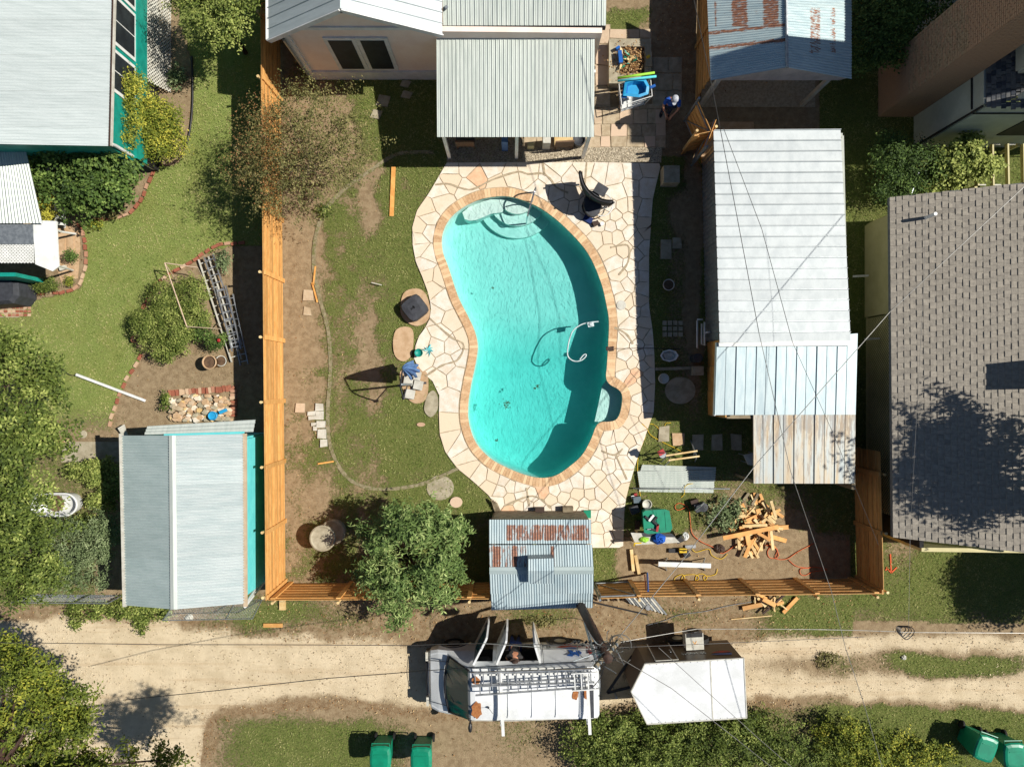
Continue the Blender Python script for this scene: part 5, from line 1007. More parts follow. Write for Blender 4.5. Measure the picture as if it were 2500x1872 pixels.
# bathtub, paving and grill at the left edge
t = thing('bathtub', 'old white bathtub half under the big tree', 'bathtub', W(130, 1232)); c = P2(130, 1232, .45); mb = MB(); pr = [(.0,.12),(.3,.14),(.36,.3),(.40,.45),(.46,.47),(.46,.42),(.38,.0)]
n = 28; rings = []
for r, z in pr: rings.append([(c[0]+(r*math.cos(a)+(.32 if math.cos(a) > 0 else -.32)), c[1]+r*.85*math.sin(a), z) for a in [2*math.pi*k/n+.01 for k in range(n)]])
mb.v = [v for R in rings for v in R]
for i in range(len(pr)-1):
    for k in range(n): mb.f.append((i*n+k, i*n+(k+1) % n, (i+1)*n+(k+1) % n, (i+1)*n+k)); mb.m.append(0)
mb.build('tub', M['white'], t, True); mb = MB(); mb.lathe((c[0]-.1, c[1], .16), [(.28, 0), (.25, .03), (0, .05)], 14); mb.build('leaf_litter', M['soil'], t)
b = MB().prism([P2(*p) for p in [(150,1078),(300,1078),(300,1128),(150,1128)]], -.02, .012); b = struct('concrete_walk', b, M['concrete']); slabs([(152,1080,230,1126),(232,1080,298,1126)], M['concrete'], b, .03)
t = thing('covered_grill', 'grill under a black cover at the left edge', 'grill', W(0, 705)); mb = MB(); q = [(-40,672),(20,668),(40,690),(42,722),(28,740),(-40,745)]; lo_ = [P2(*p, .9) for p in q]
cx = sum(p[0] for p in lo_)/6; cy = sum(p[1] for p in lo_)/6; mb.add([(cx+(x-cx)*1.05, cy+(y-cy)*1.05, 0) for x, y in lo_]+[(x, y, .8) for x, y in lo_]+[(cx+(x-cx)*.8, cy+(y-cy)*.8, .95) for x, y in lo_], [tuple(range(12, 18))[::-1]]+[(i, (i+1) % 6, 6+(i+1) % 6, 6+i) for i in range(6)]+[(6+i, 6+(i+1) % 6, 12+(i+1) % 6, 12+i) for i in range(6)]); mb.build('cover', M['charcoal'], t)
b = MB().prism([P2(*p) for p in [(-60,690),(80,690),(80,735),(46,775),(-60,775)]], -.02, .01); b = struct('brick_terrace', b, M['mortar'])
for i in range(11):
    for j in range(4): q = (-28+i*9.6, 738+j*9); q[0] < 70 and slabs([(q[0], q[1], q[0]+9, q[1]+8.4)], M['brick'], b, .03, 'brick', .3)
b = MB().prism([P2(*p) for p in [(142,548),(190,552),(196,600),(190,680),(150,690),(140,660)]], -.02, .008); b = struct('porch_walk', b, M['tanstone']); slabs([(143,576,160,640),(163,572,182,640),(150,642,172,676)], M['tanstone'], b, .025)
mb = MB(); mb.box(tuple(V(155,655,.08)), (.2,.13,.16), .3); one('white_rock', mb, M['offwhite'], 'white block by the porch downspout', 'block')
mb = MB(); mb.box(tuple(V(57,678,.1)), (.4,.14,.16), -.2); one('white_rock', mb, M['offwhite'], 'pale stone block beside the covered grill', 'block')
mb = MB(); mb.slab([V(287,1045,.3), V(303,1036,.3), V(312,1062,.1), V(300,1066,.1)], .03); one('board', mb, M['offwhite'], 'whitish board propped at the turquoise shed corner', 'board')
mb = MB(); mb.lathe(V(204,1060), [(.13,0),(.13,.03),(.11,.04),(0,.04)], 18); one('stepping_stone', mb, M['concrete'], 'faint round stepping stone at the lower end of the bright lawn', 'stepping stone')
# wire fences of the left neighbour
def mesh_fence(label, a, b_, h, lean=(0, 0), p=.09):
    a = V(*a); b_ = V(*b_); t = thing('wire_fence', label, 'wire fence', tuple(a)); d = b_-a; L = d.length; d.normalize(); le = Vector((lean[0], lean[1], h)); mb = MB(); n = int(L/p)
    for i in range(-int(h/p), n):
        s0 = max(0, -i*p); s1 = min(h, L-i*p)
        if s1 > s0+.02: mb.beam(a+d*(i*p+s0)+le*(s0/h), a+d*(i*p+s1)+le*(s1/h), .004); mb.beam(a+d*(L-i*p-s0)+le*(s0/h), a+d*(L-i*p-s1)+le*(s1/h), .004)
    mb.build('mesh', M['steel'], t)
    for k in range(int(L/2)+2): q = a+d*min(k*2, L); mb = MB(); mb.tube([q, q+le], .02, 5); mb.build('post', M['steel'], t)
    mb = MB(); mb.tube([a+le, b_+le], .015, 5); mb.build('top_rail', M['steel'], t)
mesh_fence('sagging wire fence under the grey shrub along the alley', (75,1450), (300,1452), .9)
mesh_fence('short wire fence between turquoise shed and golden fence corner', (430,1466), (640,1462), .9, (0, -.35))
mesh_fence('slanting wire fence by the shingled house corner', (2140,600), (2195,440), 1.2)
# pool yard pieces
def disc(label, pts, z, m_, name='stepping_stone', cat='stepping stone', z0=.0, sm=True):
    P = [(v.x, v.y) for v in smooth_path([(a, b_, 0) for a, b_ in pts], 4, True)] if sm else pts; mb = MB(); mb.prism([P2(*p) for p in P], z0, z); return one(name, mb, M[m_], label, cat)
def ell(x, y, rx, ry, n=20, a0=0): return [(x+rx*math.cos(2*math.pi*k/n+a0), y+ry*math.sin(2*math.pi*k/n+a0)) for k in range(n)]
disc('round tan pad under the black fire pit cover', [(978,760),(985,718),(1010,705),(1035,712),(1049,745),(1046,780),(1020,796),(992,785)], .05, 'tanstone', 'stone_pad', 'stone pad')
disc('egg shaped tan pad between black cover and parasol', [(960,840),(966,808),(985,798),(1006,803),(1010,830),(1004,868),(985,882),(966,870)], .05, 'tanstone', 'stone_pad', 'stone pad')
disc('round tan pad under the parasol weights', [(976,915),(990,898),(1020,895),(1042,910),(1046,945),(1040,975),(1015,985),(990,965)], .03, 'tanstone', 'stone_pad', 'stone pad')
disc('narrow grey oval pad right of the parasol', [(1036,1000),(1044,965),(1058,953),(1069,970),(1068,1000),(1052,1018)], .04, 'concrete', 'stone_pad', 'stone pad')
t = thing('fire_pit_cover', 'square black cover with rounded corners on a tan pad', 'fire pit', W(1011, 750)); c = P2(1011, 751, .38); a0 = math.radians(38); mb = MB(); q = []
for k in range(24): a = 2*math.pi*k/24; r = .36/(abs(math.cos(a))**5+abs(math.sin(a))**5)**.2; q.append((r*math.cos(a+a0), r*math.sin(a+a0)))
for s, z in ((1.0, .05), (1.03, .3), (.95, .37), (.5, .4)): mb.v += [(c[0]+x*s, c[1]+y*s, z) for x, y in q]
for i in range(3):
    for k in range(24): mb.f.append((i*24+k, i*24+(k+1) % 24, (i+1)*24+(k+1) % 24, (i+1)*24+k)); mb.m.append(0)
mb.f.append(tuple(range(72, 96))); mb.m.append(0); mb.build('cover', M['charcoal'], t, False); mb = MB(); mb.box((c[0]-.04, c[1]-.02, .41), (.12,.05,.02), .7); mb.box((c[0]-.0, c[1]+.02, .41), (.05,.1,.02), .7); mb.build('badge', M['black'], t)
# folded cantilever parasol
t = thing('cantilever_parasol', 'folded blue cantilever parasol with grey boom', 'parasol', W(1005, 938)); cc = P2(984, 900, 2.6); mb = MB(); n = 24; rs = [(.03, 2.62), (.07, 2.45), (.13, 2.1), (.19, 1.6), (.24, 1.1), (.27, .88)]
for r, z in rs:
    for k in range(n): a = 2*math.pi*k/n; q = r*(1 if k % 3 else .62)*(1+.12*math.sin(k*2.3)); mb.v.append((cc[0]+q*math.cos(a+z*.3), cc[1]+q*math.sin(a+z*.3)*1.15, z+(.06*math.sin(k*1.7) if z < 1 else 0)))
for i in range(len(rs)-1):
    for k in range(n): mb.f.append((i*n+k, i*n+(k+1) % n, (i+1)*n+(k+1) % n, (i+1)*n+k)); mb.m.append(0)
mb.f.append(tuple(range(n))); mb.m.append(0); mb.build('canopy', M['umb'], t, False)
mx = P2(1005, 938); hub = P2(985, 972, 1.25); mb = MB(); mb.tube([(mx[0], mx[1], 0), (mx[0], mx[1], 2.2)], .035, 8); mb.build('mast', M['steel'], t, True)
mb = MB(); mb.tube(smooth_path([(cc[0], cc[1], 2.66), (mx[0]-.02, mx[1], 2.25), (mx[0]-.05, (mx[1]+hub[1])/2, 1.85), (hub[0], hub[1], 1.25)], 6), .024, 8); mb.build('boom', M['charcoal'], t, True)
mb = MB(); mb.tube([(mx[0], mx[1], .88), (hub[0], hub[1], 1.25)], .018, 6); mb.build('strut', M['charcoal'], t); mb = MB(); mb.lathe((hub[0], hub[1], 1.17), [(.0,0),(.05,.02),(.05,.12),(0,.14)], 10); mb.build('crank_hub', M['black'], t)
for a in (0, math.pi/2): mb = MB(); mb.box((mx[0]+.02, mx[1], .06), (.95,.07,.05), a+.1); mb.build('base_bar', M['charcoal'], t)
for (x, y, lab) in ((1016,917,'upper white'),(997,929,'small white'),(1021,940,'right white'),(1001,962,'lower white')):
    mb = pbox(x, y, .3, .3, .07, .09, random.uniform(-.3, -.1)); one('weight_slab', mb, M['offwhite'], lab+' slab weighing down the parasol base', 'paving slab', 'slabs on the parasol base')
t = thing('succulent', 'small teal leaved plant beside the glass bucket', 'plant', W(1048, 855)); c = W(1048, 855)
for k in range(11): a = k*.6; l = .13+.05*(k % 3); mb = MB(); mb.slab([(c[0], c[1]-.012, .05), (c[0]+l*math.cos(a), c[1]+l*math.sin(a), .1), (c[0]+l*.5*math.cos(a+.35), c[1]+l*.5*math.sin(a+.35), .09)], .01); mb.build('leaf', M['cyan'], t)
# planks, slabs, stumps
def plank(label, a, b_, w, h=.03, z=.03, m_='cedar_orange', name='plank', cat='plank', group=None):
    mb = MB(); A = V(a[0], a[1], a[2] if len(a) > 2 else z); B = V(b_[0], b_[1], b_[2] if len(b_) > 2 else z); mb.beam(A, B, w, h); return one(name, mb, M[m_], label, cat, group)
plank('long reddish orange plank on the grass near the patio shade', (961,408), (956,528), .14)
plank('short orange stick in line with the lawn strip', (770,650), (765,696), .05); plank('dark orange stick touching the small square slab', (762,690), (775,738), .05)
plank('thin orange lath near the lower bend of the lawn strip', (776,1132), (815,1126), .05); plank('thin pale rod on the grass', (907,690), (932,696), .025, z=.12, m_='offwhite')
plank('yellow orange board lying by the alley', (643,1526), (690,1526), .13, m_='cedar'); plank('pale post stub outside the fence corner', (690,1462), (690,1488), .2, .08, .05, 'cedar_pale')
plank('thin pale stake lying in the alley verge', (1785,1511), (1885,1502), .03, m_='cedar_pale', cat='stake', name='stake')
t = thing('slab_stack', 'L shaped patch of pale limestone slabs in the lawn', 'paving', W(775, 1035))
slabs([(770,983,790,1003),(771,1004,793,1024),(751,1003,772,1014),(752,1014,772,1025),(773,1025,795,1046),(760,1030,773,1040),(765,1040,775,1050),(775,1047,797,1070),(781,1070,800,1091)], M['offwhite'], t, .05)
for (x0, y0, x1, y1, lab) in ((742,708,765,735,'tilted square brown slab near the orange sticks'),(722,986,744,1008,'square brown slab left of the limestone patch'),(742,750,760,770,'half buried square slab in the bare soil'),(1608,1040,1633,1078,'pale grey stepping slab nearest the patio'),(1642,1056,1669,1088,'tan stepping slab second from the patio'),(1690,1060,1716,1098,'shaded stepping slab, third from the patio'),(1737,1060,1762,1098,'shaded stepping slab, fourth from the patio'),(1785,1060,1808,1098,'shaded stepping slab nearest the work table'),(1611,584,1637,632,'tall grey stepping slab in shade by the patio'),(1640,580,1664,606,'small stepping slab touching the tall grey one'),(1955,410,1956,411,'')):
    if lab: mb = MB(); q = [(x0, y0), (x1, y0), (x1, y1), (x0, y1)]; mb.prism([P2(a+random.uniform(-2, 2), c_+random.uniform(-2, 2)) for a, c_ in q], -.01, .045); one('stepping_slab', mb, M['brownpaver'] if x0 < 800 else M['tanstone' if x0 == 1642 else 'concrete'], lab, 'paving slab', None if x0 < 800 else 'stepping slabs beside the sheds')
for (x0, y0, x1, y1, lab) in ((922,232,950,262,'upper pale square slab in the patio shade'),(908,268,930,292,'lower pale square slab in the patio shade'),(980,195,1000,215,'slab near the peach house skirt'),(982,222,1004,242,'slab between house skirt and patio roof')):
    mb = MB(); mb.prism([P2(*p) for p in [(x0+4, y0), (x1+4, y0+5), (x1-4, y1), (x0-4, y1-4)]], -.01, .04); one('stepping_slab', mb, M['concrete'], lab, 'paving slab', 'slabs in the lawn by the house')
disc('round tree stump slice near the patio lower edge', ell(1114,1225,15,13), .06, 'brownpaver', 'stump', 'stump'); disc('faint sunken ring of concrete in the lawn', ell(1075,1190,33,30), .018, 'concrete', 'well_ring', 'ring')
disc('large round concrete disc in shade beside the workshop', ell(1660,953,37,33), .05, 'concrete', 'concrete_disc', 'concrete disc'); disc('curved rough pipe stone lying at the lawn right edge', ell(1028,1036,10,5), .04, 'brick')
t = thing('concrete_table', 'round concrete table in the tree shade by the fence', 'table', W(800, 1305)); c = P2(787, 1314, .75); mb = MB(); mb.lathe((c[0], c[1], .66), [(.38,0),(.42,.03),(.42,.08),(.38,.1),(.33,.07),(0,.07)], 26); mb.build('table_top', M['concrete'], t, False); mb = MB(); mb.lathe((c[0], c[1], 0), [(.28,0),(.2,.1),(.14,.35),(.22,.66)], 16); mb.build('pedestal', M['concrete'], t)
mb = MB(); mb.lathe(V(815,1297), [(.42,0),(.42,.22),(.38,.24),(0,.24)], 24); one('concrete_drum', mb, M['concrete'], 'low concrete drum in dark shade behind the round table', 'drum')
mb = pbox(1640, 425, .52, .55, .55); one('shade_box', mb, M['concrete'], 'dark grey square box in shade near the gate', 'box')
mb = MB(); mb.beam(V(1600,901,.05), V(1692,898,.05), .1, .06); one('drain_channel', mb, M['concrete'], 'straight concrete channel from patio to workshop', 'channel')
mb = pbox(1705, 905, .35, .3, .3); one('pump_cover', mb, M['concrete'], 'small grey box at the end of the concrete channel', 'box')
t = thing('checker_mat', 'pale patterned square paving by the pool pipes', 'paving', W(1642, 803)); slabs([(1616+i*13, 782+j*14, 1628+i*13, 795+j*14) for i in range(4) for j in range(3)], M['concrete'], t, .04, 'tile', .5)
t = thing('wash_basin', 'octagonal white basin with blue contents in the shade', 'basin', W(1634, 868)); c = P2(1634, 868, .2); mb = MB(); mb.lathe((c[0], c[1], 0), [(.22,0),(.28,.2),(.3,.2),(.3,.22),(.25,.22),(.21,.05),(0,.05)], 8, sx=1, sy=.68); mb.build('tub', M['white'], t); mb = MB(); mb.box((c[0]-.05, c[1], .1), (.22,.16,.08), .3); mb.box((c[0]+.1, c[1]+.02, .1), (.16,.08,.07), -.5); mb.build('contents', M['offwhite'], t)
t = thing('pool_pipes', 'white pool plumbing pipes standing by the shed wall', 'pipes', W(1710, 815))
for q in ([V(1702,782,.5),V(1702,848,.5),V(1706,850,.1)], [V(1702,780,.5),V(1716,780,.5)], [V(1713,790,.4),V(1713,840,.4),V(1722,842,.1)], [V(1720,786,.6),V(1720,843,.6)], [V(1722,812,.7),V(1735,810,.7)]): mb = MB(); mb.tube(q, .03, 7); mb.build('pipe', M['white'], t, True)
mb = MB(); mb.cyl(V(1695,875), .15, .5, 14); mb.build('filter_tank', M['charcoal'], t)
# patio chair with its shade, side table, small items
t = thing('lounge_chair', 'black slatted round lounge chair facing away from the pool', 'chair', W(1440, 500)); cx_, cy_ = P2(1478, 446); 
for k, z in enumerate((.3,.5,.68,.86,1.02,1.16)):
    r = (.80+.03*k)*1.0; P = [(cx_+r*math.cos(math.radians(a)), cy_+r*math.sin(math.radians(a)), z) for a in range(178, 283, 7)]; mb = MB(); mb.tube(P, .05, 6, r2=.05); mb.build('back_slat', M['black'], t, True)
sc = P2(1447, 497, .45); mb = MB(); mb.lathe((sc[0], sc[1], .3), [(.34,0),(.4,.06),(.38,.14),(0,.16)], 18, sx=.75, sy=1.1); mb.build('seat', M['charcoal'], t); mb = MB(); mb.lathe((sc[0], sc[1], .0), [(.35,0),(.3,.05),(.08,.08),(.08,.3)], 12); mb.build('swivel_base', M['black'], t)
for a in (185, 230, 276): mb = MB(); mb.tube([(cx_+.82*math.cos(math.radians(a)), cy_+.82*math.sin(math.radians(a)), .1), (cx_+.98*math.cos(math.radians(a)), cy_+.98*math.sin(math.radians(a)), 1.25)], .03, 6); mb.build('back_post', M['black'], t)
mb = MB(); Pn = [(cx_+(.86+.03*j)*math.cos(math.radians(a)), cy_+(.86+.03*j)*math.sin(math.radians(a)), (.3, 1.2)[j]) for j in (0, 1) for a in range(178, 283, 7)]; nP = len(Pn)//2; mb.add(Pn, [(i, i+1, nP+i+1, nP+i) for i in range(nP-1)]); mb.add([(x+.012, y+.012, z) for x, y, z in Pn], [(i, nP+i, nP+i+1, i+1) for i in range(nP-1)]); mb.build('back_panel', M['charcoal'], t)
t = thing('side_table', 'small grey square table beside the black chair', 'table', W(1466, 464)); c = P2(1467, 463, .5); mb = MB(); mb.box((c[0], c[1], .49), (.4,.34,.03), -.55); mb.build('table_top', M['charcoal'], t)
for a in (.6, 2.2, 3.7, 5.3): mb = MB(); mb.cyl((c[0]+.16*math.cos(a), c[1]+.16*math.sin(a), 0), .012, .48, 5); mb.build('leg', M['white'], t)
t = thing('skimmer_net', 'white framed net hoop beside the black chair', 'pool net', W(1485, 510)); P = [V(1470+26*math.cos(a), 500+28*math.sin(a), .3) for a in [k*math.pi/8-1.4 for k in range(13)]]; mb = MB(); mb.tube(P, .018, 6); mb.build('frame', M['white'], t)
mb = MB(); [mb.tube([P[k], P[12-k]], .006, 4) for k in range(6)]; mb.build('netting', M['white'], t)
one('cup', pbox(1470, 546, .12, .12, .12, 0, .4), M['white'], 'small white cup on the patio below the black chair', 'cup'); one('bag', pbox(1455, 545, .2, .14, .16, 0, .5), M['hair'], 'small dark brown bag below the black chair', 'bag')
one('towel', pbox(1436, 535, .3, .2, .1, 0, -.5), M['navy'], 'crumpled navy towel at the foot of the black chair', 'towel')
# furniture at the patio roof edge
def pchair(label, px, py, m_, rz=0):
    c = V(px, py, .45); t = thing('patio_chair', label, 'chair', (c.x, c.y, 0), 'chairs under the patio roof')
    mb = MB(); mb.box((c.x, c.y, .42), (.6,.55,.08), rz); mb.build('seat', M[m_], t); q = rot2((0, -.28), rz); mb = MB(); mb.box((c.x+q[0], c.y+q[1], .65), (.6,.05,.45), rz); mb.build('backrest', M['wicker'], t)
    for a, b_ in ((-.27,-.25),(.27,-.25),(.27,.25),(-.27,.25)): q = rot2((a, b_), rz); mb = MB(); mb.cyl((c.x+q[0], c.y+q[1], 0), .02, .4, 6); mb.build('leg', M['wicker'], t)
pchair('dark wicker chair at the left end of the patio roof edge', 1136, 335, 'charcoal'); pchair('patterned cushion chair at the right end of the patio roof edge', 1376, 335, 'cedar_pale', .05)
one('towel', pbox(1232, 338, .2, .25, .9), M['umb'], 'light blue towel hanging at the patio roof edge', 'towel'); one('plant_stand', pbox(1335, 338, .25, .3, .7), M['offwhite'], 'whitish fringe hanging at the patio edge', 'hanging cloth'); one('stool', pbox(1296, 352, .22, .12, .4), M['cream'], 'small cream stool beyond the patio roof shade', 'stool')
# raised bed with ornaments, wire cart of pool toys
t = thing('raised_bed', 'grey slab edged planter full of gravel and plants', 'planter', W(1538, 150)); O = [(1487,95),(1590,95),(1590,204),(1487,204)]; I = [(1512,114),(1574,114),(1574,180),(1512,180)]
for k in range(4): j = (k+1) % 4; mb = MB(); mb.prism([P2(*p, .4) for p in (O[k], O[j], I[j], I[k])], 0, .4); mb.build('edging_slab', M['concrete'], t)
mb = MB(); mb.prism([P2(*p, .35) for p in I], 0, .3); mb.build('soil', M['soil'], t); n = 900; px = rng.normal(1535, 20, n); py = rng.normal(150, 20, n); X = (px-1250)*(H-.4)/F; Y = (936-py)*(H-.4)/F; nr = rng.normal(size=(n, 3))*.5; nr[:, 2] = 1
o = cloud('gravel', LM['litter'], np.stack([X, Y, rng.uniform(.32, .46, n)], 1)-np.array(ORG[t]), nr, rng.uniform(.04, .08, n), rng.uniform(.03, .06, n), rng.random(n)); o.parent = t; o['kind'] = 'stuff'
for k in range(16): a = k*.4; c = V(1530+14*math.cos(a*2), 146+12*math.sin(a*2), .42); l = .16+.08*(k % 3); mb = MB(); mb.slab([c, c+Vector((l*.5*math.cos(a+.25), l*.5*math.sin(a+.25), .1)), c+Vector((l*math.cos(a), l*math.sin(a), .14)), c+Vector((l*.5*math.cos(a-.25), l*.5*math.sin(a-.25), .1))], .01); mb.build('leaf', M['teal'] if k % 3 == 0 else M['green'] if k % 3 == 1 else M['cedar_pale'], t)
one('ornament', pbox(1515, 138, .12, .4, .2, .42, .1), M['blue'], 'bright blue ornament on the planter left side', 'ornament'); one('ornament', pbox(1509, 116, .14, .08, .15, .42, .5), M['blue'], 'small blue bird ornament at the planter upper corner', 'ornament'); one('stepping_tray', pbox(1584, 145, .2, .45, .05, .41), M['concrete'], 'grey tray with a yellow toy on the planter edge', 'tray'); one('toy', pbox(1583, 138, .12, .08, .05, .46, .5), M['yellow'], 'yellow toy on the grey tray', 'toy')
t = thing('toy_cart', 'white wire cart holding blue pool toys', 'cart', W(1545, 215)); q0 = [(1511,205),(1588,190),(1592,235),(1518,258)]; top = [V(*p, .85) for p in q0]; cen = sum(top, Vector())/4; bot = [Vector((cen.x+(p.x-cen.x)*.8, cen.y+(p.y-cen.y)*.8, .1)) for p in top]
for k in range(4): mb = MB(); mb.tube([top[k], top[(k+1) % 4]], .014, 5); mb.build('rim', M['white'], t); mb = MB(); mb.tube([top[k], Vector((bot[k].x, bot[k].y, 0))], .014, 5); mb.build('leg', M['white'], t)
mb = MB()
for k in range(4):
    for f in (.2,.4,.6,.8): a = top[k].lerp(top[(k+1) % 4], f); c = bot[k].lerp(bot[(k+1) % 4], f); mb.tube([a, c], .005, 4)
for f in (.3, .6): L_ = [a.lerp(c, f) for a, c in zip(top, bot)]; mb.tube(L_, .006, 4, closed=True)
mb.build('wire_side', M['white'], t); mb = MB(); mb.slab(bot, .02); mb.build('shelf', M['white'], t)
mb = MB(); c = V(1553, 216, .9); P = [(c.x+a, c.y+b_) for a, b_ in ((-.42,-.25),(-.36,.2),(-.1,.3),(.3,.28),(.42,.05),(.38,-.2),(.1,-.3))]; n = len(P)
mb.add([(x, y, .93) for x, y in P]+[(c.x+(x-c.x)*.78, c.y+(y-c.y)*.72, .95) for x, y in P]+[(c.x+(x-c.x)*.7, c.y+(y-c.y)*.65, .72) for x, y in P], [(i, (i+1) % n, n+(i+1) % n, n+i) for i in range(n)]+[(n+i, n+(i+1) % n, 2*n+(i+1) % n, 2*n+i) for i in range(n)]+[tuple(range(2*n, 3*n))[::-1]]); one('pool_float', mb, M['lightblue'], 'light blue inflatable float lying in the wire cart', 'pool float')
one('kickboard', pbox(1526, 222, .16, .45, .05, .8, -.1), M['blue'], 'dark blue board at the left side of the wire cart', 'kickboard'); one('pool_toy', pbox(1594, 211, .18, .08, .06, .9, .4), M['blue'], 'blue toy sticking out of the cart on the right', 'pool toy')
for (a, b_, m_, lab) in (((1508,191,1.0),(1598,178,1.0),'lime','lime green foam noodle across the wire cart'),((1508,198,1.0),(1602,187,1.0),'cyan','pale blue foam noodle next to the lime one')): mb = MB(); mb.tube([V(*a), V(*b_)], .04, 8); one('foam_noodle', mb, M[m_], lab, 'foam noodle', smooth=True)
# ------------------------------------------------ pool cleaner, pump head, hoses
t = thing('pool_cleaner', 'white robotic pool cleaner with its looped hose in the deep end', 'pool cleaner', W(1442, 790, -.3)); c = P2(1442, 792, -.04); mb = MB(); mb.box((c[0], c[1], -.05), (.2,.16,.1), .2); mb.lathe((c[0], c[1], 0), [(.07,0),(.05,.04),(0,.05)], 10); mb.build('head', M['hose'], t)
zz = -.075; mb = MB(); mb.tube(smooth_path([V(x, y, zz) for x, y in [(1461,785),(1442,787),(1420,792),(1400,806),(1391,826),(1386,850),(1386,868),(1394,878),(1406,882),(1420,879),(1430,870),(1430,865),(1424,867),(1415,878)]], 6), .022, 6); mb.build('hose', M['hose'], t, True)
t = thing('pump_clamp', 'dark clamp on the coping with a line towards the workshop', 'clamp', W(1489, 851)); mb = MB(); c = P2(1489, 851, .1); mb.box((c[0], c[1], .09), (.24,.12,.09), 0); mb.box((c[0]+.1, c[1]+.05, .09), (.05,.05,.12)); mb.box((c[0]+.1, c[1]-.05, .09), (.05,.05,.12)); mb.build('clamp', M['hair'], t)
mb = MB(); mb.tube([V(1500,851,.06), V(1560,850,.04), V(1600,850,.04), V(1660,852,.04)], .01, 5); mb.build('line', M['black'], t)
for k, (x, y, r) in enumerate([(1238,986,.16),(1312,942,.06),(1213,1075,.05),(1306,948,.04),(1203,702,.03)]):
    n = int(60*(r/.16)**1.3)+6; p = np.array(W(x, y, 0))+rng.normal(size=(n, 3))*r*.45; p[:, 2] = -.095; nr = rng.normal(size=(n, 3))*.2; nr[:, 2] = 1
    o = cloud('leaf_cluster', LM['dark'], p, nr, rng.uniform(.03, .07, n), rng.uniform(.015, .03, n), rng.random(n)*.3); tag(o, ['largest dark clump of leaves floating in the pool','small ring of leaves afloat in mid pool','leaves afloat near the lower left pool wall','tiny leaf speck close to the mid pool ring','single leaf afloat in the upper pool'][k], 'leaves')
# ------------------------------------------------ work area on the right
t = thing('sheet_metal_stack', 'stack of loose corrugated metal sheets on the grass', 'metal sheets', W(1650, 1170))
for k, q in enumerate([((1562,1160),(1744,1164),(1742,1203),(1560,1200)), ((1568,1134),(1748,1140),(1746,1175),(1558,1168)), ((1556,1150),(1742,1148),(1744,1190),(1562,1192))]):
    z = .04+.035*k; croof(t, V(*q[0], z), V(*q[3], z), V(*q[2], z), V(*q[1], z), 1, .075, M['zinc_plain'], .02, name='metal_sheet')
mb = MB(); mb.tube([V(1546,1192,.14), V(1782,1193,.14)], .022, 6); mb.build('pipe', M['steel'], t, True)
def sawhorse(label, a, b_, z, rot=True):
    A = V(*a, z); B = V(*b_, z); t = thing('sawhorse', label, 'sawhorse', (A.x, A.y, 0)); mb = MB(); mb.beam(A, B, .05, .09); mb.build('top_beam', M['cedar_pale'], t); d = (B-A).normalized(); s = Vector((-d.y, d.x, 0))
    for P, e in ((A+d*.08, -1), (B-d*.08, 1)):
        for k in (-1, 1): q = P+s*.28*k+d*.1*e; q.z = 0; mb = MB(); mb.beam(P, q, .03, .03); mb.build('leg', M['steel'], t)
    return t
sawhorse('sawhorse with a worn pale beam, upper of the two by the metal sheets', (1625,1112), (1702,1100), .75); sawhorse('sawhorse with rust stained beam, lower of the two by the metal sheets', (1632,1123), (1707,1113), .75)
t = thing('circular_saw', 'red and black power saw on the left sawhorse end', 'power saw', W(1614, 1105, .8)); mb = MB(); c = V(1614,1104,.86); mb.box(tuple(c), (.2,.16,.12), .5); mb.build('body', M['red'], t); mb = MB(); mb.cyl((c.x+.06, c.y-.08, c.z-.1), .11, .03, 16); mb.build('blade', M['steel'], t); mb = MB(); mb.tube([c+Vector((-.1,0,.05)), c+Vector((-.05,0,.13)), c+Vector((.08,0,.1))], .018, 6); mb.build('handle', M['black'], t)
t = thing('wheeled_bin', 'green wheeled bin with drills lying on its lid, beside the workbench', 'wheeled bin', W(1604, 1273)); q = [(1571,1252),(1578,1247),(1622,1244),(1633,1248),(1640,1288),(1635,1297),(1583,1302),(1574,1298)]; mb = MB(); hi_ = [P2(*p, 1.0) for p in q]; cc_ = P2(1605, 1273, 1.0); mb.add([(cc_[0]+(x-cc_[0])*.78, cc_[1]+(y-cc_[1])*.78, .05) for x, y in hi_]+[(x, y, .95) for x, y in hi_], [tuple(range(8))]+[(8+i, 8+(i+1) % 8, (i+1) % 8, i) for i in range(8)]); mb.build('body', M['green'], t)
cx = 1605; mb = MB(); mb.prism([P2(cx+(a-cx)*1.05, 1273+(c_-1273)*1.05, 1.0) for a, c_ in q], .95, 1.0); lid = mb.build('lid', M['green'], t); ORG[lid] = ORG[t]
mb = MB(); mb.box(tuple(V(1625,1272,1.005)), (.012,.58,.012), .08); mb.box(tuple(V(1604,1272,1.003)), (.012,.58,.012), .08); mb.build('lid_rib', M['green'], lid)
for k, (x, y, a, mt, nm, lab) in enumerate([(1590,1264,.9,'white','drill','white bodied drill on the green wheeled bin'),(1600,1276,-.7,'black','drill','black drill across the middle of the green wheeled bin'),(1605,1288,1.4,'red','drill','drill with red battery at the lower green wheeled bin'),(1588,1291,.1,'steel','wrench','metal wrench on the green wheeled bin')]):
    t = thing(nm, lab, 'tool', W(x, y, 1.0)); c = V(x, y, 1.045); mb = MB(); mb.box(tuple(c), (.24 if nm == 'drill' else .2,.07 if nm == 'drill' else .03,.07 if nm == 'drill' else .02), a); mb.build('body', M[mt], t)
    if nm == 'drill': q = rot2((-.08, .1), a); mb = MB(); mb.box((c.x+q[0], c.y+q[1], c.z-.01), (.06,.16,.06), a); mb.build('grip', M['black'], t)
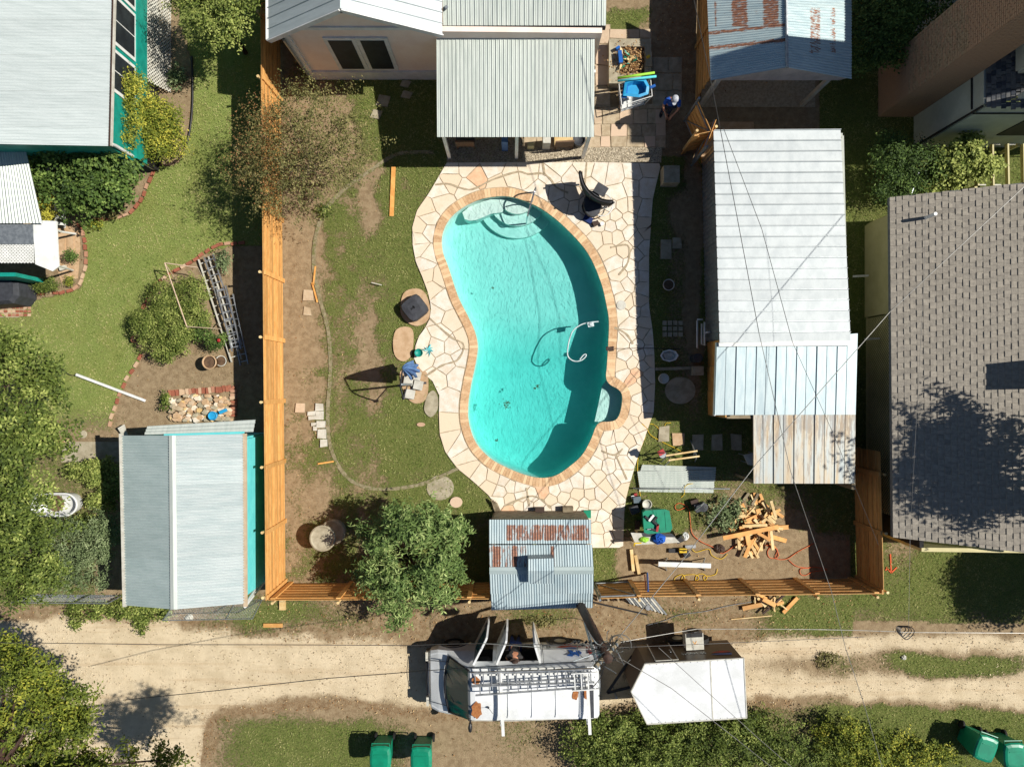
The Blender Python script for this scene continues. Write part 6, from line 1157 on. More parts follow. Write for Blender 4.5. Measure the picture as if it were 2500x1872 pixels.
for (x, y, w, d, h, mt, nm, lab, cat, r) in [(1556,1220,.24,.2,.25,'transf','tool_case','small teal tool case by the cream bucket','case',.1),(1550,1245,.28,.24,.3,'charcoal','tool_bag','dark tool bag beside the patio corner','bag',.4),(1546,1213,.12,.1,.08,'white','box','little white box above the teal case','box',.3),(1552,1207,.1,.08,.1,'red','battery','red battery above the little white box','battery',.2),(1557,1282,.14,.3,.15,'hair','tool_roll','dark red tool roll left of the green wheeled bin','bag',0),
    (1662,1316,.3,.2,.14,'black','battery_tool','black tool at the right end of the workbench','tool',.4),(1655,1344,.6,.14,.08,'black','tool_case','long black tool case in shade below the workbench','case',0),(1686,1334,.35,.1,.06,'alu','square','silver rafter square on the soil','tool',.05)]:
    one(nm, pbox(x, y, w, d, h, 0, r), M[mt], lab, cat)
t = thing('circular_saw', 'yellow circular saw beside the black tool case', 'power saw', W(1668, 1345)); mb = MB(); c = V(1667,1343,.15); mb.box(tuple(c), (.24,.14,.12), 0); mb.build('body', M['yellow'], t); mb = MB(); mb.box((c.x+.14, c.y-.14, .1), (.2,.2,.1), .5); mb.build('motor', M['black'], t); mb = MB(); mb.tube([c+Vector((-.1,.02,.06)), c+Vector((0,.02,.15)), c+Vector((.1,.02,.06))], .02, 6); mb.build('handle', M['black'], t)
t = thing('cable_tool', 'grey and black portable tool on the grass between cords', 'tool', W(1708, 1235)); c = V(1708,1237,.22); mb = MB(); mb.box(tuple(c), (.34,.26,.2), .3); mb.lathe((c.x+.1, c.y, c.z), [(.15,0),(.15,.1),(0,.12)], 14); mb.build('body', M['charcoal'], t); mb = MB(); mb.tube([c+Vector((-.18,-.1,.1)), c+Vector((-.02,.08,.24)), c+Vector((.1,.14,.12))], .025, 6); mb.build('handle', M['alu'], t); mb = MB(); mb.box(tuple(V(1695,1226,.1)), (.25,.2,.2), .3); mb.build('base', M['hair'], t)
for (x, y, w, d, h, m_, nm, lab, cat) in [(1387,1245,.34,.2,.3,'old_wood','planter_box','brown wooden box on the patio above the small rusty shed','box'),(1318,1246,.3,.16,.3,'hair','planter_box','dark box left of the brown one above the small rusty shed','box'),(1434,1255,.24,.26,.12,'green','crate','small green crate at the right corner of the small rusty shed','crate')]: one(nm, pbox(x, y, w, d, h), M[m_], lab, cat)
t = thing('wood_wedge', 'slatted weathered wood wedge at the patio edge left of the small shed', 'wood', W(1208, 1236))
for k in range(4): mb = MB(); mb.beam(V(1200+k*4, 1218+k*3, .2), V(1212+k*4, 1256, .05), .05, .03); mb.build('slat', M['old_wood'], t)
t = thing('edging_stones', 'row of grey stones along the upper side of the small rusty shed', 'stones', W(1320, 1266))
for k in range(26): c = V(1205+k*9, 1264+random.uniform(-2, 2)); mb = MB(); mb.lathe(c, [(.07,0),(.075,.04),(.04,.08),(0,.085)], 7, sx=random.uniform(.8, 1.2), sy=random.uniform(.6, 1)); mb.build('stone', M['concrete'], t)
# workbench with a board, yellow straps and a blue cloth
t = thing('workbench', 'makeshift workbench of a pale board left of the tools', 'workbench', W(1600, 1316)); mb = MB(); mb.slab([V(1540,1300,.72), V(1640,1304,.72), V(1660,1324,.72), V(1552,1330,.72)], .03); mb.build('board', M['offwhite'], t); mb = MB(); mb.slab([V(1566,1300,.728), V(1640,1302,.728), V(1650,1311,.728), V(1570,1310,.728)], .02); mb.build('dark_panel', M['charcoal'], t)
for x, y in ((1550,1322),(1650,1318),(1560,1304),(1636,1304)): mb = MB(); mb.box(tuple(V(x, y, .7)[:2])+(.35,), (.05,.05,.69)); mb.build('leg', M['cedar_pale'], t)
def heap(label, name, cat, px, py, z, rx, ry, h, m_):
    c = V(px, py, z); n = 14; mb = MB(); R = []
    for r, zz in ((1, 0), (.85, .6), (.5, 1), (.2, .92)): R += [(c.x+rx*r*random.uniform(.8, 1.15)*math.cos(2*math.pi*k/n), c.y+ry*r*random.uniform(.8, 1.15)*math.sin(2*math.pi*k/n), z+h*zz*random.uniform(.7, 1.1)) for k in range(n)]
    mb.v = R
    for i in range(3):
        for k in range(n): mb.f.append((i*n+k, i*n+(k+1) % n, (i+1)*n+(k+1) % n, (i+1)*n+k)); mb.m.append(0)
    mb.f.append(tuple(range(3*n, 4*n))); mb.m.append(0); return one(name, mb, M[m_], label, cat)
heap('crumpled royal blue cloth on the workbench', 'cloth', 'cloth', 1608, 1315, .74, .22, .17, .16, 'shirt'); heap('lime and grey glove bundle on the workbench', 'gloves', 'gloves', 1573, 1317, .74, .17, .09, .08, 'lime'); heap('white rag heap at the workbench right end', 'cloth', 'cloth', 1673, 1308, .4, .12, .14, .14, 'white'); heap('small brown bark heap by the orange cord', 'bark_heap', 'bark heap', 1755, 1338, 0, .2, .16, .1, 'hair')
t = thing('speed_clamp', 'yellow clamp hanging off the workbench left corner', 'clamp', W(1553, 1328, .7)); mb = MB(); mb.beam(V(1548,1326,.76), V(1566,1325,.76), .04, .03); mb.beam(V(1549,1326,.76), V(1548,1332,.66), .04, .03); mb.build('bar', M['yellow'], t)
for (a, b_, lab) in (((1541,1340),(1546,1393),'pale post lying at left of the white beam, outer'),((1551,1354),(1560,1400),'pale post lying at left of the white beam, inner')): plank(lab, a, b_, .1, .09, .06, 'cedar_pale', 'post_piece', 'post')
t = thing('beam_on_stands', 'long white beam resting on two thin stands', 'beam', W(1670, 1378)); mb = MB(); mb.beam(V(1607,1376,.55), V(1735,1380,.55), .15, .09); mb.build('beam', M['white'], t)
for x in (1622, 1715):
    for dy in (-16, 14): mb = MB(); mb.beam(V(x, 1378, .5), V(x+6, 1378+dy, .0), .03); mb.build('leg', M['steel'], t)
t = thing('spirit_level', 'blue and red level leaning on the alley fence', 'level', W(1580, 1398)); mb = MB(); mb.beam(V(1580,1398,.03), V(1582,1442,1.5), .045, .05); mb.build('blue_bar', M['blue'], t); mb = MB(); mb.beam(V(1574,1402,.03), V(1577,1440,1.4), .03, .03); mb.build('red_bar', M['red'], t)
# cords
cord('yellow cord winding from the patio past the metal sheets to the tools', [(1690,1122,.03),(1660,1100),(1620,1080),(1590,1063),(1578,1045),(1566,1035),(1558,1045),(1562,1058),(1575,1062),(1570,1080),(1560,1105),(1556,1140),(1558,1175),(1563,1210),(1566,1240),(1572,1290)], 'yellow', .012)
cord('yellow cord end beside the pale grey stepping slab', [(1576,1037),(1592,1035),(1604,1042),(1610,1050)], 'yellow', .011); cord('yellow hooked cord end on the grass in front of the patio edge', [(1622,1048),(1625,1034),(1638,1032)], 'yellow', .011)
cord('coiled yellow cord below the white beam', [(1644,1420),(1650,1408),(1666,1402),(1672,1412),(1664,1418),(1668,1405),(1690,1402),(1702,1404),(1706,1412),(1698,1416),(1700,1405),(1714,1400),(1726,1408),(1720,1416),(1718,1406),(1735,1405),(1748,1400),(1751,1388)], 'yellow', .012)
cord('yellow cord looping right of the yellow saw', [(1690,1340),(1700,1347),(1730,1340),(1738,1355),(1760,1364),(1776,1352)], 'yellow', .012); cord('yellow cord lying across the metal sheets', [(1692,1180,.16),(1680,1182,.16),(1671,1190,.15),(1671,1205,.04),(1662,1214)], 'yellow', .011)
cord('orange cord running from the grey tool to the lumber pile and beyond', [(1680,1235),(1655,1245),(1648,1235),(1660,1228),(1680,1240),(1685,1270),(1690,1302),(1712,1322),(1740,1335),(1760,1350),(1775,1345),(1800,1330),(1840,1332),(1885,1332),(1900,1350),(1895,1362),(1878,1360),(1874,1345),(1884,1334),(1898,1342),(1893,1362),(1920,1364),(1950,1345),(1990,1325)], 'orange', .014)
cord('orange cord loops in the dark fence corner', [(1925,1366),(1945,1382),(1975,1386),(1955,1388),(1954,1400),(1966,1404),(1985,1395),(2020,1390),(1990,1384),(1970,1386)], 'orange', .014)
cord('thin grey cable snaking through the alley verge', [(1840,1468),(1800,1474),(1770,1480),(1720,1492),(1660,1500),(1620,1515),(1580,1525)], 'steel', .01, 'cable', 'cable'); cord('dark cable from pole foot to the left under the small shed', [(1440,1520),(1400,1508),(1340,1512),(1290,1500)], 'black', .008, 'cable', 'cable')
mb = MB(); [mb.beam(V(*a, .012), V(*b_, .012), .04, .006) for a, b_ in (((2174,1352),(2176,1396)),((2176,1398),(2164,1384)),((2176,1398),(2190,1384)),((2166,1386),(2162,1392)))]; one('paint_mark', mb, M['paint_or'], 'orange sprayed arrow on the grass outside the fence', 'paint mark')
# lumber offcuts
SEEN = set()
def offcuts(n, cx, cy, rx, ry, grp, where, seed, long_=()):
    r = random.Random(seed); cols = ['cedar_pale','cedar_orange','cedar','cedar_pale','cedar_pale']; adj = {'cedar_pale': 'pale', 'cedar_orange': 'orange', 'cedar': 'golden'}
    for k in range(n):
        if k < len(long_): (a, b_, w, h, z, mt, lab) = long_[k]
        else:
            for tr_ in range(60):
                a0 = r.uniform(0, math.pi*2); q = r.random()**.6; x, y = cx+rx*q*math.cos(a0), cy+ry*q*math.sin(a0); l = r.uniform(14, 44)/2; t_ = r.uniform(0, math.pi); a = (x-l*math.cos(t_), y-l*math.sin(t_)); b_ = (x+l*math.cos(t_), y+l*math.sin(t_)); w = r.choice([.04, .09, .09, .14]); h = .04; z = .04+(1-q)*.32*r.random()+.02; mt = r.choice(cols)
                if w == .14: mt = r.choice(['cedar_orange', 'cedar'])
                sec = ('right', 'upper right', 'upper', 'upper left', 'left', 'lower left', 'lower', 'lower right')[int(((-a0) % (2*math.pi))/(math.pi/4)+.5) % 8]; ring = 'near the middle' if q < .45 else 'at the rim' if q > .8 else 'halfway out'
                lab = ('wide ' if w > .12 else 'narrow ' if w < .06 else '')+('long ' if l > 17 else 'short ' if l < 11 else '')+adj[mt]+' offcut '+ring+', '+sec+(' part of the big scrap pile' if n > 20 else ' part of scraps beyond the fence')
                if lab not in SEEN: break
            SEEN.add(lab)
        mb = MB(); A = V(*a, z); B = V(*b_, z+r.uniform(-.03, .05)*(k >= len(long_))); mb.beam(A, B, w, h); one('wood_offcut', mb, M[mt], lab, 'wood offcut', grp)
offcuts(74, 1845, 1285, 62, 72, 'wood offcuts in the big scrap pile', 'in the big scrap pile', 3, [
    ((1765,1313),(1900,1285),.14,.05,.42,'cedar_orange','longest orange board lying across the big scrap pile'),((1812,1284),(1872,1281),.09,.05,.4,'cedar_pale','pale board parallel above the longest orange board'),((1785,1262),(1828,1203),.09,.05,.06,'old_wood','long weathered board sticking out at the pile upper left'),
    ((1836,1232),(1851,1204),.08,.05,.1,'old_wood','second weathered board at the upper left of the pile'),((1882,1222),(1894,1262),.09,.05,.3,'cedar_pale','bright pale board upright at the top right of the pile'),((1882,1295),(1887,1342),.09,.05,.25,'cedar_pale','bright pale board pointing down at the pile right side'),
    ((1804,1232),(1822,1248),.09,.05,.2,'cedar_pale','pale board pointing to the weathered boards'),((1835,1318),(1818,1360),.12,.05,.2,'cedar_orange','wide orange board at the lowest end of the pile'),((1850,1300),(1880,1318),.1,.05,.3,'cedar_orange','orange board just under the longest one'),
    ((1800,1262),(1820,1258),.1,.05,.3,'cedar_pale','short pale block at the pile left shoulder'),((1860,1275),(1880,1258),.09,.04,.4,'cedar_pale','pale board right of the pile centre'),((1875,1260),(1892,1276),.09,.04,.44,'cedar_pale','pale board crossing at the pile centre right'),((1828,1345),(1838,1362),.08,.05,.1,'cedar_pale','pale piece beside the wide lowest orange board'),((1895,1250),(1912,1262),.1,.05,.1,'cedar','golden block at the right margin of the pile')])
offcuts(16, 1885, 1470, 50, 16, 'wood offcuts outside the alley fence', 'outside the alley fence', 8, [
    ((1812,1484),(1860,1474),.14,.1,.06,'cedar','thick golden post piece at the left outside the fence'),((1912,1495),(1947,1458),.12,.05,.06,'cedar_orange','slanting orange board at the right outside the fence'),((1862,1498),(1914,1452),.06,.04,.18,'dark_wood','dark thin bar leaning over the offcuts outside the fence'),((1857,1455),(1857,1468),.14,.05,.05,'cedar_orange','short orange block against the fence foot')])
t = thing('scrap_rack', 'bundle of scrap metal and slats leaning outside the alley fence', 'scrap metal', W(1575, 1470))
for k in range(11):
    mb = MB(); x = 1528+k*6.5; mb.beam(V(x, 1458, .35-.02*k), V(x+14+k*2, 1474+k*2.6, .05), .05, .02); mb.build('slat', M['offwhite' if k % 2 else 'steel'], t)
for k in range(6): mb = MB(); mb.beam(V(1460+k*12, 1456, .3), V(1462+k*12, 1466, .05), .06, .03); mb.build('slat', M['hair' if k % 2 else 'brownpaver'], t)
mb = MB(); mb.lathe(V(1582,1482,.12), [(.03,0),(.09,0),(.09,.04),(.03,.04)], 14); mb.build('pulley', M['alu'], t); mb = MB(); mb.beam(V(1450,1470,.04), V(1580,1500,.04), .05, .03); mb.build('base_bar', M['void'], t)
# ------------------------------------------------ utility pole, cables
t = thing('utility_pole', 'leaning brown utility pole with tangled fittings by the van', 'utility pole', W(1398, 1440)); T = V(1484,1606,6.2); mb = MB(); mb.tube([V(1398,1440,-.05), T], .15, 12, r2=.11); mb.build('pole', M['dark_wood'], t, True)
A = V(1440,1575,5.5); mb = MB(); mb.beam(V(1452,1628,5.6), V(1512,1563,5.6), .09, .11); mb.build('crossarm', M['old_wood'], t); mb = MB(); mb.lathe(V(1466,1590,4.7), [(.09,0),(.12,.05),(.12,.45),(.08,.5),(0,.51)], 14); mb.build('transformer', M['transf'], t, False)
for k in range(6): q = V(1452,1628,5.68).lerp(V(1512,1563,5.68), (k+.3)/6); mb = MB(); mb.lathe(q, [(.02,0),(.04,.04),(.02,.07),(.035,.11),(.01,.15),(0,.16)], 8); mb.build('insulator', M['steel'], t)
mb = MB(); mb.lathe(T, [(.115,0),(.12,.03),(.05,.06),(0,.07)], 10); mb.build('cap', M['dark_wood'], t)
rl = random.Random(5)
for k in range(26):
    c = V(1480+rl.gauss(0, 14), 1590+rl.gauss(0, 13), 5.2+rl.random()*.7); e = Vector((rl.gauss(0, .28), rl.gauss(0, .26), rl.gauss(0, .3))); mb = MB(); mb.tube(smooth_path([c, c+e*.5+Vector((0, 0, rl.uniform(-.3, .3))), c+e], 4), .012, 4); mb.build('jumper_wire', M[rl.choice(['wire','steel','black'])], t)
for (x, y, r) in ((1516,1580,.26),(1506,1568,.16),(1424,1586,.14)): c = V(x, y, 5.6); mb = MB(); mb.tube([c+Vector((r*math.cos(a), r*1.5*math.sin(a), .2*math.sin(a*1.3))) for a in [j*.33 for j in range(18)]], .012, 4); mb.build('wire_loop', M['wirelight'], t)
for k in range(7): c = V(1404+k*9, 1569+rl.uniform(-4, 4), 5.3); mb = MB(); mb.box(tuple(c), (.08,.05,.05), rl.random()); mb.build('connector', M['black'], t)
mb = MB(); mb.tube([V(1422,1470,1.2), V(1421,1492,1.9), V(1440,1560,3.6), V(1462,1632,4.9)], .05, 8); one('riser_pipe', mb, M['steel'], 'grey metal riser pipe beside the brown utility pole', 'pipe', smooth=True)
def cable(label, pts, m_='wire', r=.011, sag=0.):
    P = [V(*p) for p in pts]; Q = []
    for i in range(len(P)-1):
        for k in range(10): t_ = k/10; q = P[i].lerp(P[i+1], t_); q.z -= sag*4*t_*(1-t_); Q.append(q)
    Q.append(P[-1]); mb = MB(); mb.tube(Q, r*.75, 5); return one('overhead_cable', mb, M[m_], label, 'cable')
cable('twisted bare service cable from pole across workshop roof to right edge', [(1500,1568,5.6),(1660,1375,5.3),(1850,1128,5.2),(2172,762,5.4),(2560,400,6)], 'wirelight', .014)
cable('thin cable from white shed roof down to the top edge, left one', [(1690,-20,5.5),(1742,230,5.2),(1790,480,5),(1853,813,4.9)], 'wire', .012)
cable('same thin cable continuing over workshop and fence towards the hedge', [(1853,813,4.9),(1930,1150,4.8),(2029,1441,4.8),(2064,1580,4.9),(2110,1720,5),(2160,1895,5)], 'wirelight', .011)
cable('paired thin cable over the white roof, right one', [(1765,310,5.2),(1860,560,5),(1935,836,4.9)], 'wire', .01); cable('thin cable crossing the stained extension towards the fence corner', [(1935,836,4.9),(2035,1060,4.8),(2145,1330,4.8)], 'wire', .008)
cable('upper cable along the alley to the left edge', [(-60,1568,5.5),(400,1573,5.3),(1000,1575,5.4),(1170,1570,5.5),(1490,1578,5.7)], 'wire', .012, .02); cable('pale cable close below the upper alley cable', [(1180,1570,5.6),(1470,1590,5.8)], 'wirelight', .012)
cable('black slack cable from the van across the pale alley', [(300,1708,3.2),(500,1688,4),(800,1655,4.6),(1100,1632,5.1),(1300,1620,5.4),(1490,1612,5.8)], 'black', .014)
cable('pair of cables from pole to the wire knot at right', [(1510,1568,5.6),(1700,1535,5.3),(2000,1536,5.3),(2205,1542,5.4)], 'wirelight', .011, .02); cable('lower cable of the pair towards the wire knot', [(1510,1580,5.6),(1800,1568,5.2),(2110,1554,5)], 'wire', .009); cable('single cable from wire knot to the right edge', [(2205,1543,5.4),(2560,1545,5.5)], 'wirelight', .01)
cable('cable from pole over the trailer roof to the lower hedge', [(1510,1604,5.6),(1640,1680,5.2),(1800,1805,5.2),(1920,1900,5.4)], 'wire', .011); cable('second cable over the trailer roof, nearer its rear', [(1608,1580,5.4),(1740,1700,5.1),(1850,1800,5),(1960,1895,5.2)], 'wire', .01)
cable('thin upright cable from wire knot past the shingle roof', [(2218,1540,5.4),(2222,1300,5),(2255,700,5.4),(2262,470,5.6)], 'wire', .006)
t = thing('wire_knot', 'looped knot of cable hanging over the alley at right', 'cable', W(2205, 1540, 5.4))
for k in range(4): c = V(2200+k*5, 1538+k*2, 5.4); r = .11+.02*k; mb = MB(); mb.tube([c+Vector((r*math.cos(a), r*math.sin(a), .05*math.sin(2*a))) for a in [j*.4 for j in range(17)]], .012, 4); mb.build('wire_loop', M['black'], t)
# ------------------------------------------------ white van
VO = (-.02, -9.39, 0); VR = math.radians(1.0)
van = thing('van', 'white work van with doors open and roof rack in the alley', 'van', VO); van.rotation_euler = (0, 0, VR)
def vb(mb, name, m_, parent=None, smooth=False):   # parts are modelled in the van's own frame
    p = parent or van; o = mb.build(name, m_, None, smooth); o.parent = p; ORG[o] = (0, 0, 0); return o
ST = [(-2.70,.66,.60,.5,.45),(-2.66,.80,.74,.66,.6),(-2.56,.92,.90,.80,.74),(-2.32,.99,1.02,.88,.84),(-2.0,1.0,1.16,.92,.9),(-1.62,1.0,1.62,.84,.82),(-1.24,1.0,1.98,.80,.76),(-1.1,1.0,2.01,.80,.76),(-.56,1.0,2.04,.80,.76),(-.42,1.0,2.05,.80,.76),(.88,1.0,2.06,.80,.76),(1.0,1.0,2.06,.80,.76),(2.45,1.0,2.05,.80,.75),(2.62,.98,2.0,.78,.73),(2.67,.94,1.9,.76,.7)]
secs = []
for (x, w, zt, wu, wr) in ST:
    zb = min(1.12, zt-.1); zm = .6 if zt > .8 else .5
    half = [(w*.95, .34), (w, zm), (w, zb), (wu+(w-wu)*.3, zb+(zt-zb)*.55), (wr+.03, zt-.05), (wr*.8, zt-.005), (wr*.35, zt+.02), (0, zt+.025)]
    secs.append([(x, y, z) for y, z in half]+[(x, -y, z) for y, z in half[-2::-1]])
mb = MB(); ns = len(secs[0]); mb.v = [v for s in secs for v in s]
for i in range(len(secs)-1):
    for k in range(ns-1):
        x = ST[i][0]
        if k in (1, 2) and (x in (-1.1, -.42)): continue
        mb.f.append((i*ns+k, (i+1)*ns+k, (i+1)*ns+k+1, i*ns+k+1)); mb.m.append(0)
mb.f.append(tuple(range(ns))); mb.m.append(0); mb.f.append(tuple(range((len(secs)-1)*ns, len(secs)*ns))[::-1]); mb.m.append(0); vb(mb, 'body', M['vanwhite'])
mb = MB(); mb.box((.35, -.05, .5), (4.2, 1.7, .06)); mb.box((.35, -.93, 1.1), (3.4, .04, 1.1)); mb.box((-.49, .3, 1.0), (.05, 1.1, .9)); mb.box((2.4, 0, 1.1), (.05, 1.6, 1.3)); vb(mb, 'interior', M['void'])
for x, y, c in ((-.95, .42, 'charcoal'), (-.95, -.45, 'charcoal')): mb = MB(); mb.box((x, y, .8), (.5, .5, .15)); mb.box((x+.24, y, 1.15), (.12, .5, .65)); vb(mb, 'seat', M[c])
mb = MB(); mb.box((.2, -.7, 1.1), (1.1, .3, 1.0)); vb(mb, 'shelf', M['hair'])
ws = [(-1.98, .84, 1.2), (-1.98, -.84, 1.2), (-1.27, -.70, 2.0), (-1.27, .70, 2.0)]; P = []
for i in range(9):
    f = i/8; y0 = .86-1.72*f; bulge = (1-(2*f-1)**2); P.append((-1.90-.13*bulge, y0, 1.19+.02*bulge)); 
Q = [(-1.27-.02*(1-(2*i/8-1)**2), .73-1.46*i/8, 1.985+.015*(1-(2*i/8-1)**2)) for i in range(9)]
glass = NT('windscreen'); glass.col(lin(44, 92, 94)); glass.b.inputs['Roughness'].default_value = .08; glass.b.inputs['Specular IOR Level'].default_value = .7; glass = glass.mat  # teal reflection is put into the base colour of the glass
mb = MB(); vs = [(x-.03, y, z+.045) for x, y, z in P]+[(x-.03, y, z+.045) for x, y, z in Q]; mb.add(vs, [(i, i+1, 10+i, 9+i) for i in range(8)]); mb.add([(x, y, z-.05) for x, y, z in vs], [(9+i, 10+i, i+1, i) for i in range(8)]); vb(mb, 'windscreen', glass)
mb = MB(); mb.tube([(x-.06, y*1.03, z+.03) for x, y, z in P], .035, 5); mb.tube([(P[0][0]-.02, P[0][1], P[0][2]+.05), (Q[0][0], Q[0][1], Q[0][2]+.03)], .03, 5); mb.tube([(P[-1][0]-.02, P[-1][1], P[-1][2]+.05), (Q[-1][0], Q[-1][1], Q[-1][2]+.03)], .03, 5); vb(mb, 'windscreen_seal', M['black'])
for y in (-.1, .45): mb = MB(); mb.tube([(-2.03, y, 1.27), (-1.8, y-.32, 1.52)], .012, 4); vb(mb, 'wiper', M['black'])
mb = MB(); mb.box((-2.66, 0, .48), (.16, 1.7, .2)); vb(mb, 'bumper', M['charcoal']); mb = MB(); mb.box((2.72, 0, .5), (.12, 1.8, .18)); vb(mb, 'bumper', M['charcoal'])
for y in (.72, -.72): mb = MB(); mb.box((-2.69, y, .72), (.08, .28, .16)); vb(mb, 'headlight', M['offwhite'])
for y in (.86, -.86): mb = MB(); mb.box((2.665, y, 1.2), (.06, .12, .5)); vb(mb, 'tail_light', M['red'])
for x in (-1.85, 1.6):
    for y in (.9, -.9):
        mb = MB(); n = 20; R = []
        for r, o in ((.2, -.11), (.33, -.11), (.36, -.06), (.36, .06), (.33, .11), (.2, .11)): R += [(x+r*math.cos(2*math.pi*k/n), y+o*(1.05), .36+r*math.sin(2*math.pi*k/n)) for k in range(n)]
        mb.v = R
        for i in range(5):
            for k in range(n): mb.f.append((i*n+k, i*n+(k+1) % n, (i+1)*n+(k+1) % n, (i+1)*n+k)); mb.m.append(0)
        w_ = vb(mb, 'wheel', M['rubber']); mb = MB(); mb.tube([(x, y-.1, .36), (x, y+.1, .36)], .21, 14); rm = mb.build('rim', M['steel'], None); rm.parent = w_; ORG[rm] = (0, 0, 0)
        mb = MB(); mb.tube([(x+.43*math.cos(a), y*1.105, .38+.43*math.sin(a)) for a in [k*math.pi/10 for k in range(11)]], .03, 5); vb(mb, 'wheel_arch', M['charcoal'])
mb = MB(); mb.lathe((-1.3, -1.25, 1.3), [(.0,0),(.1,.03),(.11,.2),(0,.26)], 8, sx=.6, sy=1.3); mb.tube([(-1.3,-1.0,1.35),(-1.3,-1.2,1.35)], .03, 5); vb(mb, 'mirror', M['black'])
def door(hx, hy, ang, L, name='side_door', z0=.42, z1=1.93, col=None, win=True, txt=None):
    d = Vector((math.cos(ang), math.sin(ang), 0)); nn = Vector((-d.y, d.x, 0)); h = Vector((hx, hy, 0)); up = Vector((0, 0, 1)); lean = -.16
    def pt(u, z, o=0): return h+d*u+up*z+nn*o+Vector((0, lean*max(0, z-1.1), 0))
    mb = MB(); prof = [(0, z0), (L, z0), (L, 1.15), (L*.93, z1-.05), (L*.86, z1), (0, z1)]; n = len(prof)
    mb.add([pt(u, z, -.03) for u, z in prof]+[pt(u, z, .03) for u, z in prof], [tuple(range(n))[::-1], tuple(range(n, 2*n))]+[(i, (i+1) % n, n+(i+1) % n, n+i) for i in range(n)]); dd = vb(mb, name, col or M['vanwhite'])
    mb = MB(); q = [(.1*L, z0+.1), (.9*L, z0+.1), (.9*L, 1.05), (.1*L, 1.05)]
    for s in (-1, 1):
        mb.add([pt(u, z, .036*s) for u, z in q], [(0, 1, 2, 3)])
    o = mb.build('door_trim', M['offwhite'], None); o.parent = dd; ORG[o] = (0, 0, 0)
    if win:
        mb = MB(); q = [(.1*L, 1.2), (.9*L, 1.2), (.84*L, z1-.1), (.1*L, z1-.1)]
        for s in (-1, 1): mb.add([pt(u, z, .038*s) for u, z in q], [(0, 1, 2, 3) if s > 0 else (3, 2, 1, 0)])
        o = mb.build('window', glass, None); o.parent = dd; ORG[o] = (0, 0, 0)
    mb = MB(); mb.beam(pt(L*.8, 1.0, .04), pt(L*.95, 1.0, .04), .03, .03); o = mb.build('handle', M['black'], None); o.parent = dd; ORG[o] = (0, 0, 0)
    return dd, pt
def textmesh(s, size):
    cu = bpy.data.curves.new('t', 'FONT'); cu.body = s; cu.size = size; cu.extrude = .002; cu.resolution_u = 2; o = bpy.data.objects.new('t', cu); C.objects.link(o); dg = bpy.context.evaluated_depsgraph_get(); me = bpy.data.meshes.new_from_object(o.evaluated_get(dg)); bpy.data.objects.remove(o); return me
def lettering(s, size, org, ux, uz, m_, parent, name='lettering'):
    me = textmesh(s, size); ux = Vector(ux).normalized(); uz = Vector(uz).normalized(); nn = ux.cross(uz); Mx = Matrix((ux, uz, nn)).transposed().to_4x4(); Mx.translation = Vector(org); me.transform(Mx); me.materials.clear(); me.materials.append(M[m_]); o = bpy.data.objects.new(name, me); C.objects.link(o); o.parent = parent; ORG[o] = (0, 0, 0); return o
dF, pF = door(-1.14, 1.0, math.radians(62), .98, 'front_door')
dA, pA = door(-.43, 1.0, math.radians(66), .82, 'cargo_door', win=False)
lettering('GS', .34, pA(.2, 1.62, -.045), (math.cos(math.radians(66)), math.sin(math.radians(66)), 0), (0, 0, -1), 'black', dA)
dB, pB = door(.90, 1.0, math.radians(106), .68, 'cargo_door', win=False)
lettering('BS', .26, pB(.56, 1.5, .045), (-math.cos(math.radians(106)), -math.sin(math.radians(106)), 0), (0, 0, -1), 'black', dB)
def side(u, z, o=.012):   # point on the van's north side at x=u, height z
    if z <= 1.12: return Vector((u, 1.0+o, z))
    t_ = (z-1.12)/.93; return Vector((u, 1.0+o-(.08*min(t_/.5, 1)+.10*max(0, t_-.5)/.5)-.02*t_, z))
def decal(pts, m_, name, o=.014):
    mb = MB(); vs = [side(u, z, o) for u, z in pts]; mb.add(vs, [tuple(range(len(vs)))]); return vb(mb, name, M[m_])
decal([(1.42,.95),(1.62,.86),(1.72,.70),(1.86,.72),(1.98,.82),(2.14,.86),(2.28,.98),(2.1,1.0),(1.9,.93),(1.78,.98),(1.6,1.02)], 'red', 'red_emblem')
decal([(1.44,1.04),(1.62,1.07),(1.8,1.02),(1.98,1.0),(2.12,1.04),(2.12,1.11),(1.5,1.11)], 'blue', 'blue_emblem')
decal([(1.78,1.16),(2.1,1.16),(2.22,1.34),(2.1,1.55),(1.98,1.42),(1.9,1.55),(1.72,1.5),(1.86,1.35)], 'blue', 'blue_emblem')
st = [(1.99+(.075 if k % 2 == 0 else .03)*math.sin(k*math.pi/5), 1.28-(.075 if k % 2 == 0 else .03)*math.cos(k*math.pi/5)) for k in range(10)]; decal(st, 'white', 'star', .03)
lettering('B', .34, side(1.28, 1.1, .02), (-1, 0, 0), (0, 0, -1), 'black', van); lettering('US', .12, side(1.36, .75, .02), (-1, 0, 0), (0, 0, -1), 'black', van); lettering('VISION', .09, side(1.46, .58, .02), (-1, 0, 0), (0, 0, -1), 'black', van)
decal([(2.38,.95),(2.55,.95),(2.55,1.1),(2.38,1.1)], 'red', 'red_patch'); decal([(2.40,1.2),(2.56,1.2),(2.55,1.45),(2.44,1.45)], 'red', 'red_patch')
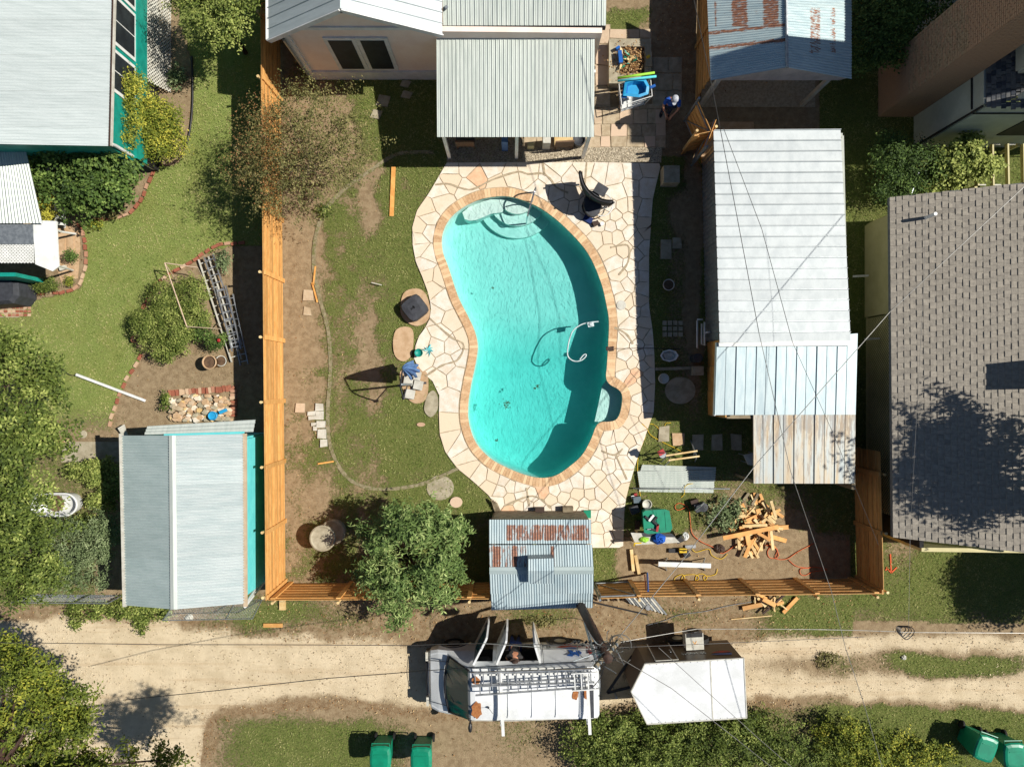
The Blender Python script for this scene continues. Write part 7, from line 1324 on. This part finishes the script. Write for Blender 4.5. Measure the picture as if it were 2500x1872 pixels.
def patch(px, py, rx, ry, m_='vrust'):
    c = Vector(W(px, py, 2.09)); mb = MB(); n = 16; vs = []
    for k in range(n): a = 2*math.pi*k/n; r = random.uniform(.7, 1.1); x = c.x+rx*r*math.cos(a)-VO[0]; y = c.y+ry*r*math.sin(a)-VO[1]; vs.append((x, y, 0))
    zr = lambda x, y: min(2.04+.02*(x > -.5), 2.0+(x+1.24)*.1+.03)+.04
    mb.add([(x, y, 2.098 if x > -.8 else 2.045+.03*(x+1.24)/.44) for x, y, _ in vs], [tuple(range(n))]); vb(mb, 'rust_patch', M[m_])
patch(1163, 1733, .17, .28); patch(1162, 1660, .13, .13); patch(1405, 1697, .1, .2); patch(1432, 1697, .1, .18)
mb = MB(); mb.box((2.42, -.22, 2.095), (.12, 1.0, .012)); vb(mb, 'dark_strip', M['charcoal'])
for y in (.62, -.62): mb = MB(); mb.tube([(-2.6, y*1.05, .93), (-2.3, y*1.08, 1.06), (-1.98, y*1.12, 1.19)], .008, 4); vb(mb, 'hood_seam', M['charcoal'])
mb = MB(); mb.tube([(-2.63, -.55, .86), (-2.67, 0, .88), (-2.63, .55, .86)], .008, 4); vb(mb, 'hood_seam', M['charcoal'])
mb = MB(); mb.box((-2.70, 0, .66), (.03, 1.0, .2)); vb(mb, 'grille', M['black'])
for y in (.79, -.79): mb = MB(); mb.tube([(-1.22, y, 1.97), (0, y, 2.04), (2.6, y*.97, 1.98)], .012, 4); vb(mb, 'drip_rail', M['offwhite'])
mb = MB(); mb.tube([(1.0, 1.01, .45), (1.0, 1.01, 1.1), (1.0, .84, 1.9)], .008, 4); mb.tube([(1.0, 1.012, .8), (2.6, 1.0, .8)], .012, 4); vb(mb, 'side_seam', M['charcoal'])
for x in (-.1, .62, 1.34, 2.06): mb = MB(); mb.tube([(x, -.7, 2.075), (x, 0, 2.098), (x, .7, 2.075)], .012, 4); vb(mb, 'roof_rib', M['vanwhite'])
mb = MB(); mb.cyl((-.7, -.35, 2.07), .03, .05, 8); mb.tube([(-.7, -.35, 2.1), (-.55, -.35, 2.5)], .006, 4); vb(mb, 'antenna', M['black'])
for x in (-.32, 1.72+.55):
    mb = MB(); mb.beam((x, .86, 2.28), (x+.06, -1.12, 2.28), .09, .04); vb(mb, 'rack_bar', M['white'])
    for y in (.78, -.8): mb = MB(); mb.beam((x, y, 1.98), (x, y, 2.28), .05, .05); vb(mb, 'rack_foot', M['white'])
mb = MB(); mb.beam((-1.1, .70, 2.24), (2.4, .70, 2.24), .05, .04); vb(mb, 'rack_rail', M['white']); mb = MB(); mb.tube([(2.65,.3,2.0),(2.75,.3,1.4),(2.75,-.1,1.4),(2.65,-.1,2.0)], .02, 5); vb(mb, 'rear_ladder', M['steel'])
ladder('long extension ladder on the van roof rack, outer one', V(1150,1658,2.38), V(1452,1648,2.38), .40, 15, m_='alu', rail=(.03,.09)); ladder('shorter ladder lying inside the outer one on the roof rack', V(1160,1684,2.33), V(1440,1664,2.33), .3, 12, m_='alu'); ladder('fibre step ladder at the rear end of the roof rack', V(1395,1664,2.45), V(1460,1660,2.45), .5, 4, m_='white')
# ------------------------------------------------ trailer
tr = thing('cargo_trailer', 'brown sided enclosed trailer with bright white roof behind the van', 'trailer', W(1690, 1660)); zt = 2.0; RP = [(1575,1620),(1816,1606),(1823,1751),(1580,1767),(1541,1688)]; rw = [P2(*p, zt) for p in RP]; cxy = (sum(p[0] for p in rw)/5, sum(p[1] for p in rw)/5)
wl = [(cxy[0]+(x-cxy[0])*.985, cxy[1]+(y-cxy[1])*.985) for x, y in rw]; mb = MB(); mb.prism(wl, .42, zt-.03); mb.build('body', M['trailer'], tr); mb = MB(); mb.prism(rw, zt-.03, zt); mb.build('roof', M['vanwhite'], tr)
for (a, b_) in ((0,1),(1,2),(2,3),(3,4),(4,0)): mb = MB(); mb.beam((rw[a][0], rw[a][1], zt-.02), (rw[b_][0], rw[b_][1], zt-.02), .03, .07); mb.build('roof_trim', M['offwhite'], tr)
for f in (.66,): a = Vector((*rw[0], 0)).lerp(Vector((*rw[1], 0)), f); b_ = Vector((*rw[3], 0)).lerp(Vector((*rw[2], 0)), f); mb = MB(); mb.beam((a.x, a.y, zt+.002), (b_.x, b_.y, zt+.002), .035, .012); mb.build('roof_seam', M['offwhite'], tr)
for f in range(14):
    for e in ((0, 1), (3, 2)): a = Vector((*rw[e[0]], zt+.003)).lerp(Vector((*rw[e[1]], zt+.003)), (f+.5)/14); a = a.lerp(Vector((cxy[0], cxy[1], zt+.003)), .035); mb = MB(); mb.cyl(tuple(a), .012, .006, 6); mb.build('screw', M['steel'], tr)
NA, NBb = Vector((*wl[0], 0)), Vector((*wl[1], 0)); du = (NBb-NA); LN = du.length; du.normalize(); dn = Vector((-du.y, du.x, 0)); dn = dn if dn.y > 0 else -dn
def ts(u, z, o=.01): return NA+du*u+Vector((0, 0, z))+dn*o
mb = MB(); mb.slab([ts(.30, 1.85, .03), ts(1.0, 1.85, .03), ts(1.0, .5, .03), ts(.30, .5, .03)], .0); 
mb = MB(); q = [ts(.33,1.86,.0), ts(1.02,1.86,.0), ts(1.02,.5,.0), ts(.33,.5,.0)]; mb.add(q+[p+dn*.02 for p in q], [(4,5,6,7),(0,1,5,4),(1,2,6,5),(2,3,7,6),(3,0,4,7)]); dr = mb.build('door', M['trailer'], tr); ORG[dr] = ORG[tr]
for a, b_ in ((q[0],q[1]),(q[1],q[2]),(q[3],q[0])): mb = MB(); mb.beam(a+dn*.03, b_+dn*.03, .03, .03); mb.build('door_trim', M['offwhite'], dr)
mb = MB(); mb.beam(ts(.92, 1.1, .05), ts(.92, 1.3, .05), .03, .03); mb.build('handle', M['steel'], dr)
ac = ts(1.72, .95, .28); mb = MB(); rz = math.atan2(du.y, du.x); mb.box(tuple(ac), (.56,.52,.42), rz); a_ = mb.build('air_conditioner', M['offwhite'], tr); ORG[a_] = ORG[tr]
mb = MB(); c = ac+dn*.27; mb.tube([c, c+dn*.03], .2, 16); mb.box(tuple(ac+dn*.2+Vector((0, 0, .215))), (.5,.12,.012), rz); mb.build('fan_grille', M['black'], a_)
mb = MB(); [mb.box(tuple(ac+du*math.cos(a)*.06+Vector((0, 0, .215))-dn*.08+dn*math.sin(a)*.06), (.1,.02,.01), rz+a) for a in (0,1.05,2.1)]; mb.build('badge', M['cedar_orange'], a_)
def tdecal(pts, m_, name):
    mb = MB(); mb.add([ts(u, z, .012) for u, z in pts], [tuple(range(len(pts)))]); return mb.build(name, M[m_], tr)
tdecal([(2.15,1.42),(2.45,1.3),(2.7,1.34),(2.75,1.45),(2.4,1.48)], 'red', 'red_emblem'); tdecal([(2.1,1.55),(2.4,1.5),(2.75,1.52),(2.72,1.66),(2.3,1.62)], 'blue', 'blue_emblem')
o = lettering('ASPECT BUILD', .24, (0, 0, 0), (-1, 0, 0), (0, 0, -1), 'steel', tr, 'lettering') if False else None
me = textmesh('BS HANS', .2); Mx = Matrix((-du, Vector((0, 0, -1)), dn)).transposed().to_4x4(); Mx.translation = ts(2.0, 1.45, .014)-Vector(ORG[tr]); me.transform(Mx); me.materials.clear(); me.materials.append(M['steel']); o = bpy.data.objects.new('lettering', me); C.objects.link(o); o.parent = tr
for u in (1.35, 2.05):
    for s in (0, 1): c = ts(u, .34, .02) if s == 0 else ts(u, .34, -1.75); mb = MB(); mb.tube([c-dn*.1, c+dn*.1], .32, 16); w_ = mb.build('wheel', M['rubber'], tr); ORG[w_] = ORG[tr]; mb = MB(); mb.tube([c-dn*.11, c+dn*.11], .17, 12); mb.build('rim', M['steel'], w_)
mb = MB(); nose = Vector((rw[4][0], rw[4][1], .45)); hi = Vector((*P2(1478, 1676), .45)); mb.beam(nose+Vector((.3,.5,0)), hi, .07, .07); mb.beam(nose+Vector((.3,-.5,0)), hi, .07, .07); mb.build('tongue', M['black'], tr); mb = MB(); mb.tube([hi+Vector((.25,0,-.4)), hi+Vector((.25,0,.35))], .035, 8); mb.build('jack', M['steel'], tr)
mb = MB(); mb.slab([V(1560,1590,.45), V(1552,1588,.5), V(1520,1650,.42), V(1524,1666,.36), V(1532,1640,.36)], .03); mb.build('front_fender', M['old_wood'], tr)
# ------------------------------------------------ wheeled bins
def wbin(label, px, py, rz):
    c = V(px, py, 1.05); t = thing('wheeled_bin', label, 'wheeled bin', (c.x, c.y, 0), 'green wheeled bins'); t.rotation_euler = (0, 0, rz)
    def pb(mb, name, m_, par=None, smooth=False): o = mb.build(name, m_, None, smooth); o.parent = par or t; ORG[o] = (0, 0, 0); return o
    lo = [(-.24,-.26),(.24,-.26),(.24,.26),(-.24,.26)]; hi_ = [(-.31,-.36),(.31,-.36),(.31,.36),(-.31,.36)]; mb = MB(); mb.add([(x, y, .06) for x, y in lo]+[(x, y, .98) for x, y in hi_], [(3,2,1,0),(0,1,5,4),(1,2,6,5),(2,3,7,6),(3,0,4,7)]); bd = pb(mb, 'body', M['green'])
    mb = MB(); R = []
    for s, z in ((1.08, .98), (1.1, 1.02), (1.0, 1.06), (.8, 1.085)):
        for k in range(16): a = 2*math.pi*k/16; r = 1/(abs(math.cos(a))**6+abs(math.sin(a))**6)**(1/6); R.append((.31*s*r*math.cos(a), .37*s*r*math.sin(a), z))
    mb.v = R; mb.f = [(i*16+k, i*16+(k+1) % 16, (i+1)*16+(k+1) % 16, (i+1)*16+k) for i in range(3) for k in range(16)]+[tuple(range(48, 64))]; mb.m = [0]*len(mb.f); ld = pb(mb, 'lid', M['green'])
    mb = MB(); mb.box((0, .14, 1.09), (.4, .03, .012)); mb.box((0, -.3, 1.085), (.5, .02, .015)); pb(mb, 'lid_rib', M['green'], ld); mb = MB(); mb.tube([(-.28,.36,.96),(-.28,.45,.97),(.28,.45,.97),(.28,.36,.96)], .018, 6); pb(mb, 'handle', M['green'])
    for x in (-.3, .3): mb = MB(); mb.tube([(x-.03, .26, .13), (x+.03, .26, .13)], .13, 14); pb(mb, 'wheel', M['rubber'])
    return t
wbin('left of the two green bins below the bare verge', 928, 1852, 0); wbin('right of the two green bins below the bare verge', 1028, 1855, 0); wbin('tilted green bin at the lower right, left of its neighbour', 2408, 1828, -.35); wbin('green bin in the lower right corner', 2478, 1845, .02)
for (x, y, s) in ((463,1507,.14),(2206,1604,.1)): heap('pale stone in the alley verge below turquoise shed' if x < 900 else 'small pale stone in the grass island of the alley', 'stone', 'stone', x, y, 0, s, s*.8, s*.8, 'offwhite')
# ------------------------------------------------ people
def skinmesh(name, chains, m_, parent, root=0):
    """chains: lists of (x,y,z,r); a chain may start with an index of an earlier vertex"""
    vs = []; es = []; rs = []
    for ch in chains:
        prev = None
        for it in ch:
            if isinstance(it, int): prev = it; continue
            vs.append(it[:3]); rs.append(it[3]); i = len(vs)-1
            if prev is not None: es.append((prev, i))
            prev = i
    me = bpy.data.meshes.new(name); me.from_pydata(vs, es, []); me.materials.append(m_); o = bpy.data.objects.new(name, me); C.objects.link(o)
    o.modifiers.new('skin', 'SKIN'); sub = o.modifiers.new('sub', 'SUBSURF'); sub.levels = sub.render_levels = 2
    sv = me.skin_vertices[0].data
    for i, r in enumerate(rs): r = r if isinstance(r, tuple) else (r, r); sv[i].radius = r; sv[i].use_root = (i == root)
    o.modifiers['skin'].use_smooth_shade = True; o.parent = parent; ORG[o] = (0, 0, 0); return o
def hand(i, p, d):
    """a palm and five fingers leaving vertex i at p in direction d"""
    p = Vector(p); d = Vector(d).normalized(); s = d.cross(Vector((0, 0, 1)));  s = s.normalized() if s.length > .1 else Vector((1, 0, 0)); u = s.cross(d); out = []
    return p, d, s, u
def person(label, base, rz, lean, arms, cap, shirt, pants, knee=0.):
    t = thing('person', label, 'person', tuple(V(*base))); t.rotation_euler = (0, 0, rz); L = lean
    hip = (0, 0, .93); ch = (L*.6, 0, 1.36); nk = (L, 0, 1.50); hd = (L+.03, 0, 1.64)
    body = [[(0,0,.93,.12),(L*.3,0,1.12,.115),(L*.6,0,1.34,.13),(L*.85,0,1.47,.06),(L+.02,0,1.56,.07),(L+.03,0,1.66,.095),(L+.03,0,1.73,.06)]]; n = 7
    for s in (-1, 1): body.append([0,(0,.09*s,.86,.085),(knee,.1*s,.48,.055),(0,.11*s,.09,.035),(.14,.12*s,.03,.03)]); 
    n = 7+8
    for s, a in zip((1, -1), arms):
        e, h = a; i0 = n; body.append([2,(L*.65,.19*s,1.38,.05),(e[0],e[1],e[2],.038),(h[0],h[1],h[2],.026)]); n += 3; hp = Vector(h); d = (hp-Vector(e)).normalized(); sd = d.cross(Vector((0,0,1))).normalized() if abs(d.z) < .95 else Vector((1,0,0)); pal = hp+d*.06; body.append([n-1, (*pal, .03)]); n += 1; pi = n-1
        for k, ln in enumerate((.06,.075,.08,.07)): q = pal+sd*(k-1.5)*.022+d*.03; q2 = q+d*ln-Vector((0,0,.02)); body.append([pi, (*q, .009), (*q2, .008)]); n += 2
        q = hp+sd*.035*s+d*.02; q2 = q+sd*.02*s+d*.04; body.append([n-10, (*q, .011), (*q2, .009)]); n += 2
    b = skinmesh('body', body, M['skin'], t)
    for s, q in (('eye', ((L+.115,.035,1.665),(L+.115,-.035,1.665))),):
        for c in q: mb = MB(); mb.lathe(c, [(0,-.008),(.01,0),(0,.008)], 6); e_ = mb.build('eye', M['black'], None); e_.parent = t
    mb = MB(); mb.add([(L+.11,-.012,1.65),(L+.11,.012,1.65),(L+.145,0,1.625),(L+.11,0,1.615)], [(0,1,2),(1,3,2),(3,0,2)]); o = mb.build('nose', M['skin'], None); o.parent = t
    sh = [[(0,0,.9,.15),(L*.3,0,1.12,.14),(L*.6,0,1.35,.155),(L*.8,0,1.45,.08)]]
    for s, a in zip((1, -1), arms): e = Vector(a[0]); q = Vector((L*.65,.19*s,1.38)); m_ = q.lerp(e, .75); sh.append([2,(q.x,q.y,q.z,.075),(m_.x,m_.y,m_.z,.058)])
    skinmesh('shirt', sh, M[shirt], t)
    skinmesh('trousers', [[(0,0,.93,.145)],[0,(0,.09,.85,.105),(knee,.1,.48,.08),(0,.11,.1,.062)],[0,(0,-.09,.85,.105),(knee,-.1,.48,.08),(0,-.11,.1,.062)]], M[pants], t)
    for s in (-1, 1): mb = MB(); mb.lathe((.05,.115*s,0), [(.05,0),(.055,.04),(.045,.09),(0,.1)], 10, sx=2.4, sy=.95); o = mb.build('shoe', M['black'], None); o.parent = t
    mb = MB(); mb.lathe((L+.03,0,1.66), [(.108,0),(.112,.03),(.1,.09),(.06,.125),(0,.135)], 16, sx=1.08); o = mb.build('hat' if cap != 'cap' else 'cap', M[cap], None, True); o.parent = t; mb = MB()
    if cap == 'cap': mb.prism([(L+.1,-.07),(L+.2,-.05),(L+.23,0),(L+.2,.05),(L+.1,.07)], 1.67, 1.685)
    else: mb.lathe((L+.03,0,1.67), [(.1,0),(.165,0),(.17,.01),(.1,.015)], 16)
    h_ = mb.build('brim', M[cap], None); h_.parent = o; return t
person('person in blue shirt and pale cap bending over beside the open gate', (1622,278), math.radians(-100), .16, [((.25,.25,1.14),(.42,.12,1.0)), ((.25,-.25,1.14),(.42,-.1,1.0))], 'cap', 'shirt', 'jeans')
person('person in brown hat and dark clothes reaching into the van door', (1258,1553), math.radians(-95), .2, [((.25,.28,1.2),(.5,.2,1.15)), ((.25,-.26,1.22),(.5,-.14,1.2))], 'hair', 'darkshirt', 'navy')
